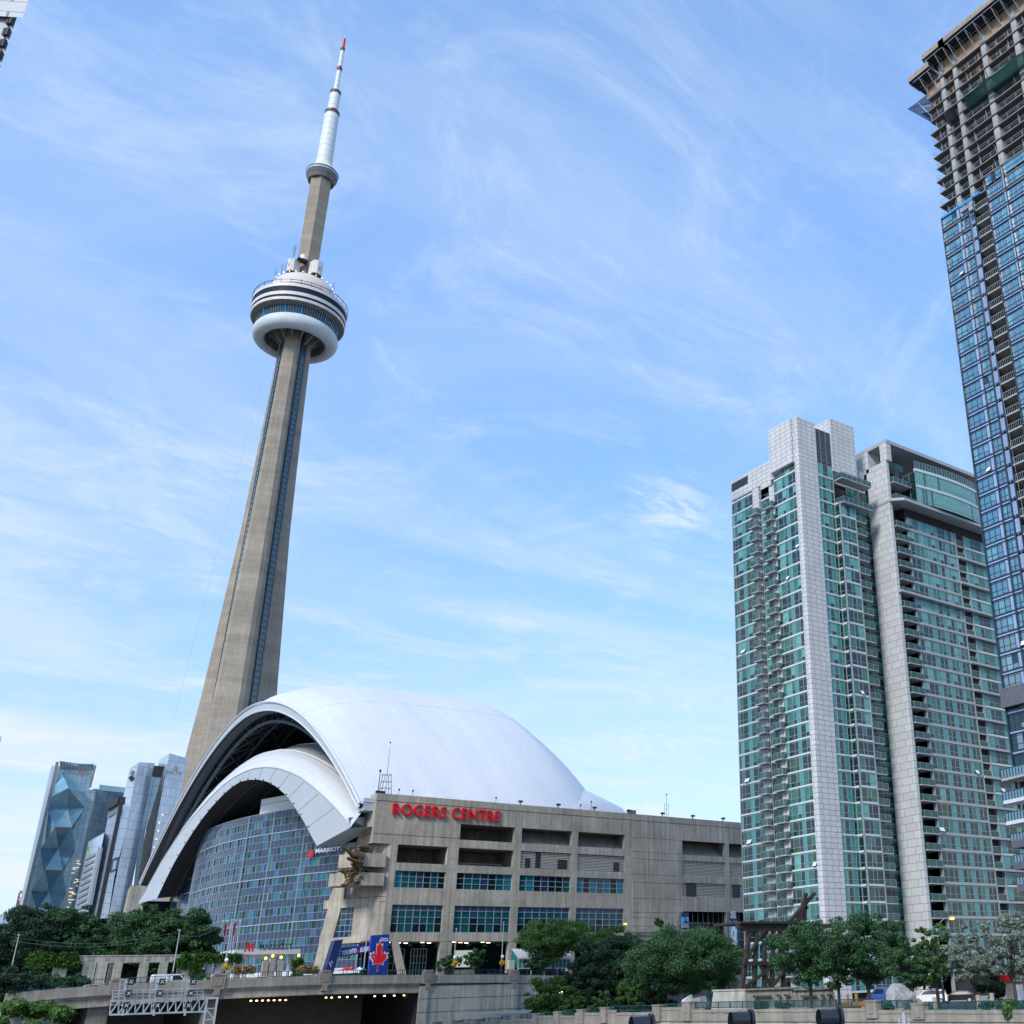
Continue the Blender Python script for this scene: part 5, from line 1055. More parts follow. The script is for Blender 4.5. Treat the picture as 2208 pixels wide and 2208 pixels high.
    r = random.Random(5)
    for i in range(9):
        y = 660+i*85; x = 1500-i*38+r.uniform(-5, 5) if i < 2 else 1440-i*22+60; mb = MB(); mb.ball(onD(*C(x, y), 482.5), .35, 0, 6); mb.build('lamp', lampm_c2, T)
    # bits at the left edge
    p = onD(15, 2030, 700); T = thing('low_glass_building', 'distant pale glass block at the left edge behind the trees', 'building', (p[0], p[1], -3))
    pxprism(T, 'main_block', [(-40, 1975, 700), (22, 1976, 700), (30, 1972, 730), (-30, 1970, 730)], 'fgridp'); pxprism(T, 'lower_block', [(-60, 2010, 660), (14, 2008, 660), (20, 2008, 700), (-50, 2008, 700)], 'fgrid')
    p = onD(40, 1960, 650); T = thing('building', 'narrow greenish building sliver beside the faceted tower base', 'building', (p[0], p[1], -3)); pxprism(T, 'main_block', [(38, 1942, 650), (62, 1935, 650), (70, 1935, 680), (46, 1940, 680)], 'fcol')
    pz = onD(34, 1985, 620); Tt = thing('construction_crane', 'small rust red lattice crane mast at the far left skyline', 'crane', (pz[0], pz[1], -3)); mb = MB()
    b0 = np.array((pz[0], pz[1], 0.)); h = float(onD(36, 1925, 620)[2])
    for dx, dy in ((-1, -1), (1, -1), (1, 1), (-1, 1)): mb.tube((b0[0]+dx, b0[1]+dy, -3), (b0[0]+dx, b0[1]+dy, h), .3, None, 4)
    for k in range(int((h+3)/3)): z = -3+k*3; s = 1 if k % 2 else -1; mb.tube((b0[0]-s, b0[1]-1, z), (b0[0]+s, b0[1]-1, z+3), .22, None, 4); mb.tube((b0[0]-1, b0[1]+s, z), (b0[0]-1, b0[1]-s, z+3), .22, None, 4)
    mb.build('mast', mat('rust_red_paint', (.30, .10, .07), .7), Tt)
    mb = MB(); q = onD(44, 1922, 622); mb.tube((b0[0], b0[1], h), tuple(q), .5, None, 4); mb.build('jib', mat('rust_paint', (.30, .10, .07), .7), Tt)
    p = onD(0, 1600, 520); T = thing('building', 'sliver of a pale glass tower cut off at the left edge', 'building', (p[0], p[1], -3)); pxprism(T, 'main_block', [(-80, 1585, 520), (3.5, 1589, 520), (1.5, 1587, 560), (-80, 1585, 560)], 'fsmooth')
    # tall building corner, top left
    p = onD(-20, 60, 105); T = thing('tall_building', 'corner of a tall grey building with a strip of louvred windows at the top left', 'building', (p[0], p[1], -9))
    a = onD(30, 0, 105); b = onD(6, 0, 105)
    q0 = onD(37, 0, 105); e = onD(61, 0, 103); w_ = onD(-260, 0, 112)
    def vpr(name, pts, z0, z1, m_):
        mb = MB(); mb.prism([(x[0], x[1]) for x in pts], z0, z1); return mb.build(name, M[m_], T)
    zt = 330
    back = np.array((-22, 14, 0.))
    q = lambda px, d: onD(px, 0, d)
    vpr('wall', [q(-260, 112), q(33, 105), q(33, 105)+back*1.5, q(-260, 112)+back*1.5], -9, zt, 'bandg')
    wst = vpr('window_strip', [q(33, 104.6), q(49, 104.0), q(49, 104)+back, q(33, 104.6)+back], -9, zt, 'bandg')
    vpr('dark_corner', [q(49, 103.6), q(58, 103.4), q(58, 103.4)+back, q(49, 103.6)+back], float(onD(46, 35, 103.5)[2]), zt, 'black'); vpr('corner_trim', [q(58, 103.3), q(61, 103.2), q(61, 103.2)+back, q(58, 103.3)+back], float(onD(49, 40, 103.3)[2]), zt, 'stone2')
    zb = float(onD(20, 95, 103.8)[2])
    for i in range(46):
        z = zb-26+i*1.5; mb = MB(); d_ = q(47, 103.8)-q(35, 104.3)
        for f0, f1 in ((.05, .42), (.55, .95)):
            aa = q(35, 104.4)+d_*f0; bb = q(35, 104.4)+d_*f1; o = np.array((-.25, -.2, 0)); mb.hexa([(aa[0], aa[1], z), (bb[0], bb[1], z), (bb[0]+o[0], bb[1]+o[1], z), (aa[0]+o[0], aa[1]+o[1], z), (aa[0], aa[1], z+.9), (bb[0], bb[1], z+.9), (bb[0]+o[0], bb[1]+o[1], z+.9), (aa[0]+o[0], aa[1]+o[1], z+.9)], 0)
        mb.build('window', M['black'], T)
    for py in (28, 34): mb = MB(); aa = onD(24, py+3, 104.9); bb = onD(-30, py-20, 106.1); mb.bar(aa, bb, .1); mb.build('wall_joint', M['black'], T)
lampm_c = lampm('office_ceiling_light', (1, .72, .42), .6); lampm_c2 = lampm('hotel_room_light', (1, .9, .7), .35)
build_far()

# ---------------------------------------------------------------- ground, terrace, plaza
def struct(name, mb, m_): return tag(mb.build(name, m_), kind='structure')
mb = MB(); mb.face([(-9000, -9000, -9), (14000, -9000, -9), (14000, 14000, -9), (-9000, 14000, -9)]); struct('ground', mb, M['grav'])
WX = 82.0        # near retaining wall plane (street level behind it)
mb = MB(); mb.box(WX+.6, 600, -200, 126, -8.9, -3.0); mb.box(96, 600, 126, 199.4, -8.9, -3.0); mb.box(WX+.6, 96, 126, 199.4, -8.9, -5.6); struct('terrace', mb, M['pave'])
mb = MB(); mb.box(96, 118, -200, 150, -2.99, -2.9); struct('road', mb, M['asphalt'])
mb = MB(); mb.box(WX+.8, 92, 20, 126, -2.99, -2.93); mb.box(WX+.8, 95.9, 126.1, 199, -5.59, -5.5); struct('lawn', mb, M['grass'])
mb = MB(); mb.box(-70, 600, 226.0, 700, -8.8, ZP); struct('plaza', mb, M['pave'])
mb = MB(); mb.box(-70, 160, 210, 224, ZP, ZP+.06); struct('street', mb, M['asphalt'])
mb = MB()
for x in range(-60, 150, 9): mb.box(x, x+3, 216.8, 217, ZP+.064, ZP+.07)
struct('lane_markings', mb, M['line'])
for i, x in enumerate((6, 11, 16, 30, 35, 40, 46)):   # railway tracks running under the bridge
    pass
mb = MB()
for t in (20, 26, 32, 44, 50):
    for g in (-.72, .72):
        mb.hexa([(t*.2+g-.04, 10, -8.98), (t*.2+g+.04, 10, -8.98), (t*.2+g+52.04, 260, -8.98), (t*.2+g+51.96, 260, -8.98), (t*.2+g-.04, 10, -8.8), (t*.2+g+.04, 10, -8.8), (t*.2+g+52.04, 260, -8.8), (t*.2+g+51.96, 260, -8.8)])
struct('railway_tracks', mb, M['galv'])

# ---------------------------------------------------------------- bridge
YBR = 200.0
def bx(px, py=2110): return float(onY(px, py, YBR)[0])
def build_bridge():
    B = thing('bridge', 'long weathered concrete road bridge with a parapet and square pilasters over a dark underpass', 'bridge', (70, 200, -9))
    K = [(bx(20), 2.35), (bx(98), 2.75), (bx(259), 3.2), (bx(445), 3.6), (bx(700), 3.85), (bx(910), 3.6), (bx(1108), 3.3), (bx(1250), 2.7), (bx(1420), 2.0)]
    xs = [k[0] for k in K]; pz = lambda x: float(np.interp(x, xs, [k[1] for k in K]))
    def strip(mb, x0, x1, dz0, dz1, y0, y1, n=10, m=0):
        for i in range(n):
            a, b = x0+(x1-x0)*i/n, x0+(x1-x0)*(i+1)/n
            mb.hexa([(a, y0, pz(a)+dz0), (b, y0, pz(b)+dz0), (b, y1, pz(b)+dz0), (a, y1, pz(a)+dz0), (a, y0, pz(a)+dz1), (b, y0, pz(b)+dz1), (b, y1, pz(b)+dz1), (a, y1, pz(a)+dz1)], m)
    x0, x1 = bx(20), bx(1420)
    mb = MB(); strip(mb, x0, x1, -1.15, 0, YBR, YBR+.4, 16); strip(mb, x0, x1, -1.4, -1.15, YBR-.12, YBR+.5, 16); mb.build('parapet', M['conc2'], B)
    mb = MB(); strip(mb, x0, bx(907), -1.75, -1.4, YBR+.15, YBR+1, 12); strip(mb, x0, bx(907), -2.6, -1.75, YBR+.35, YBR+1, 12); strip(mb, x0, bx(907), -2.95, -2.6, YBR+.2, YBR+1.2, 12); mb.build('edge_girder', M['conc'], B)
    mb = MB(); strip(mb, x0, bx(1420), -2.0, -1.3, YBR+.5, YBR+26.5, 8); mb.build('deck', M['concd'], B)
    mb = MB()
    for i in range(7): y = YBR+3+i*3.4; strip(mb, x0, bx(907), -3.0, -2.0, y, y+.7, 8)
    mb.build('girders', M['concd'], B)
    # piers and abutment
    for a, b in ((205, 250), (452, 476)):
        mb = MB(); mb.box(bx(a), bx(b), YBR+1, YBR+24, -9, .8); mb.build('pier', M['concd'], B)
    mb = MB(); mb.box(x0-12, bx(150), YBR+2, YBR+24, -9, -.4); mb.build('abutment', M['conc2'], B)
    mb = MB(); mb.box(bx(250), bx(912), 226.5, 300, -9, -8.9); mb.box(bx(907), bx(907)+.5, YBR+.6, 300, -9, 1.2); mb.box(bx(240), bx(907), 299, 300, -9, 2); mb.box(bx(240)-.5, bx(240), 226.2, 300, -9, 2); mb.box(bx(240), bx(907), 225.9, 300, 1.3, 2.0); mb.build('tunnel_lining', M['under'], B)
    # retaining wall with joints
    mb = MB(); zs = [1.75, -.4, -2.6, -4.8, -7.0, -9]; xa, xb = bx(907), bx(1420)
    vs = [xa, bx(925), bx(1098), bx(1118), bx(1180), bx(1260), xb]
    for j, (a, b) in enumerate(zip(zs[:-1], zs[1:])):
        for k, (u, v) in enumerate(zip(vs[:-1], vs[1:])):
            pr = .35 if k in (0, 2) else 0
            if j >= 3 and k == 1: continue
            mb.box(u+.03, v-.03, YBR+.1-pr, YBR+1.1, b+.05, a-.05)
    mb.box(xa, xb, YBR+.2, YBR+.9, -9, 1.8) if False else None
    mb.build('retaining_wall', M['concw'], B)
    mb = MB(); mb.box(xa, vs[1]+.1, YBR+.3, YBR+.9, -9, 1.7); mb.box(vs[2]-.1, xb, YBR+.3, YBR+.9, -9, 1.7); mb.box(vs[1], vs[2], YBR+.3, YBR+.9, -4.7, 1.7); mb.build('wall_joints', M['concd'], B)
    mb = MB(); mb.box(vs[1], vs[2], YBR+6, YBR+6.5, -9, -4); mb.box(vs[1], vs[2], YBR+.9, YBR+6, -4.8, -4.6); mb.build('lower_passage', M['concd'], B)
    mb = MB(); x = bx(1000); mb.tube((x, YBR+.7, -9), (x, YBR+.7, -4.8), .45, None, 12); mb.build('round_column', M['conc'], B)
    for px in (975, 1010, 1050): mb = MB(); x = bx(px); mb.box(x, x+1.2, YBR+1.5, YBR+1.8, -5.0, -4.85); mb.build('passage_lamp', M['lamp'], B)
    # pilasters
    pil = [bx(p) for p in (254, 471, 701, 923, 1108)]
    for x in pil:
        z = pz(x); mb = MB()
        mb.box(x-1.0, x+1.0, YBR-.32, YBR+.7, z-1.5, z+.55); mb.box(x-.75, x+.75, YBR-.42, YBR+.7, z+.55, z+.85); mb.box(x-.45, x+.45, YBR-.32, YBR+.4, z-2.4, z-1.5); mb.box(x-.6, x+.6, YBR-.40, YBR-.30, z-1.0, z+.3)
        mb.build('pilaster', M['pinkc'], B)
    return pz, pil
M['pinkc'] = mat('weathered_pink_concrete', (.30, .245, .215), .9, var=.2, scale=.6, bump=.3, streak=.3)
PZ, PIL = build_bridge()
def railing(name, label, P, h=.85, sp=2.0, bal=.35, m_='teal_r', base=.06, group='teal railings', cat='railing', thick=1.0):
    # P: list of points along the foot of the railing
    R_ = thing(name, label, cat, tuple(P[0]), group); mb = MB(); mp_ = MB(); mbal = MB()
    for a, b in zip(P[:-1], P[1:]):
        a, b = np.array(a, float), np.array(b, float); L = np.linalg.norm(b-a)
        mb.bar(a+(0, 0, h), b+(0, 0, h), .09*thick); mb.bar(a+(0, 0, base+.05), b+(0, 0, base+.05), .06*thick)
        n = max(1, int(round(L/sp)))
        for i in range(n+1): q = a+(b-a)*i/n; mp_.bar(q, q+(0, 0, h+.02), .11*thick)
        mp_.bar(a+(0, 0, base+.02), b+(0, 0, base+.02), .05*thick)
        n = max(1, int(L/bal))
        for i in range(1, n): q = a+(b-a)*i/n; mbal.bar(q+(0, 0, base), q+(0, 0, h), .035*thick)
        mbal.bar(a+(0, 0, h-.03), b+(0, 0, h-.03), .03*thick)
    mb.build('rails', M[m_], R_); mp_.build('posts', M[m_], R_); mbal.build('balusters', M[m_], R_); return R_
ends = [bx(20)]+PIL+[bx(1230)]
names = ['at the far left end of the bridge', 'between the first two pilasters from the left, above the signal gantry', 'in front of the hotel entrance', 'in front of the blue banners', 'in front of the stadium entrance', 'right of the last pilaster, beside the trees']
for i, (a, b) in enumerate(zip(ends[:-1], ends[1:])):
    a2, b2 = a+(1.3 if i else 0), b-1.3
    P = [(a2+(b2-a2)*t, YBR+.2, PZ(a2+(b2-a2)*t)) for t in np.linspace(0, 1, 4)]
    railing('bridge_railing', 'teal bridge railing '+names[i], P)
# lamps under the bridge
for i, (px, py, d) in enumerate([(541+i*12.5, 2158-i*.3, 216) for i in range(7)]+[(703, 2151, 216), (715, 2151, 216), (732, 2150, 216), (749, 2150, 216), (767, 2149, 216)]+[(808+i*21, 2148-i*.6, 206) for i in range(5)]):
    q = onY(px, py, d); mb = MB(); mb.ball((q[0], q[1], q[2]), .22, 0, 6, (1, 1, .6)); mb.box(q[0]-.3, q[0]+.3, q[1]-.05, q[1]+.25, q[2]+.1, q[2]+.25, 1)
    side = 'left' if px < 650 else ('middle' if px < 790 else 'right'); 
    tag(mb.build('underpass_lamp', [M['lamp'], M['dark']], None, org=tuple(float(c) for c in q)), 'small warm lamp in the %s row under the bridge deck' % side, 'lamp', 'lamps in the %s row under the bridge' % side)
# ---------------------------------------------------------------- foliage
def leafmat(name, c1, c2, rough=.75):
    m = bpy.data.materials.new(name); m.use_nodes = True; t = m.node_tree; b = t.nodes['Principled BSDF']; b.inputs['Roughness'].default_value = rough; b.inputs['Specular IOR Level'].default_value = .25
    g = t.nodes.new('ShaderNodeNewGeometry'); r = t.nodes.new('ShaderNodeMix'); r.data_type = 'RGBA'; t.links.new(g.outputs['Random Per Island'], r.inputs[0])
    r.inputs[6].default_value = (*c1, 1); r.inputs[7].default_value = (*c2, 1)
    tr = t.nodes.new('ShaderNodeBsdfTranslucent'); mxs = t.nodes.new('ShaderNodeMixShader'); mxs.inputs[0].default_value = .22
    t.links.new(r.outputs[2], b.inputs['Base Color']); t.links.new(r.outputs[2], tr.inputs[0]); t.links.new(b.outputs[0], mxs.inputs[1]); t.links.new(tr.outputs[0], mxs.inputs[2]); t.links.new(mxs.outputs[0], t.nodes['Material Output'].inputs[0])
    return m
LM = dict(deep=leafmat('deep_green_leaves', (.022, .065, .028), (.075, .165, .065)), mid=leafmat('mid_green_leaves', (.035, .10, .022), (.12, .23, .06)), bright=leafmat('fresh_green_leaves', (.035, .095, .016), (.11, .20, .045)),
          silver=leafmat('silvery_leaves', (.11, .15, .115), (.30, .35, .28)), dark=leafmat('dark_needle_leaves', (.014, .036, .022), (.05, .10, .05)), ivy=leafmat('ivy_leaves', (.02, .07, .01), (.07, .16, .02)), reed=leafmat('tawny_grass', (.20, .13, .05), (.42, .30, .13)), flower=leafmat('yellow_flowers', (.55, .38, .01), (.75, .55, .03)))
def leaves(centers, radii, n, size, seed, up=.35, flat=1.0, elong=1.5):
    rg = np.random.default_rng(seed); K = len(centers); centers = np.array(centers, float); radii = np.array(radii, float)
    w = radii**2; idx = rg.choice(K, n, p=w/w.sum()); d = rg.normal(size=(n, 3)); d /= np.linalg.norm(d, axis=1)[:, None]
    r = radii[idx]*(rg.random(n)**.45); r = r*np.where(rg.random(n) < .12, 1.0+.5*rg.random(n), 1.0); p = centers[idx]+d*r[:, None]*np.array((1, 1, flat))
    nrm = d*.7+rg.normal(size=(n, 3))*.55+np.array((0, 0, up)); nrm /= np.linalg.norm(nrm, axis=1)[:, None]
    a = np.cross(nrm, rg.normal(size=(n, 3))); a /= np.linalg.norm(a, axis=1)[:, None]; b = np.cross(nrm, a); s = size*(.55+.9*rg.random(n))[:, None]
    v = np.stack([p-a*s*elong*.5, p-b*s*.5+nrm*s*.08, p+a*s*elong*.5, p+b*s*.5+nrm*s*.08], 1).reshape(-1, 3)
    return v
def leafmesh(name, v, m_, parent=None, org=None):
    me = bpy.data.meshes.new(name); n = len(v)//4; off = np.array(ORG[parent.name] if parent is not None else (org or (0, 0, 0))); v = v-off
    me.vertices.add(len(v)); me.vertices.foreach_set('co', v.astype(np.float32).ravel()); me.loops.add(len(v)); me.loops.foreach_set('vertex_index', np.arange(len(v), dtype=np.int32))
    me.polygons.add(n); me.polygons.foreach_set('loop_start', np.arange(0, len(v), 4, dtype=np.int32)); me.polygons.foreach_set('loop_total', np.full(n, 4, dtype=np.int32)); me.update(); me.validate()
    me.materials.append(m_); return link(name, me, parent, org)
def tree(label, px, dist, w_px, top, bot, kind='deep', seed=0, trunk=.22, crown0=.28, dens=1.0, shape='round', leaf=.30, group=None, zb=-3.0, name='leafy_tree', lean=0):
    c = onD(px, (top+bot)/2, dist); ppm = FPX/float(np.dot(c, FW)); W_ = w_px/ppm/2*1.12; zt = float(onD(px, top, dist)[2]); z0 = zb
    x, y = float(c[0]), float(c[1]); T = thing(name, label, 'tree' if 'shrub' not in name else 'shrub', (x, y, z0), group); r = random.Random(seed); H = zt-z0
    zc0 = z0+H*crown0; hz_ = (zt-zc0)/2; cz = zc0+hz_; C = []; R_ = []
    nC = int(95*max(.5, min(2.4, W_/5)))
    for i in range(nC):
        while True:
            d = np.array([r.gauss(0, 1) for _ in range(3)]); d /= np.linalg.norm(d); q = r.random()**.36*.90; u = d*q
            if shape == 'cone' and math.hypot(u[0], u[1]) > (1-u[2])*.52+.03: continue
            break
        k = 1.0
        if shape == 'round' and u[2] < -.3: k = 1.0+u[2]*.4
        if i % 6 == 0: u = u*1.18
        C.append((x+u[0]*W_*k+lean*W_*u[2], y+u[1]*W_*k, cz+u[2]*hz_)); R_.append((.55 if i % 6 == 0 else 1)*W_*r.uniform(.09, .22)*(1 if shape != 'cone' else .75))
    leaf = leaf*.62; n = int(20000*dens*max(.4, (W_*hz_)/30)); n = min(n, 62000)
    v = leaves(C, R_, n, leaf, seed+5, flat=.62)
    mb = MB(); base = np.array((x, y, z0)); top_ = np.array((x+lean*W_*.3, y, cz)); mb.tube(base, (base+top_)/2, trunk, trunk*.75, 8); mb.tube((base+top_)/2, top_+np.array((0, 0, hz_*.4)), trunk*.75, trunk*.2, 7)
    for i in range(0, nC, 3):
        t = r.uniform(.35, .9); p = base+(top_-base)*t; mb.tube(p, np.array(C[i])*.85+p*.15, trunk*.32, trunk*.07, 5)
    mb.build('trunk', M['bark'], T); leafmesh('crown', v, LM[kind], T)
    return T
GL = 'trees behind the pergola at the left'
tree('dark leafy tree at the far left behind the pergola end', 50, 262, 190, 1952, 2110, 'dark', 1, zb=ZP, crown0=.1, dens=1.6, leaf=.42)
tree('dark green tree, second from the left in the row behind the pergola', 140, 265, 170, 1945, 2110, 'deep', 2, zb=ZP, crown0=.1, dens=1.6, leaf=.42)
tree('airy tree between the two largest crowns behind the pergola', 228, 268, 120, 1985, 2110, 'deep', 3, zb=ZP, crown0=.12, dens=1.3, leaf=.42)
tree('broad green tree behind the middle of the pergola', 310, 262, 190, 1950, 2112, 'deep', 4, zb=ZP, crown0=.1, dens=1.5, leaf=.42)
tree('dense green tree right beside the curved hotel', 385, 255, 150, 1948, 2110, 'deep', 5, zb=ZP, crown0=.1, dens=1.6, leaf=.42)
tree('low dark shrub at the left end of the bridge', 25, 205, 130, 2075, 2165, 'dark', 6, zb=0, crown0=.1, dens=1.2, name='shrub', leaf=.35)
tree('round dark shrub under the ivy covered pergola corner', 100, 222, 70, 2095, 2135, 'deep', 7, zb=ZP, crown0=.05, name='shrub', leaf=.35)
tree('round green shrub between the pergola pillars', 162, 226, 62, 2100, 2132, 'deep', 8, zb=ZP, crown0=.05, name='shrub', leaf=.35)
tree('bright green tree crown in the bottom left corner', 40, 95, 230, 2122, 2290, 'bright', 9, zb=-9, crown0=.02, dens=3.0, leaf=.26)
# trees in front of the retaining wall, right of the bridge
tree('round green tree on the plaza beside the glazed canopy', 1195, 247, 165, 1978, 2110, 'mid', 11, zb=ZP, crown0=.30, dens=1.4, leaf=.34)
tree('small sparse tree growing at the stadium entrance, near the lit screen', 1026, 238, 50, 2042, 2100, 'deep', 12, zb=ZP, crown0=.35, leaf=.3, trunk=.12)
tree('low sparse tree beside the flower basket lamp', 967, 232, 58, 2058, 2102, 'deep', 13, zb=ZP, crown0=.2, leaf=.3, trunk=.1, dens=.7)
tree('small leafy tree left of the round plaza tree', 1160, 243, 60, 2052, 2105, 'deep', 14, zb=ZP, crown0=.2, leaf=.3, trunk=.12)
tree('tall dark conifer left of the dense tree group', 1270, 186, 150, 2015, 2180, 'dark', 15, zb=-3, crown0=.08, dens=1.9, shape='cone', leaf=.30, name='conifer_tree')
tree('dark drooping tree in the middle of the dense group', 1345, 186, 180, 2010, 2180, 'dark', 16, zb=-3, crown0=.12, dens=1.8, leaf=.32)
tree('green tree top rising behind the dark drooping tree', 1320, 197, 130, 1992, 2120, 'mid', 17, zb=-3, crown0=.4, dens=1.1, leaf=.34)
tree('light green tree behind the dense group, in front of the blank concrete wall', 1400, 196, 120, 2012, 2130, 'mid', 18, zb=-3, crown0=.35, dens=1.1, leaf=.34)
tree('large spreading tree with ash like leaves left of the timber trestle', 1478, 162, 255, 1992, 2172, 'deep', 19, zb=-3, crown0=.16, dens=2.0, leaf=.27)
tree('slim green tree just left of the timber trestle', 1572, 172, 95, 2028, 2150, 'mid', 20, zb=-3, crown0=.25, dens=1.1, leaf=.3)
tree('fresh green sumac shrub beside the retaining wall and the globe lamp', 1190, 182, 130, 2100, 2190, 'bright', 21, zb=-5.5, crown0=.05, dens=1.3, name='shrub', leaf=.36)
tree('small green shrub under the conifer', 1245, 178, 50, 2135, 2195, 'mid', 22, zb=-5.5, crown0=.05, name='shrub', leaf=.28)
tree('pale green sapling under the dark drooping tree', 1295, 176, 45, 2128, 2190, 'mid', 23, zb=-5.5, crown0=.15, name='shrub', leaf=.28)
tree('fresh green shrub at the foot of the dense tree group', 1355, 170, 64, 2110, 2185, 'bright', 24, zb=-5, crown0=.05, name='shrub', leaf=.28)
tree('young conifer shrub on the low stadium terrace roof', 1424, 272, 24, 1974, 2004, 'mid', 25, zb=float(onD(1424, 2006, 272)[2]), crown0=.05, name='shrub', leaf=.25, trunk=.08)
# right hand group
tree('maple tree right of the timber trestle with a low fork', 1745, 127, 190, 1975, 2172, 'deep', 31, zb=-3, crown0=.25, dens=2.2, leaf=.22, trunk=.24)
tree('tall full maple in front of the two condo towers', 1868, 130, 190, 1955, 2172, 'deep', 32, zb=-3, crown0=.22, dens=2.2, leaf=.22, trunk=.26)
tree('small maple between the tall maple and the yellow green tree', 1955, 122, 110, 2010, 2165, 'deep', 33, zb=-3, crown0=.22, dens=1.3, leaf=.22)
tree('yellow green tree beside the silvery trees', 2015, 126, 100, 1978, 2165, 'mid', 34, zb=-3, crown0=.25, dens=1.4, leaf=.22)
tree('silvery willow like tree, the left one of the silvery pair', 2095, 118, 125, 1990, 2165, 'silver', 35, zb=-3, crown0=.20, dens=2.0, leaf=.20)
tree('taller silvery tree at the right edge', 2178, 114, 130, 1950, 2160, 'silver', 36, zb=-3, crown0=.22, dens=2.0, leaf=.20)
tree('dark green undergrowth tree below the silvery trees', 2150, 122, 110, 2085, 2165, 'dark', 37, zb=-3, crown0=.2, dens=1.2, leaf=.22)

tree('dark undergrowth filling the gap under the dense tree group', 1300, 190, 240, 2085, 2195, 'dark', 41, zb=-5.5, crown0=.02, dens=1.5, leaf=.32, name='shrub')
tree('green understorey left of the large spreading tree', 1410, 172, 130, 2040, 2175, 'deep', 42, zb=-5, crown0=.05, dens=1.3, leaf=.3)
tree('bushy green tree behind the slim tree, right before the trestle', 1530, 184, 110, 2035, 2150, 'deep', 43, zb=-3, crown0=.1, dens=1.2, leaf=.3)
tree('leafy tree filling the gap between the two large maples', 1805, 140, 130, 2005, 2160, 'deep', 44, zb=-3, crown0=.2, dens=1.3, leaf=.24)
tree('dark green tree behind the yellow green one', 1990, 150, 120, 2030, 2160, 'dark', 45, zb=-3, crown0=.15, dens=1.2, leaf=.26)
tree('green tree filling the row behind the pergola, third gap', 268, 275, 110, 1975, 2110, 'dark', 46, zb=ZP, crown0=.1, dens=1.2, leaf=.4)

# ---------------------------------------------------------------- pergola with ivy, left
def pergola():
    Y = 240.0; X = lambda px: float(onY(px, 2090, Y)[0]); Z = lambda px, py: float(onY(px, py, Y)[2])
    Pg = thing('pergola', 'long concrete pergola with square pillars, partly covered in ivy', 'pergola', (X(200), Y, ZP)); zt, zb = Z(250, 2062), Z(250, 2076)
    mb = MB()
    x0, x1 = X(68), X(525)
    mb.box(x0, x1, Y-.6, Y-.2, zb, zt); mb.box(x0, x1, Y+3.4, Y+3.8, zb, zt); mb.box(x0, x1, Y-.7, Y-.1, zt, zt+.18)
    for i in range(40): x = x0+(x1-x0)*i/39; mb.box(x, x+.3, Y-.2, Y+3.4, zt-.35, zt-.05)
    mb.build('beams', M['concw'], Pg)
    for px, w in ((133, 18), (190, 24), (217, 20), (252, 16), (308, 17), (350, 16), (403, 20), (448, 12), (468, 12), (490, 12), (512, 12)):
        for yy in ((Y-.75, Y+3.1) if px in (133, 252, 403) else (Y-.75,)):
            mb = MB(); x = X(px); h = w/2/ (FPX/float(np.dot(np.array((x, Y, 5)), FW)))
            n = 6
            for k in range(n): z0 = ZP+(zb-ZP)*k/n; mb.box(x-h, x+h, yy, yy+.85, z0, z0+(zb-ZP)/n-.05); mb.box(x-h+.05, x+h-.05, yy+.05, yy+.8, z0, z0+(zb-ZP)/n)
            mb.build('pillar', M['concw'], Pg)
    for px in (192, 226, 259, 313, 353): mb = MB(); x = X(px); mb.box(x-.35, x+.35, Y-.66, Y-.6, zb+.35, zt-.25); mb.build('square_plaque', M['pinkc'], Pg)
    for px, py, wp, hp, nm in ((118, 2070, 105, 26, 0), (80, 2092, 36, 50, 1), (455, 2066, 130, 16, 2), (425, 2092, 26, 44, 3), (390, 2078, 22, 18, 4), (642, 2092, 22, 44, 5)):
        yv = Y-1 if px < 600 else 246; ppm = FPX/float(np.dot(onY(px, py, yv), FW)); C = []; R_ = []; r = random.Random(px)
        if px > 600:   # the ivy post at the hotel entrance stands alone
            Tn = thing('ivy_column', 'square column covered in ivy at the hotel entrance', 'ivy column', (float(onY(px, py, yv)[0]), yv, ZP)); q = onY(px, py, yv)
            mb = MB(); mb.box(q[0]-.5, q[0]+.5, yv, yv+1, ZP, float(onY(px, 2070, yv)[2])); mb.build('pillar', M['concw'], Tn)
        for i in range(int(wp*hp/12)):
            q = onY(px+r.uniform(-.5, .5)*wp, py+r.uniform(-.5, .5)*hp, yv+r.uniform(-.4, .6)); C.append(q); R_.append(.45)
        leafmesh('ivy', leaves(C, R_, int(wp*hp*2.6), .26, px, up=.1), LM['ivy'], Tn if px > 600 else Pg)
pergola()

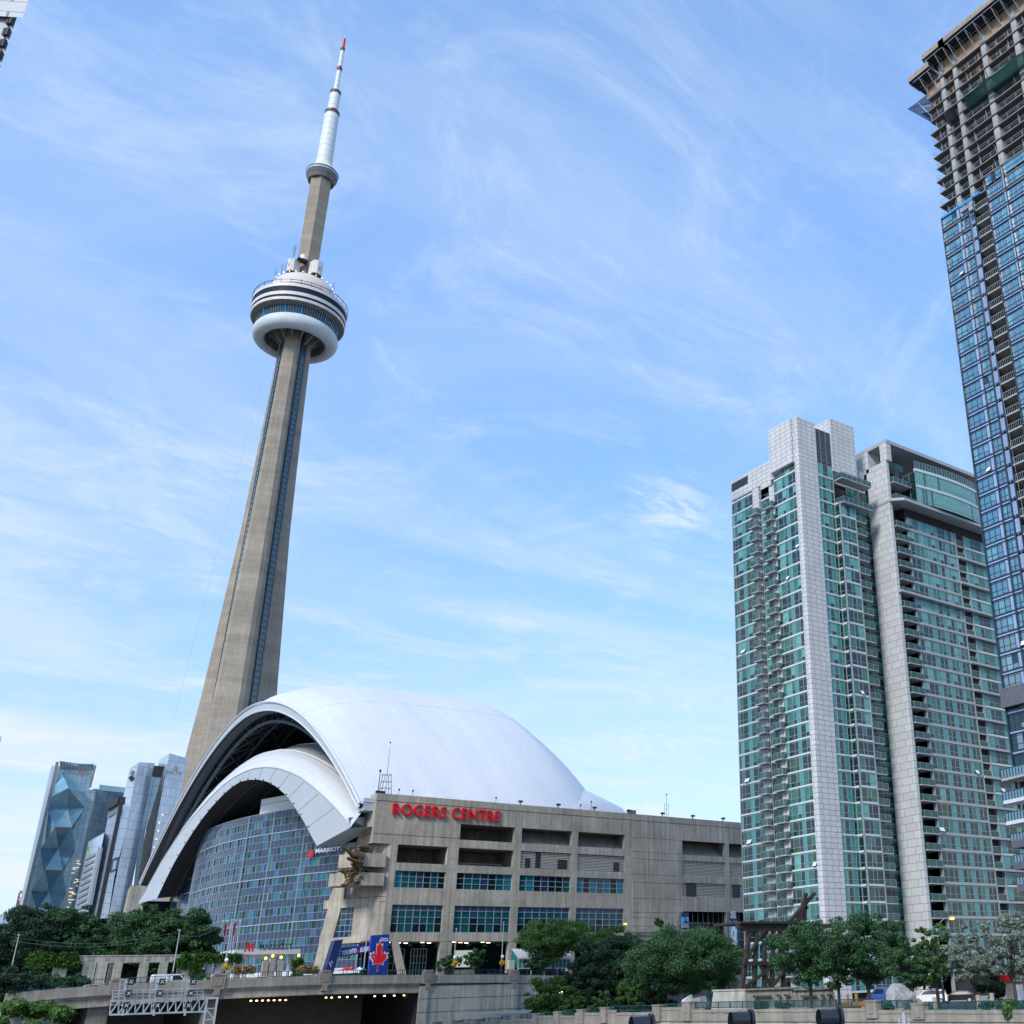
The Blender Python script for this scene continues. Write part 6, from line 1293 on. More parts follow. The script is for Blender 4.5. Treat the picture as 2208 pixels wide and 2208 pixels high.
# ---------------------------------------------------------------- near wall with railings
def near_wall():
    X = WX; q = lambda px, py: onX(px, py, X)
    NW = thing('terrace_wall', 'long concrete terrace wall stepping down to the left, with square posts and scribbled graffiti', 'wall', (X, 110, -9))
    tops = [(2300, 2177), (2060, 2178), (1985, 2178), (1878, 2174), (1480, 2172), (1420, 2183), (1330, 2178), (1305, 2184), (1275, 2184), (1240, 2190), (1195, 2190), (1155, 2197), (1110, 2199), (1070, 2203), (1030, 2205), (985, 2212), (930, 2214)]
    mb = MB(); mc = MB()
    for (p0, t0), (p1, t1) in zip(tops[:-1], tops[1:]):
        a, b = q(p0, t0), q(p1, t1); z = float(a[2]); mb.box(X, X+.5, float(a[1]), float(b[1]), -9, z-.0); mc.box(X-.06, X+.56, float(a[1]), float(b[1]), z-.28, z+.02)
    ya, yb = float(q(2300, 2170)[1]), float(q(1420, 2170)[1]); mb.build('wall', M['wallc'], NW); mc.build('coping', M['wallc'], NW)
    mb = MB()
    for py in (2197,): mb.box(X-.12, X+.1, ya, yb, float(q(1800, 2203)[2]), float(q(1800, 2197)[2]))
    mb.build('string_course', M['wallc'], NW)
    mb = MB()
    y = ya
    while y < yb: mb.box(X-.05, X+.02, y+.03, y+3.0, -8.9, float(q(1800, 2206)[2])); y += 3.05
    mb.build('stone_panels', M['concw'], NW)
    for i, (px, w, t, b) in enumerate([(1981, 26, 2162, 2190), (1880, 24, 2156, 2188), (1483, 17, 2159, 2195), (1418, 15, 2166, 2196), (1304, 13, 2172, 2200), (1254, 12, 2176, 2202), (1203, 11, 2181, 2206), (1156, 11, 2185, 2208), (1112, 10, 2190, 2210), (1071, 9, 2193, 2212), (1031, 9, 2197, 2214), (985, 9, 2200, 2216), (940, 8, 2203, 2218)]):
        a, c = q(px+w/2, t), q(px-w/2, t); mb = MB(); y0, y1 = float(a[1]), float(c[1]); zt = float(a[2]); mb.box(X-.3, X+.8, y0, y1, float(q(px, b)[2])-.3, zt-.15); mb.box(X-.36, X+.86, y0-.06, y1+.06, zt-.15, zt); d = (y1-y0)*.25; mb.box(X-.36, X-.3, y0+d, y1-d, zt-1.2, zt-.45)
        mb.build('post', M['wallc'], NW)
    # graffiti scribbles as thin raised paint
    r = random.Random(3); mb = MB()
    for px in (1503, 1538, 1568, 1594, 1600):
        p = np.array((px, 2182.)); pts = []
        for k in range(12): pts.append(q(px+r.uniform(-7, 7), 2181+r.uniform(-5, 5))-np.array((.02, 0, 0)))
        mb.path(pts, .018, 4)
    for px in (1700, 1760, 1650):
        pts = [q(px+k*5+r.uniform(-2, 2), 2202+r.uniform(-4, 4))-np.array((.08, 0, 0)) for k in range(6)]; mb.path(pts, .012, 4)
    mb.build('graffiti', M['black'], NW)
    segs = [(2300, 2000, 2177, 'at the right edge, in front of the silvery trees'), (1964, 1898, 2174, 'in front of the big grey rock'), (1866, 1496, 2173, 'long one in front of the trestle base'), (1472, 1428, 2178, 'short one left of the white slab'), (1407, 1312, 2180, 'below the dense tree group'), (1295, 1262, 2184, 'first below the long one going left'), (1245, 1210, 2188, 'beside the lamp with a globe'), (1195, 1163, 2193, 'below the sumac'), (1147, 1119, 2197, 'left of the sumac, upper'), (1105, 1078, 2200, 'left of the sumac, lower'), (1063, 1038, 2204, 'second from the lower left end'), (1023, 993, 2208, 'lowest at the left end')]
    for a, b, t, l in segs:
        A, B = q(a, t), q(b, t); z = (float(A[2])+float(B[2]))/2-.02
        railing('terrace_railing', 'teal terrace railing '+l, [(X+.25, float(A[1]), z), (X+.25, float(B[1]), z)], h=.68 if a > 1450 else .60, sp=2.2, bal=.13 if a > 1450 else .3, group='railings on the terrace wall', thick=.85)
    C = [q(2175+random.uniform(-7, 7), 2168+random.uniform(-8, 30)) for _ in range(26)]; tag(leafmesh('climbing_plant', leaves(C, [.35]*26, 900, .16, 5), LM['mid'], None, (X, float(C[0][1]), -3)), 'green creeper hanging over the terrace wall at the right', 'climbing plant')
    for i, (px, w) in enumerate(((1640, 30), (1690, 40), (1900, 60), (2150, 90), (2205, 60))):
        cc = onX(px, 2165, X+1.5); Cs = [cc+np.array((random.uniform(-.4, .8), random.uniform(-.5, .5)*w/22, random.uniform(-.6, .1))) for _ in range(14)]
        tag(leafmesh('low_bush', leaves(Cs, [.4]*14, 700, .16, i), LM['deep'], None, tuple(float(v) for v in cc)), ['low bush left of the flower pots behind the railing', 'dark low bush with red flowers behind the railing', 'low bush at the foot of the grey rock', 'low green bush beside the creeper', 'low green bush in the lower right corner'][i], 'bush')
near_wall()

# ---------------------------------------------------------------- rocks, timber trestle
def rock(label, px, py, w, h, dist, seed):
    c = onD(px, py, dist); ppm = FPX/float(np.dot(c, FW)); r = random.Random(seed); bm = bmesh.new(); bmesh.ops.create_icosphere(bm, subdivisions=4, radius=1)
    rg = [(Vector([r.gauss(0, 1) for _ in range(3)]).normalized(), r.uniform(.55, .9)) for _ in range(22)]
    for v in bm.verts:
        d = v.co.normalized(); k = min([1.0]+[o/max(.05, d.dot(n)) for n, o in rg if d.dot(n) > .3]); v.co = d*k*(1+.03*math.sin(9*d.x+7*d.z)+.02*math.sin(23*d.y+17*d.x))
        v.co = Vector((v.co.x*w/ppm/2/.8, v.co.y*w/ppm/2/.9, v.co.z*h/ppm/1.5))
    me = bpy.data.meshes.new('rock'); bm.to_mesh(me); bm.free(); me.materials.append(M['rock']); z = -3+h/ppm*.42
    o = link('rock', me, None, (float(c[0]), float(c[1]), z)); tag(o, label, 'rock')
rock('big angular grey boulder behind the terrace railing', 1942, 2138, 64, 56, 119, 1); rock('smaller grey boulder leaning at the right of the big one', 1978, 2150, 30, 30, 121, 5); rock('grey boulder on the lawn left of the trestle base', 1508, 2160, 40, 34, 158, 3)
mb = MB(); a = onD(1474, 2168, 157); mb.hexa([(a[0], a[1], -3), (a[0]+1.4, a[1], -3), (a[0]+1.4, a[1]+.5, -3), (a[0], a[1]+.5, -3), (a[0]+.1, a[1], -1.5), (a[0]+1.5, a[1], -.9), (a[0]+1.5, a[1]+.5, -.9), (a[0]+.1, a[1]+.5, -1.5)]); tag(mb.build('stone_slab', M['white'], None, org=(a[0], a[1], -3)), 'tilted white stone slab left of the lawn boulder', 'stone slab')
def trestle():
    D = 134.0; c = onD(1625, 2130, D); YT = float(c[1]); P = lambda px, py, dy=0: onY(px, py, YT+dy)
    T = thing('timber_trestle', 'old dark timber railway trestle remnant standing on concrete blocks', 'trestle', (float(c[0]), YT, -3))
    F = frY(YT)
    def b(name, pts, w=.38):
        mb = MB()
        for a, d in pts: mb.bar(a, d, w)
        return mb.build(name, M['timber'], T)
    for dy in (0, 4.0):
        for (x0, x1) in ((1617, 1600), (1632, 1626), (1648, 1648), (1668, 1664), (1682, 1690)): b('post', [(P(x0, 2000, dy), P(x1, 2134, dy))], .42)
        b('cross_brace', [(P(1604, 2130, dy-.2), P(1672, 2080, dy-.2))], .3); b('cross_brace', [(P(1608, 2070, dy-.2), P(1650, 2003, dy-.2))], .3); b('cross_brace', [(P(1660, 2015, dy-.2), P(1694, 2060, dy-.2))], .3); b('cross_brace', [(P(1636, 2075, dy-.2), P(1662, 2125, dy-.2))], .28)
        b('cross_brace', [(P(1663, 2130, dy-.3), P(1690, 2095, dy-.3))], .28)
        b('sill_beam', [(P(1597, 2133, dy), P(1694, 2133, dy))], .5); b('girt', [(P(1602, 2078, dy-.2), P(1668, 2078, dy-.2))], .36); b('cap_beam', [(P(1600, 2003, dy), P(1690, 2003, dy))], .5)
    for dy in (0, 2, 4): b('stringer', [(P(1588, 1997, dy), P(1790, 1997, dy))], .48)
    for i in range(26): x = 1592+i*5.2; mb = MB(); q = P(x, 1990); mb.box(q[0]-.12, q[0]+.12, YT-.6, YT+4.6, q[2]-.12, q[2]+.14); mb.build('sleeper', M['timber'], T)
    b('raking_strut', [(P(1702, 1988), P(1756, 1926))], .38); b('raking_strut', [(P(1724, 1986), P(1738, 1926))], .40); b('raking_strut', [(P(1735, 1988), P(1736, 1950))], .36); b('raking_strut', [(P(1718, 1988), P(1734, 1940))], .34); b('tie', [(P(1730, 1957), P(1741, 1957))], .36)
    for x0, x1 in ((1597, 1697), (1702, 1786)):
        mb = MB(); a, d = P(x0, 2135), P(x1, 2135); zt, zb = float(P(x0, 2136)[2]), -3
        mb.hexa([(a[0]-.35, YT-1.2, zb), (d[0]+.35, YT-1.2, zb), (d[0]+.35, YT+5.2, zb), (a[0]-.35, YT+5.2, zb), (a[0], YT-.8, zt), (d[0], YT-.8, zt), (d[0], YT+5, zt), (a[0], YT+5, zt)])
        mb.box(a[0]-.1, d[0]+.1, YT-1.0, YT+5.1, zt, zt+.18); bl = mb.build('concrete_base', M['concw'], T)
        for f0, f1 in ((.15, .52), (.66, .72), (.82, .92)):
            u0, u1 = a[0]+(d[0]-a[0])*f0, a[0]+(d[0]-a[0])*f1; mb = MB(); mb.box(u0, u1, YT-1.18, YT-.8, zt-.75, zt-.55); mb.box(u0, u0+.12, YT-1.2, YT-.8, zb+.6, zt-.55); mb.build('recess_edge', M['concd'], bl)
trestle()
M['walkrail'] = M['teal_r']
a, b = onD(1525, 2143, 150), onD(1600, 2152, 138)
railing('ramp_railing', 'teal railing along the ramp left of the trestle base', [(a[0], a[1], -1.7), (b[0], b[1], -2.6)], h=1.1, sp=3, bal=.35, group=None)
mb = MB(); a, b = onD(1572, 2125, 165), onD(1612, 2125, 160); mb.hexa([(a[0], a[1], -3), (b[0], b[1], -3), (b[0]+1, b[1]+1, -3), (a[0]+1, a[1]+1, -3), (a[0], a[1], .6), (b[0], b[1], .6), (b[0]+1, b[1]+1, .6), (a[0]+1, a[1]+1, .6)]); tag(mb.build('ramp_wall', M['conc'], None, org=(a[0], a[1], -3)), 'plain concrete ramp wall behind the trestle', 'wall')

# ---------------------------------------------------------------- vehicles, people, lamps
def car(label, px, py, dist, rz, col, kind='suv', group=None, z=None, name='parked_car'):
    p = onD(px, py, dist); z = -2.9 if z is None else z; T = thing(name, label, 'van' if kind == 'van' else 'car', (float(p[0]), float(p[1]), z), group, rz)
    ORG[T.name] = (0, 0, 0)
    L, W_, H = dict(suv=(4.6, 1.85, 1.68), sedan=(4.6, 1.8, 1.42), van=(5.4, 2.0, 2.1))[kind]
    if kind == 'suv': prof = [(-L/2, .35), (-L/2, .95), (-L/2+.12, 1.08), (-L/2+.35, H-.06), (-L/2+.9, H), (.55, H-.02), (1.15, 1.08), (L/2-.25, .92), (L/2, .68), (L/2, .32)]
    elif kind == 'sedan': prof = [(-L/2, .35), (-L/2, .85), (-L/2+.3, .98), (-L/2+1.0, H-.04), (-.3, H), (.5, H-.05), (1.25, .95), (L/2-.25, .82), (L/2, .62), (L/2, .32)]
    else: prof = [(-L/2, .4), (-L/2, 1.9), (-L/2+.15, H), (1.3, H), (2.0, 1.25), (L/2-.1, 1.05), (L/2, .8), (L/2, .38)]
    def slab(pr, w0, w1, name, m_, par, zsplit=None):
        mb = MB(); n = len(pr); f = lambda zz: w0 if zz < 1.0 else w0+(w1-w0)*(zz-1.0)/(H-1.0)
        mb.v = [(x, -f(zz), zz) for x, zz in pr]+[(x, f(zz), zz) for x, zz in pr]
        mb.f.append(tuple(range(n))); mb.m.append(0); mb.f.append(tuple(n+i for i in reversed(range(n)))); mb.m.append(0)
        for i in range(n): j = (i+1) % n; mb.f.append((i, n+i, n+j, j)); mb.m.append(0)
        return mb.build(name, m_, par, local=True)
    pm = mat('car_paint', col, .4, 0, var=.03, spec=.35); bd = slab(prof, W_/2, W_/2-.18, 'body', pm, T)
    gz = [(x, zz) for x, zz in prof]; wpr = dict(suv=[(-L/2+.45, 1.12), (-L/2+.62, H-.16), (.45, H-.16), (.98, 1.12)], sedan=[(-L/2+.7, 1.0), (-L/2+1.15, H-.14), (.42, H-.14), (1.05, 1.0)], van=[(.2, 1.25), (.2, H-.25), (1.25, H-.25), (1.85, 1.25)])[kind]
    slab(wpr, W_/2+.01, W_/2-.15, 'side_windows', M['carglass'], T)
    mb = MB(); x0 = -L/2+(.16 if kind != 'sedan' else .42); mb.hexa([(x0-.03, -.7, 1.12), (x0+.05, -.7, 1.12), (x0+.05, .7, 1.12), (x0-.03, .7, 1.12), (x0+.17, -.62, H-.15), (x0+.25, -.62, H-.15), (x0+.25, .62, H-.15), (x0+.17, .62, H-.15)]); mb.build('rear_window', M['carglass'], T, local=True)
    for sx in (-1, 1):
        mb = MB(); mb.box(-L/2-.03, -L/2+.12, sx*.62-.22, sx*.62+.22, .85, 1.02); mb.build('tail_light', mat('tail_light_red', (.6, .01, .01), .3, var=0, emit=(1, .05, .03), estr=1.2), T, local=True)
        mb = MB(); mb.box(L/2-.2, L/2+.01, sx*.65-.2, sx*.65+.2, .62, .78); mb.build('headlight', M['lampw'] if kind == 'van' else M['bwhite'], T, local=True)
        for xx in (-L/2+.85, L/2-.9):
            mb = MB(); mb.tube((xx, sx*(W_/2-.22), .34), (xx, sx*(W_/2+.01), .34), .34, None, 18); w = mb.build('wheel', M['rubber'], T, local=True); mb = MB(); mb.tube((xx, sx*(W_/2), .34), (xx, sx*(W_/2+.03), .34), .2, None, 12); o = mb.build('rim', M['galv'], w, local=True)
    mb = MB(); mb.box(-L/2-.04, -L/2, -.26, .26, .6, .74); mb.build('number_plate', M['bwhite'], T, local=True)
    return T
aX = math.atan2(1, 0)
car('white compact SUV parked behind the big boulder, tail lights towards the right', 2004, 2150, 150, rad(188-62), (.75, .76, .78))
car('black sedan behind the white SUV, beside the tree trunk', 2066, 2152, 152, rad(126), (.01, .012, .016), 'sedan')
car('blue van half hidden behind the trees left of the white SUV', 1912, 2150, 165, rad(120), (.01, .07, .26), 'van')
car('white delivery van on the bridge beside the signal gantry', 367, 2106, 203.5/math.sin(math.atan2(203.5, float(onY(367, 2106, 203.5)[0]))), 0, (.72, .74, .76), 'van', z=ZP+.07, name='delivery_van')
def onbridge(px, Y): q = onY(px, 2105, Y); return math.hypot(q[0], q[1])
car('dark grey car behind the white delivery van on the bridge', 428, 2106, onbridge(428, 213), math.pi, (.03, .04, .05), 'suv', z=ZP+.07)
car('white car near the hotel entrance, left of the black pickup', 574, 2104, onbridge(574, 213), 0, (.7, .71, .72), 'suv', z=ZP+.07)
car('black car with lit red tail lights near the hotel entrance', 618, 2104, onbridge(618, 214), rad(50), (.01, .01, .012), 'suv', z=ZP+.07)
car('silver car on the left descending part of the bridge', 205, 2118, onbridge(205, 211), 0, (.55, .57, .58), 'sedan', z=ZP-.4)
car('white car between the flower basket lamp and the stadium entrance', 953, 2100, onbridge(953, 215), 0, (.7, .71, .72), 'sedan', z=ZP+.07)
car('black car under the small tree at the stadium entrance', 1065, 2102, onbridge(1065, 214), math.pi, (.012, .012, .014), 'sedan', z=ZP+.07)
car('dark car right of the black car, tail lights lit', 1093, 2102, onbridge(1093, 216), 0, (.02, .02, .025), 'sedan', z=ZP+.07)

def skinmesh(name, V, E, R_, mats, parent=None, org=(0, 0, 0), sub=1):
    me = bpy.data.meshes.new('s'); me.from_pydata([tuple(float(a)-b for a, b in zip(v, org)) for v in V], E, []); o = bpy.data.objects.new('s', me); COL.objects.link(o)
    md = o.modifiers.new('skin', 'SKIN'); md.use_smooth_shade = True; s2 = o.modifiers.new('sub', 'SUBSURF'); s2.levels = sub; s2.render_levels = sub
    for i, r in enumerate(R_): me.skin_vertices[0].data[i].radius = (r, r)
    me.skin_vertices[0].data[0].use_root = True
    dg = bpy.context.evaluated_depsgraph_get(); m2 = bpy.data.meshes.new_from_object(o.evaluated_get(dg)); bpy.data.objects.remove(o)
    m2.name = name
    for mm in mats: m2.materials.append(mm)
    ob = link(name, m2, parent, tuple(org) if parent is None else None); return ob
def person(label, x, y, z, face, top, leg, step=.25, bag=False):
    T_ = (x, y, z); c, s = math.cos(face), math.sin(face)
    def P(f, l, h): return (x+f*c-l*s, y+f*s+l*c, z+h)
    V = [P(0, 0, .95), P(0, 0, 1.2), P(0, 0, 1.42), P(.02, 0, 1.53), P(.03, 0, 1.64), P(0, .10, .9), P(step*.5, .1, .5), P(step, .1, .06), P(step+.16, .1, .04), P(0, -.10, .9), P(-step*.3, -.1, .5), P(-step, -.1, .08), P(-step+.16, -.1, .04),
         P(0, .19, 1.38), P(-.08, .25, 1.12), P(.05, .26, .88), P(0, -.19, 1.38), P(.08, -.25, 1.12), P(.2, -.24, .95)]
    E = [(0, 1), (1, 2), (2, 3), (3, 4), (0, 5), (5, 6), (6, 7), (7, 8), (0, 9), (9, 10), (10, 11), (11, 12), (2, 13), (13, 14), (14, 15), (2, 16), (16, 17), (17, 18)]
    R_ = [.15, .14, .15, .06, .105, .09, .065, .045, .04, .09, .065, .045, .04, .06, .045, .035, .06, .045, .035]
    o = skinmesh('person', V, E, R_, [top, leg, M['skin']], None, T_)
    for p in o.data.polygons:
        h = p.center.z; p.material_index = 2 if h > 1.48 or (h < 1.0 and abs(p.center.x*-s+p.center.y*c) > .2) else (0 if h > .93 else 1)
    tag(o, label, 'person')
wht, jean, blk, red_, blu = mat('white_shirt', (.7, .7, .7)), mat('jeans', (.03, .06, .14)), mat('black_cloth', (.01, .01, .012)), mat('red_shirt', (.5, .02, .02)), mat('blue_shirt', (.02, .08, .35))
yel = mat('hi_vis_yellow', (.55, .75, .05))
def pers(label, px, Y, top, leg, face=2.6, z=ZP): q = onY(px, 2095, Y); person(label, float(q[0]), Y, z, face, top, leg)
pers('person in a white top walking on the plaza beside the round tree', 1212, 214, wht, jean, 3.0, z=3.0)
pers('person in a yellow safety vest standing by the van on the bridge', 445, 206, yel, jean, -1.5)
pers('person in a yellow safety vest between the pergola pillars', 402, 232, yel, jean, -1.5)
pers('person in a blue shirt near the parasols', 852, 222, blu, blk, -2)
pers('person in dark clothes by the plaza railing near the banner', 762, 212, blk, blk, 1)
pers('person in black at the stadium entrance doors', 1010, 226, blk, jean, 1)
pers('person in a red shirt near the hotel drop off', 545, 218, red_, jean, 0)

pers('person in a white shirt waiting near the parasols', 842, 218, wht, jean, 2)
pers('person in a black coat walking past the leaf banner', 856, 213, blk, jean, 0)
pers('person in a blue shirt beside the ticket wall doors', 1042, 224, blu, blk, 1)
pers('person in a red shirt walking right of the lit screen', 1055, 214, red_, blk, 3)
pers('person in dark clothes at the hotel planter', 532, 210, blk, jean, 1)
pers('person in a white shirt at the far end of the bridge railing', 330, 208, wht, blk, 0)
for i, (x0, y0, x1, y1, l) in enumerate(((22, 2020, 372, 2012, 'upper thin overhead wire in front of the trees at the left'), (22, 2028, 372, 2018, 'lower thin overhead wire in front of the trees at the left'), (372, 2010, 483, 1992, 'thin overhead wire between the two lamps by the hotel'))):
    a, b = onY(x0, y0, 207), onY(x1, y1, 207); mb = MB(); pts = [a+(b-a)*t-np.array((0, 0, 1.3*math.sin(math.pi*t))) for t in np.linspace(0, 1, 10)]; mb.path(pts, .022, 4); tag(mb.build('overhead_wire', M['mull'], None, org=tuple(float(v) for v in a)), l, 'wire')
def streetlamp(label, px, Y, z0, top_py, arm=0, globe=False, basket=False, ban=False, lit=False, curved=False, orange=True):
    b = onY(px, 2100, Y); x = float(b[0]); zt = float(onY(px, top_py, Y)[2]); T = thing('street_lamp', label, 'street lamp', (x, Y, z0))
    mb = MB(); mb.tube((x, Y, z0), (x, Y, zt), .12, .07, 8); mb.build('pole', M['bandg'] if not globe else M['teal_r'], T)
    mb = MB(); mb.tube((x, Y, z0), (x, Y, z0+2.6), .20, .17, 8); mb.build('pole_base', M['dark'], T)
    if curved:
        mb = MB()
        for s in (-1, 1): pts = [(x+s*t*2.9*1, Y, zt+ (1.1*math.sin(t*math.pi*.6) if s > 0 else -1.2*t*t)) for t in np.linspace(0, 1, 7)]; mb.path(pts, .05, 5)
        mb.build('curved_arm', M['galv'], T); mb = MB(); mb.ball((x+3.1, Y, zt+1.0), .34, 0, 8, (1.4, .8, .5)); mb.build('lamp_head', M['lampo'], T); mb = MB(); mb.ball((x-2.9, Y, zt-1.4), .26, 0, 8); mb.build('dark_head', M['black'], T)
    elif not globe:
        mb = MB(); mb.ball((x, Y, zt+.1), .16, 0, 8); mb.build('lamp_head', M['bandg'], T)
    if globe: mb = MB(); mb.ball((x, Y, zt+.25), .34, 0, 12); mb.build('lamp_globe', M['lampw'] if lit else M['bwhite'], T)
    if basket:
        zb_ = z0+3.3; mb = MB(); mb.ball((x, Y-.3, zb_+1.0), .33, 0, 10); mb.build('lamp_globe', M['bwhite'], T)
        leafmesh('flower_basket', leaves([(x, Y-.35, zb_), (x-.2, Y-.3, zb_-.15), (x+.25, Y-.3, zb_-.1)], [.5, .4, .4], 380, .16, px), LM['flower'], T)
    return T
streetlamp('tall street lamp with a round globe and yellow flower basket, near the hotel driveway', 483, 207, ZP, 1985, basket=True)
streetlamp('tall street lamp in front of the far left trees', 372, 207, ZP, 2008)
streetlamp('leaning grey street lamp at the far left edge', 22, 215, ZP, 2018)
streetlamp('tall street lamp in front of the blue banner', 783, 207, ZP, 1990)
streetlamp('street lamp with a yellow flower basket, left of the lit screen', 977, 207, ZP, 2004, basket=True)
streetlamp('street lamp with an orange flower basket, right of the small entrance tree', 1080, 207, ZP, 1990, basket=True)
streetlamp('street lamp with a curved arm and lit orange head above the trees', 1320, 205, ZP, 2003, curved=True)
streetlamp('short lamp with a lit white globe among the shrubs', 1211, 157, -5.5, 2146, globe=True, lit=True)
b = onD(2035, 2000, 150)
streetlamp('street lamp with a lit orange head in front of the right condo tower', 2030, float(b[1]), -3, 1998, curved=True)
for i, (px, py) in enumerate(((575, 2066), (590, 2061), (608, 2064), (646, 2060))):
    q = onY(px, py, 246); x = float(q[0]); T = thing('gate_pillar', 'concrete gate pillar with a glowing orange globe, %s of the four at the hotel drive' % ['leftmost', 'second', 'third', 'rightmost'][i], 'pillar', (x, 246, ZP), 'orange lamp pillars')
    mb = MB(); mb.box(x-.5, x+.5, 246, 247, ZP, float(q[2])-.6); mb.build('pillar', M['concw'], T); mb = MB(); mb.ball((x, 246.5, float(q[2])), .30, 0, 10); mb.build('lamp_globe', M['lampo'], T)
for i, px in enumerate((478, 487, 497, 506, 515)):
    Y = 246+i*1.5; x = float(onY(px-8, 2060, Y)[0]); T = thing('flagpole', '%s of the five white flagpoles in front of the hotel' % ['leftmost', 'second', 'middle', 'fourth', 'rightmost'][i], 'flagpole', (x, Y, ZP), 'white flagpoles'); zt = float(onY(px, 1985, Y)[2])
    mb = MB(); mb.tube((x, Y, ZP), (x, Y, zt), .10, .05, 6); mb.ball((x, Y, zt), .15, 0, 6); mb.build('pole', M['white'], T)
    mb = MB(); mb.face([(x, Y-.05, zt-.3), (x-.5, Y-.3, zt-.9), (x-.35, Y-.25, zt-3.3), (x, Y-.05, zt-2.9)]); mb.build('flag', M['redp'] if i % 2 else M['bwhite'], T)
for px, w, l in ((525, 42, 'left planter of tawny ornamental grass by the hotel'), (668, 46, 'right planter of tawny ornamental grass by the banners')):
    C = [onY(px+random.uniform(-.5, .5)*w, 2090+random.uniform(-2, 4), 222) for _ in range(30)]; tag(leafmesh('ornamental_grass', leaves(C, [.5]*30, 1500, .28, int(px), up=0, elong=3), LM['reed'], None, tuple(float(v) for v in C[0])), l, 'ornamental grass')
# parasols
for i, (px, m_, l) in enumerate(((748, 'red', 'red parasol at the left under the team banner'), (775, 'sky', 'white and blue striped parasol beside the red ones'), (762, 'red', 'middle red parasol under the team banner'))):
    q = onY(px, 2092, 214+i*1.3); T = thing('parasol', l, 'parasol', (float(q[0]), float(q[1]), ZP)); zt = float(q[2])+.6; mb = MB(); n = 8
    for k in range(n): a, b = 2*math.pi*k/n, 2*math.pi*(k+1)/n; mb.face([(q[0], q[1], zt), (q[0]+1.5*math.cos(a), q[1]+1.5*math.sin(a), zt-.6), (q[0]+1.5*math.cos(b), q[1]+1.5*math.sin(b), zt-.6)], k % 2 if m_ == 'sky' else 0)
    mb.build('canopy', [M[m_], M['bwhite']], T); mb = MB(); mb.tube((q[0], q[1], ZP), (q[0], q[1], zt), .04, None, 6); mb.build('pole', M['galv'], T)

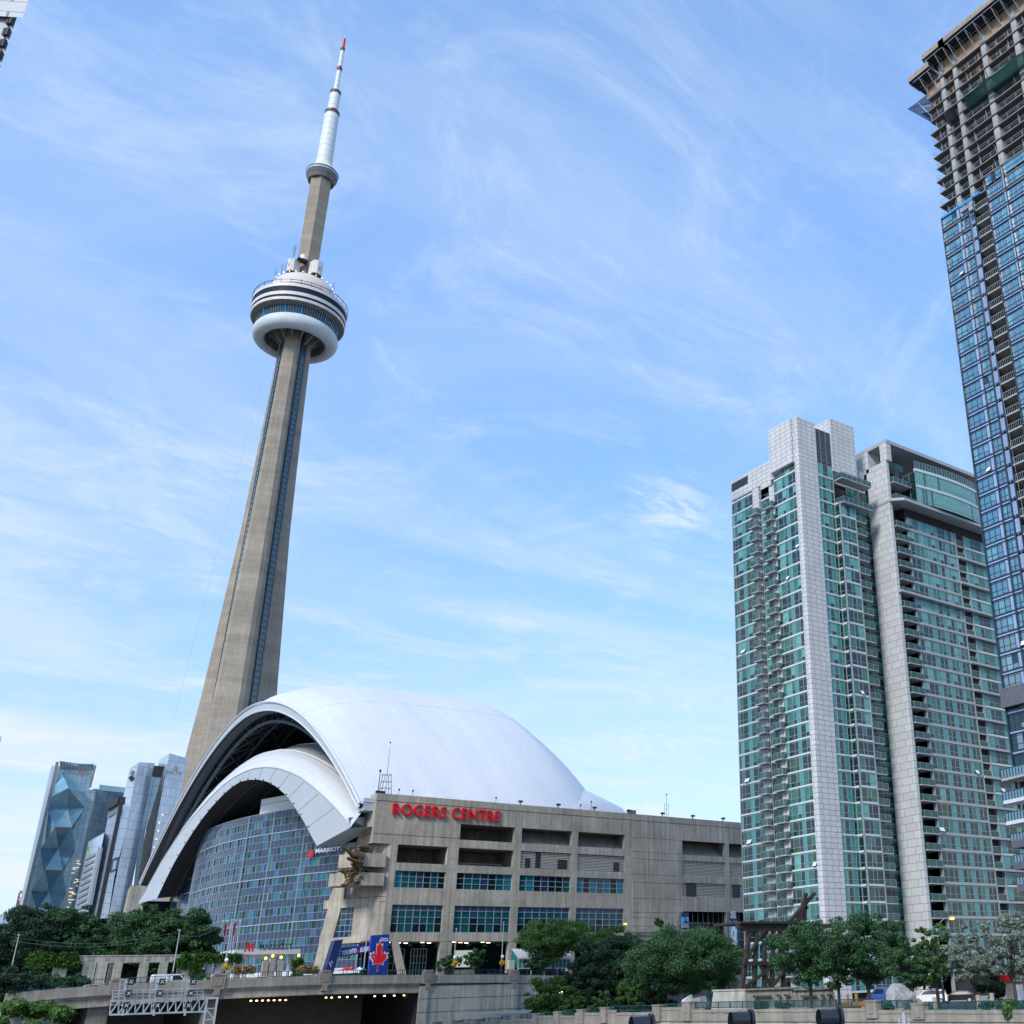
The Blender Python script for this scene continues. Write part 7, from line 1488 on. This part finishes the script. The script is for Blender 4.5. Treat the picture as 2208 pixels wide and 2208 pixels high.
# ---------------------------------------------------------------- team banners at the corner
LEAF = [(0, 1.0), (-.16, .68), (-.34, .76), (-.27, .38), (-.50, .60), (-.58, .46), (-.86, .52), (-.76, .25), (-.88, .16), (-.46, -.18), (-.52, -.36), (-.06, -.28), (-.04, -.8), (.04, -.8), (.06, -.28), (.52, -.36), (.46, -.18), (.88, .16), (.76, .25), (.86, .52), (.58, .46), (.50, .60), (.27, .38), (.34, .76), (.16, .68)]
BIRD = [(-.5, .25), (-.1, .55), (.35, .7), (.2, .45), (.5, .4), (.25, .2), (.35, -.1), (.1, .05), (.05, -.5), (-.12, -.9), (-.2, -.3), (-.4, -.05)]
def banners():
    YB_ = 214.0; T = thing('banner_gate', 'blue banner gate with a red maple leaf and white team lettering', 'banner', (float(onY(760, 2100, YB_)[0]), YB_, ZP))
    def panel(name, pts, Y, m_, th=1.2):
        q = [onY(x, y, Y) for x, y in pts]; mb = MB(); n = len(q); mb.v = [tuple(p) for p in q]+[(p[0]+.2, p[1]+th, p[2]) for p in q]
        mb.f.append(tuple(range(n))); mb.f.append(tuple(n+i for i in reversed(range(n))))
        for i in range(n): j = (i+1) % n; mb.f.append((i, n+i, n+j, j))
        mb.m = [0]*len(mb.f); return mb.build(name, m_, T)
    panel('leaf_panel', [(795, 2101), (833, 2104), (840, 2014), (801, 2017)], YB_, M['blue']); panel('slanted_panel', [(700, 2100), (718, 2101), (740, 2025), (722, 2028)], YB_, M['navy'], 2.5)
    panel('name_panel', [(731, 2064), (797, 2052), (800, 2036), (735, 2044)], YB_+1.2, M['blue'], .4)
    def pp(name, cx, cy, sc, poly, m_, dy, sk=0, rot=0):
        mb = MB(); c, s = math.cos(rot), math.sin(rot); pts = [onY(cx+(x*c-y*s)*sc+sk*y*sc, cy-(x*s+y*c)*sc, YB_-dy) for x, y in poly]; mb.face(pts); return mb.build(name, m_, T)
    big = [(2.2*x, 2.2*y) for x, y in LEAF]
    pp('leaf_outline', 816, 2068, 16.4, [(1.05*x*1.25, 1.06*y*2.6) if y > .6 and abs(x) < .4 else (x*1.45, y*1.9-.1) for x, y in LEAF], M['bwhite'], .04, sk=.1); pp('maple_leaf', 816, 2068, 14.4, [(1.05*x*1.25, 1.06*y*2.75) if y > .6 and abs(x) < .4 else (x*1.45, y*1.9-.1) for x, y in LEAF], M['red'], .08, sk=.1)
    pp('emblem', 805, 2068, 9, BIRD, M['bwhite'], .12); pp('emblem', 805, 2067, 6.5, BIRD, M['blue'], .16); pp('emblem', 714, 2078, 9, BIRD, M['bwhite'], .04); pp('emblem', 714, 2077, 6.5, BIRD, M['blue'], .07)
    for txt, a, b in (('TORONTO', (736, 2060), (768, 2054)), ('BLUE JAYS', (776, 2053), (799, 2049))):
        v, f = text_mb(txt, 1, .15, .03); x1 = max(p[0] for p in v); A, B = onY(*a, YB_+1.1), onY(*b, YB_+1.1); mb = MB(); h = float(onY(a[0], a[1]-13, YB_+1.1)[2]-A[2]); u = (B-A)/x1; mb.v = [(A[0]+u[0]*p[0], A[1]-.05-p[2]*.3, A[2]+u[2]*p[0]+p[1]*h*1.05) for p in v]; mb.f = f; mb.m = [0]*len(f); mb.build('lettering', M['bwhite'], T)
    pp('small_maple_leaf', 771, 2052, 4.4, LEAF, M['red'], -1.05)
    for txt, yy, mm in (('TORONTO', 2025, 'bwhite'), ('BLUE JAYS', 2029, 'bwhite')):
        v, f = text_mb(txt, 1, .1, .03); x1 = max(p[0] for p in v); A, B = onY(821, yy, YB_-.05), onY(837, yy+.4, YB_-.05); mb = MB(); u = (B-A)/x1; mb.v = [(A[0]+u[0]*p[0], A[1]-p[2]*.2, A[2]+u[2]*p[0]+p[1]*.32) for p in v]; mb.f = f; mb.m = [0]*len(f); mb.build('lettering', M[mm], T)
banners()
def poster(label, x0, x1, y0, y1, kind):
    Y = SF-.5; A, B = onY(x0, (y0+y1)/2, Y), onY(x1, (y0+y1)/2, Y); zb_, zt = float(onY(x0, y1, Y)[2]), float(onY(x0, y0, Y)[2]); T = thing('hanging_banner', label, 'banner', (float(A[0]), Y, zb_)); xa, xb = float(A[0]), float(B[0]); W_ = xb-xa; H = zt-zb_
    mb = MB(); mb.box(xa, xb, Y, Y+.1, zb_, zt, 0); mb.box(xa, xb, Y-.03, Y, zt-H*.27, zt, 1); mb.build('cloth', [M['sky'], M['navy']], T)
    mb = MB(); mb.tube((xa-.3, Y+.1, zt), (xb+.3, Y+.1, zt), .07, None, 5); mb.tube((xa-.3, Y+.1, zb_), (xb+.3, Y+.1, zb_), .07, None, 5); mb.tube((xa-.3, Y+.12, zb_), (xa-.3, Y+.12, zt), .03, None, 4); mb.build('rods', M['dark'], T)
    def pg(name, pts, m_, o=.04): m2 = MB(); m2.face([(xa+W_*x, Y-o, zb_+H*y) for x, y in pts]); m2.build(name, m_, T)
    if kind == 1:
        pg('player_body', [(.25, 0), (.85, 0), (.8, .25), (.9, .42), (.75, .55), (.45, .6), (.25, .5), (.15, .3)], M['bwhite'], .05); pg('player_head', [(.3, .58), (.55, .56), (.6, .68), (.4, .72), (.25, .66)], M['skin'], .06); pg('player_cap', [(.15, .66), (.3, .76), (.55, .76), (.62, .66)], M['blue'], .07); pg('player_arm', [(.3, .3), (.5, .45), (.6, .4), (.45, .22)], M['skin'], .07); pg('player_glove', [(.2, .16), (.4, .22), (.35, .1)], M['red'], .08)
        for t, z in (('NEXT', .90), ('LEVEL', .81)): put_text(frY(Y-.03), xa+W_*.15, zb_+H*z, t, 1.35, M['bwhite'], T, 'lettering', bold=.03, width=W_*.7, ext=.03, out=.02)
    else:
        pg('player_head', [(.3, .02), (.8, .02), (.75, .35), (.4, .38)], M['skin'], .06); pg('player_cap', [(.25, .3), (.35, .48), (.7, .5), (.85, .32)], M['blue'], .07); pg('bat', [(.25, .8), (.35, .85), (.95, .3), (.88, .26)], M['timber'], .08)
poster('tall blue hanging banner with a batter in a white uniform, beside the trestle', 1573, 1590, 1966, 2038, 1)
poster('shorter blue hanging banner with a helmeted batter, left of the dark windows', 1469, 1485, 1968, 2001, 0)
# low wing in front of the blank wall and glazed canopy on the plaza
Tw = thing('terrace_building', 'low concrete terrace building with a sloping parapet behind the trees', 'building', (140, 222, ZP))
mb = MB(); a, b, c = onY(1345, 2012, 222), onY(1420, 2001, 222), onY(1522, 2001, 222)
mb.hexa([(a[0], 222, ZP), (c[0], 222, ZP), (c[0], 229, ZP), (a[0], 229, ZP), (a[0], 222, a[2]), (c[0], 222, c[2]), (c[0], 229, c[2]), (a[0], 229, a[2])]); mb.box(a[0], c[0], 221.8, 222, c[2]-1.7, c[2]-1.5); mb.box(a[0], c[0], 221.85, 222, c[2]-1.1, c[2]-.95); mb.build('wall', M['conc'], Tw)
mb = MB(); d = onY(1550, 2001, 222); mb.box(c[0], d[0], 223, 228, ZP, float(onY(1530, 1998, 222)[2])); mb.build('glazed_corner', M['sw2'], Tw)
Tc = thing('glazed_canopy', 'white framed sloping glass canopy shelter on the plaza under the stadium wall', 'canopy', (115, 222, ZP))
a, b = onY(1103, 2046, 226), onY(1150, 2046, 226); c, d = onY(1118, 2067, 220), onY(1230, 2067, 220); b = onY(1230, 2048, 226)
mb = MB(); mb.face([a, b, d, c]); mb.build('roof', M['wmetal'], Tc)
mb = MB()
for t in np.linspace(0, 1, 22): mb.bar(a+(b-a)*t+np.array((0, -.05, .05)), c+(d-c)*t+np.array((0, -.05, .05)), .14)
mb.bar(c, d, .3); e, f_ = c-np.array((0, 0, 1.9)), d-np.array((0, 0, 1.9)); mb.bar(e, f_, .22)
for t in np.linspace(0, 1, 14): mb.bar(c+(d-c)*t, e+(f_-e)*t, .12)
for t in (0, .25, .5, .75, 1): mb.bar(e+(f_-e)*t, (e+(f_-e)*t)*np.array((1, 1, 0))+np.array((0, 0, ZP)), .2)
mb.build('frame', M['wmetal'], Tc)
mb = MB(); mb.face([c, d, f_, e]); mb.face([a, c, e, a-np.array((0, 0, 3))]); mb.build('glass', M['teal'], Tc)
q = onY(1104, 2080, 221); mb = MB(); mb.box(q[0]-.7, q[0]+.5, 221, 221.8, q[2]-.8, q[2]+.9); tag(mb.build('utility_box', M['podw'], None, org=tuple(float(v) for v in q)), 'white metal utility box on the pier beside the glazed canopy', 'utility box')
# a raised bus shelter like red kiosk at the right edge
q = onD(2200, 2160, 120); T = thing('kiosk', 'red topped kiosk with pale panels at the right edge under the silvery trees', 'kiosk', (float(q[0]), float(q[1]), -3)); x, y = float(q[0]), float(q[1])
mb = MB(); mb.box(x-1.5, x+3, y-3, y+1, -.4, .1); mb.build('roof', M['red'], T); mb = MB(); mb.box(x-1.2, x+3, y-2.8, y+.7, -3, -.4); mb.build('panels', M['pink'], T); mb = MB(); mb.box(x-1.3, x-1.2, y-1.5, y-.2, -2.3, -.8); mb.build('advert_panel', M['flowerp'] if 'flowerp' in M else M['bwhite'], T)
for i, (px, l) in enumerate(((2016, 'short wooden bollard in front of the white SUV'), (2110, 'wooden bollard left of the pair near the silvery tree trunks'), (2140, 'wooden bollard right of the pair near the silvery tree trunks'))):
    q = onX(px, 2160, 84.5+i*1.5); mb = MB(); mb.tube((q[0], q[1], -3), (q[0], q[1], -1.6+i*.1), .24, .22, 10); tag(mb.build('bollard', M['plank'], None, org=(float(q[0]), float(q[1]), -3)), l, 'bollard')
q = onD(1860, 2155, 122); mb = MB(); mb.lathe([(.3, -3), (.3, -2.9), (.17, -2.85), (.1, -1.9), (0, -1.85)], float(q[0]), float(q[1]), 12); tag(mb.build('traffic_cone', mat('cone_orange', (.85, .13, .02), .5), None, org=(float(q[0]), float(q[1]), -3)), 'orange traffic cone left of the big boulder', 'traffic cone')
mb = MB(); q = onD(1820, 2140, 150); 
for k in range(5): mb.box(q[0]-4+k*1.0, q[0]-3.6+k*1.0, q[1]-k*.5, q[1]+.1-k*.5, -2.6, -1.4)
mb.box(q[0]-4, q[0]+5, q[1]+.2, q[1]+.3, -2.9, -2.4); tag(mb.build('barrier', mat('yellow_barrier', (.8, .42, .03), .5, emit=(1, .5, .1), estr=.05), None, org=(float(q[0]), float(q[1]), -3)), 'row of yellow construction barrier panels seen through the trees', 'barrier')

# ---------------------------------------------------------------- railway signals
def gantry():
    Y = 112.0; P = lambda px, py, dy=0: onY(px, py, Y+dy); c = P(350, 2170)
    G = thing('signal_gantry', 'galvanised steel signal gantry truss with three masts of black signals', 'signal gantry', (float(c[0]), Y, -9))
    mb = MB(); ch = []
    for dy in (0, 1.6):
        A, B, C_, D_ = P(236, 2188, dy), P(446, 2181, dy), P(239, 2159, dy), P(470, 2151, dy)
        mb.bar(A, B, .14); mb.bar(C_, D_, .14); ch.append((A, B, C_, D_))
        for i in range(12):
            t0, t1 = i/12, (i+1)/12; lo0, lo1 = A+(B-A)*t0, A+(B-A)*t1; hi0, hi1 = C_+(B+(D_-B)*.9-C_)*0+ (P(446, 2152, dy)-C_)*t0, C_+(P(446, 2152, dy)-C_)*t1
            mb.bar(lo0, hi1, .09) if i % 1 == 0 else None; mb.bar(lo0, hi0, .08)
    for k in range(4):
        for i in range(0, 13, 2): t = i/12; p = ch[0][k if k < 1 else 0]
    for i in range(13):
        t = i/12; a = ch[0][0]+(ch[0][1]-ch[0][0])*t; b = ch[1][0]+(ch[1][1]-ch[1][0])*t; mb.bar(a, b, .07)
    mb.build('truss', M['galv'], G)
    mb = MB()
    for dx in (0, 22):
        for dy in (0, 1.6): mb.bar(P(447+dx, 2151, dy), np.array((P(447+dx, 2151, dy)[0], Y+dy, -9)), .15)
    x0, x1 = P(447, 2151)[0], P(469, 2151)[0]; z = float(P(447, 2151)[2]); k = 0
    while z > -8.5: mb.bar((x0, Y, z), (x1, Y, z-.9) if k % 2 else (x1, Y, z), .08); mb.bar((x0, Y, z), (x1, Y, z), .07); z -= .9; k += 1
    mb.build('leg_tower', M['galv'], G)
    mb = MB()
    for py in (2134, 2140, 2147):
        mb.bar(P(243, py+2, -.2), P(438, py-3, -.2), .05)
    for px in range(243, 440, 13): mb.bar(P(px, 2136, -.2), P(px, 2157, -.2), .05)
    mb.build('walkway_rail', M['galv'], G)
    for mx, my in ((268, 0), (335, 0), (402, 0)):
        mb = MB(); mb.bar(P(mx+4, 2112), P(mx-4, 2190), .16); mb.build('mast', M['galv'], G)
        mb = MB()
        for s in (-9, 5): mb.bar(P(mx+s, 2112, .5), P(mx+s-3, 2158, .5), .06)
        for k in range(10): mb.bar(P(mx-9-k*.3, 2114+k*4.6, .5), P(mx+5-k*.3, 2114+k*4.6, .5), .04)
        mb.bar(P(mx-9, 2112, .5), P(mx+15, 2111, .5), .06); mb.build('ladder_cage', M['galv'], G)
        for k, (ox, py) in enumerate(((14, 2117), (9, 2142), (4, 2168))):
            q = P(mx+ox, py, -.4); mb = MB(); x, z = q[0], q[2]; h = .24; mb.box(x-h, x+h, Y-.55, Y-.4, z-.26, z+.26); s_ = mb.build('signal_head', M['black'], G)
            mb = MB(); mb.bar((x-.13, Y-.57, z-.13), (x+.13, Y-.57, z+.13), .035); mb.bar((x-.13, Y-.57, z+.13), (x+.13, Y-.57, z-.13), .035); mb.build('white_cross', M['bwhite'], s_)
            mb = MB(); mb.tube((x, Y-.4, z), (x-.3, Y, z), .05, None, 5); mb.build('signal_bracket', M['galv'], s_)
gantry()
def hood(label, px, py, dist):
    # hooded railway signal close to the camera; only its top reaches into the view
    c = onD(px, py, dist); x, y, z = float(c[0]), float(c[1]), float(c[2]); T = thing('railway_signal', label, 'railway signal', (x, y, -9), 'black hooded signals')
    d = np.array((x, y, 0.))/math.hypot(x, y); r_ = np.array((d[1], -d[0], 0)); f = -d*.35-r_*.93; n_ = np.array((f[1], -f[0], 0)); c0 = np.array((x, y, z-.02)); R_ = .125
    mb = MB(); n = 20
    for k in range(n+1):
        t = rad(-55)+rad(290)*k/n; u = n_*math.cos(t)*R_+np.array((0, 0, math.sin(t)*R_)); L = .27
        mb.v += [tuple(c0+u), tuple(c0+u+f*L)]
    for k in range(n): a = 2*k; mb.f.append((a, a+2, a+3, a+1)); mb.m.append(0)
    mb.build('hood', M['blackg'], T)
    mb = MB(); bk = c0-f*.03
    pts = [bk+n_*math.cos(t)*.155+np.array((0, 0, math.sin(t)*.155+.0)) for t in np.linspace(-.4, math.pi+.4, 22)]+[bk-n_*.155-np.array((0, 0, .5)), bk+n_*.155-np.array((0, 0, .5))]
    k = len(mb.v); m_ = len(pts); mb.v += [tuple(p) for p in pts]+[tuple(p-f*.04) for p in pts]; mb.f.append(tuple(range(m_))); mb.f.append(tuple(m_+i for i in reversed(range(m_))))
    for i in range(m_): j = (i+1) % m_; mb.f.append((i, m_+i, m_+j, j))
    mb.m = [0]*len(mb.f); mb.build('backboard', M['blackg'], T)
    mb = MB(); mb.tube(tuple(c0-f*.05-np.array((0, 0, .4))), (x, y, -9), .06, None, 8); mb.build('post', M['galv'], T)
M['blackg'] = mat('gloss_black_paint', (.012, .015, .022), .25, spec=.6, var=.2, scale=6)
hood('black hooded railway signal, the leftmost of the three at the bottom edge', 1397, 2206, 18)
hood('black hooded railway signal, the middle one at the bottom edge', 1612, 2197, 17.5)
hood('black hooded railway signal, the rightmost at the bottom edge', 1803, 2192, 17)
q = onD(1948, 2186, 11); x, y, z = (float(v) for v in q); T = thing('signal_ladder', 'top of a small steel ladder at the bottom edge', 'ladder', (x, y, -9)); d = np.array((y, -x, 0))/math.hypot(x, y)*.05; mb = MB()
c = np.array((x, y, z))
for s in (-1, 1): mb.tube(c+d*s*.9+np.array((0, 0, -.03)), c+d*s+np.array((0, 0, -1.5)), .006, None, 6)
for k in range(6): mb.tube(c-d+np.array((0, 0, -.08-.2*k)), c+d+np.array((0, 0, -.08-.2*k)), .005, None, 6)
mb.path([c+d*.12+np.array((0, 0, -.9)), c+d*.12+np.array((0, 0, -.02)), c+np.array((0, 0, .01)), c-d*.12+np.array((0, 0, -.02)), c-d*.12+np.array((0, 0, -.9))], .009, 8); mb.build('ladder', M['galv'], T)

# ---------------------------------------------------------------- bronze spectators on the corner balconies
def sculptures():
    def fig(name, label, base, J, E, R_, Y):
        V = [onY(px, py, Y-dy) for px, py, dy in J]; o = skinmesh(name, V, E, R_, [M['bronze']], None, tuple(float(v) for v in base), 2); tag(o, label, 'sculpture')
    Yb = 231.0
    fig('bronze_spectator', 'giant bronze spectator pointing with an outstretched arm over the upper balcony', onY(775, 1850, Yb),
        [(778, 1862, 1), (775, 1850, 1.5), (768, 1842, 1.8), (764, 1837, 2.0), (761, 1831, 2.1), (760, 1846, 2.4), (754, 1838, 2.9), (745, 1831, 3.2), (738, 1826, 3.4), (733, 1821, 3.5), (733, 1828, 3.5), (782, 1846, 1.2), (780, 1861, 2.0), (766, 1857, 2.6), (751, 1851, 3.0), (747, 1849, 3.1), (764, 1866, 1.4), (758, 1860, 2.0)],
        [(0, 1), (1, 2), (2, 3), (3, 4), (2, 5), (5, 6), (6, 7), (7, 8), (8, 9), (8, 10), (1, 11), (11, 12), (12, 13), (13, 14), (14, 15), (0, 16), (16, 17)], [1.1, 1.1, .8, .4, .62, .5, .35, .28, .26, .09, .09, .6, .5, .42, .36, .3, .5, .4], Yb)
    fig('bronze_spectator', 'giant bronze spectator shading its eyes behind the pointing one', onY(795, 1836, Yb),
        [(806, 1842, 0), (798, 1836, .4), (789, 1832, .8), (780, 1832, 1.0), (773, 1830, 1.2), (797, 1830, .6), (789, 1826, 1.2), (779, 1826, 1.8), (772, 1826, 2.0), (800, 1846, .3), (790, 1846, .8)],
        [(0, 1), (1, 2), (2, 3), (3, 4), (1, 5), (5, 6), (6, 7), (7, 8), (0, 9), (9, 10)], [.9, 1.0, .75, .4, .62, .6, .5, .35, .28, .5, .35], Yb)
    fig('bronze_spectator', 'stout bronze spectator crouching on the lower balcony with one arm thrown back', onY(770, 1888, Yb),
        [(774, 1888, 0), (768, 1882, .6), (760, 1882, 1.0), (756, 1886, 1.4), (745, 1892, 1.8), (778, 1872, .6), (788, 1872, .5), (797, 1880, .4), (765, 1874, 1.2), (752, 1877, 1.6), (775, 1898, .8), (764, 1905, 1.6), (770, 1893, 1.2), (768, 1908, .8)],
        [(0, 1), (1, 2), (2, 3), (3, 4), (1, 5), (5, 6), (6, 7), (2, 8), (8, 9), (0, 10), (10, 11), (0, 12)], [1.3, 1.1, .8, .45, .85, .6, .6, .55, .5, .35, 1.0, .7, .6, .3], Yb)
    fig('bronze_spectator', 'small bronze spectator holding a drink at the left of the stout one', onY(745, 1900, Yb),
        [(752, 1896, 1.6), (748, 1886, 1.6), (743, 1879, 1.6), (735, 1877, 1.6), (730, 1878, 1.7), (754, 1900, 2), (750, 1908, 2.2), (740, 1909, 2.6), (734, 1908, 2.8), (746, 1903, 2.3), (745, 1898, 2.4)],
        [(0, 1), (1, 2), (2, 3), (3, 4), (0, 5), (5, 6), (6, 7), (7, 8), (6, 9), (9, 10)], [.6, .5, .5, .45, .3, .5, .55, .45, .25, .3, .25], Yb)
sculptures()
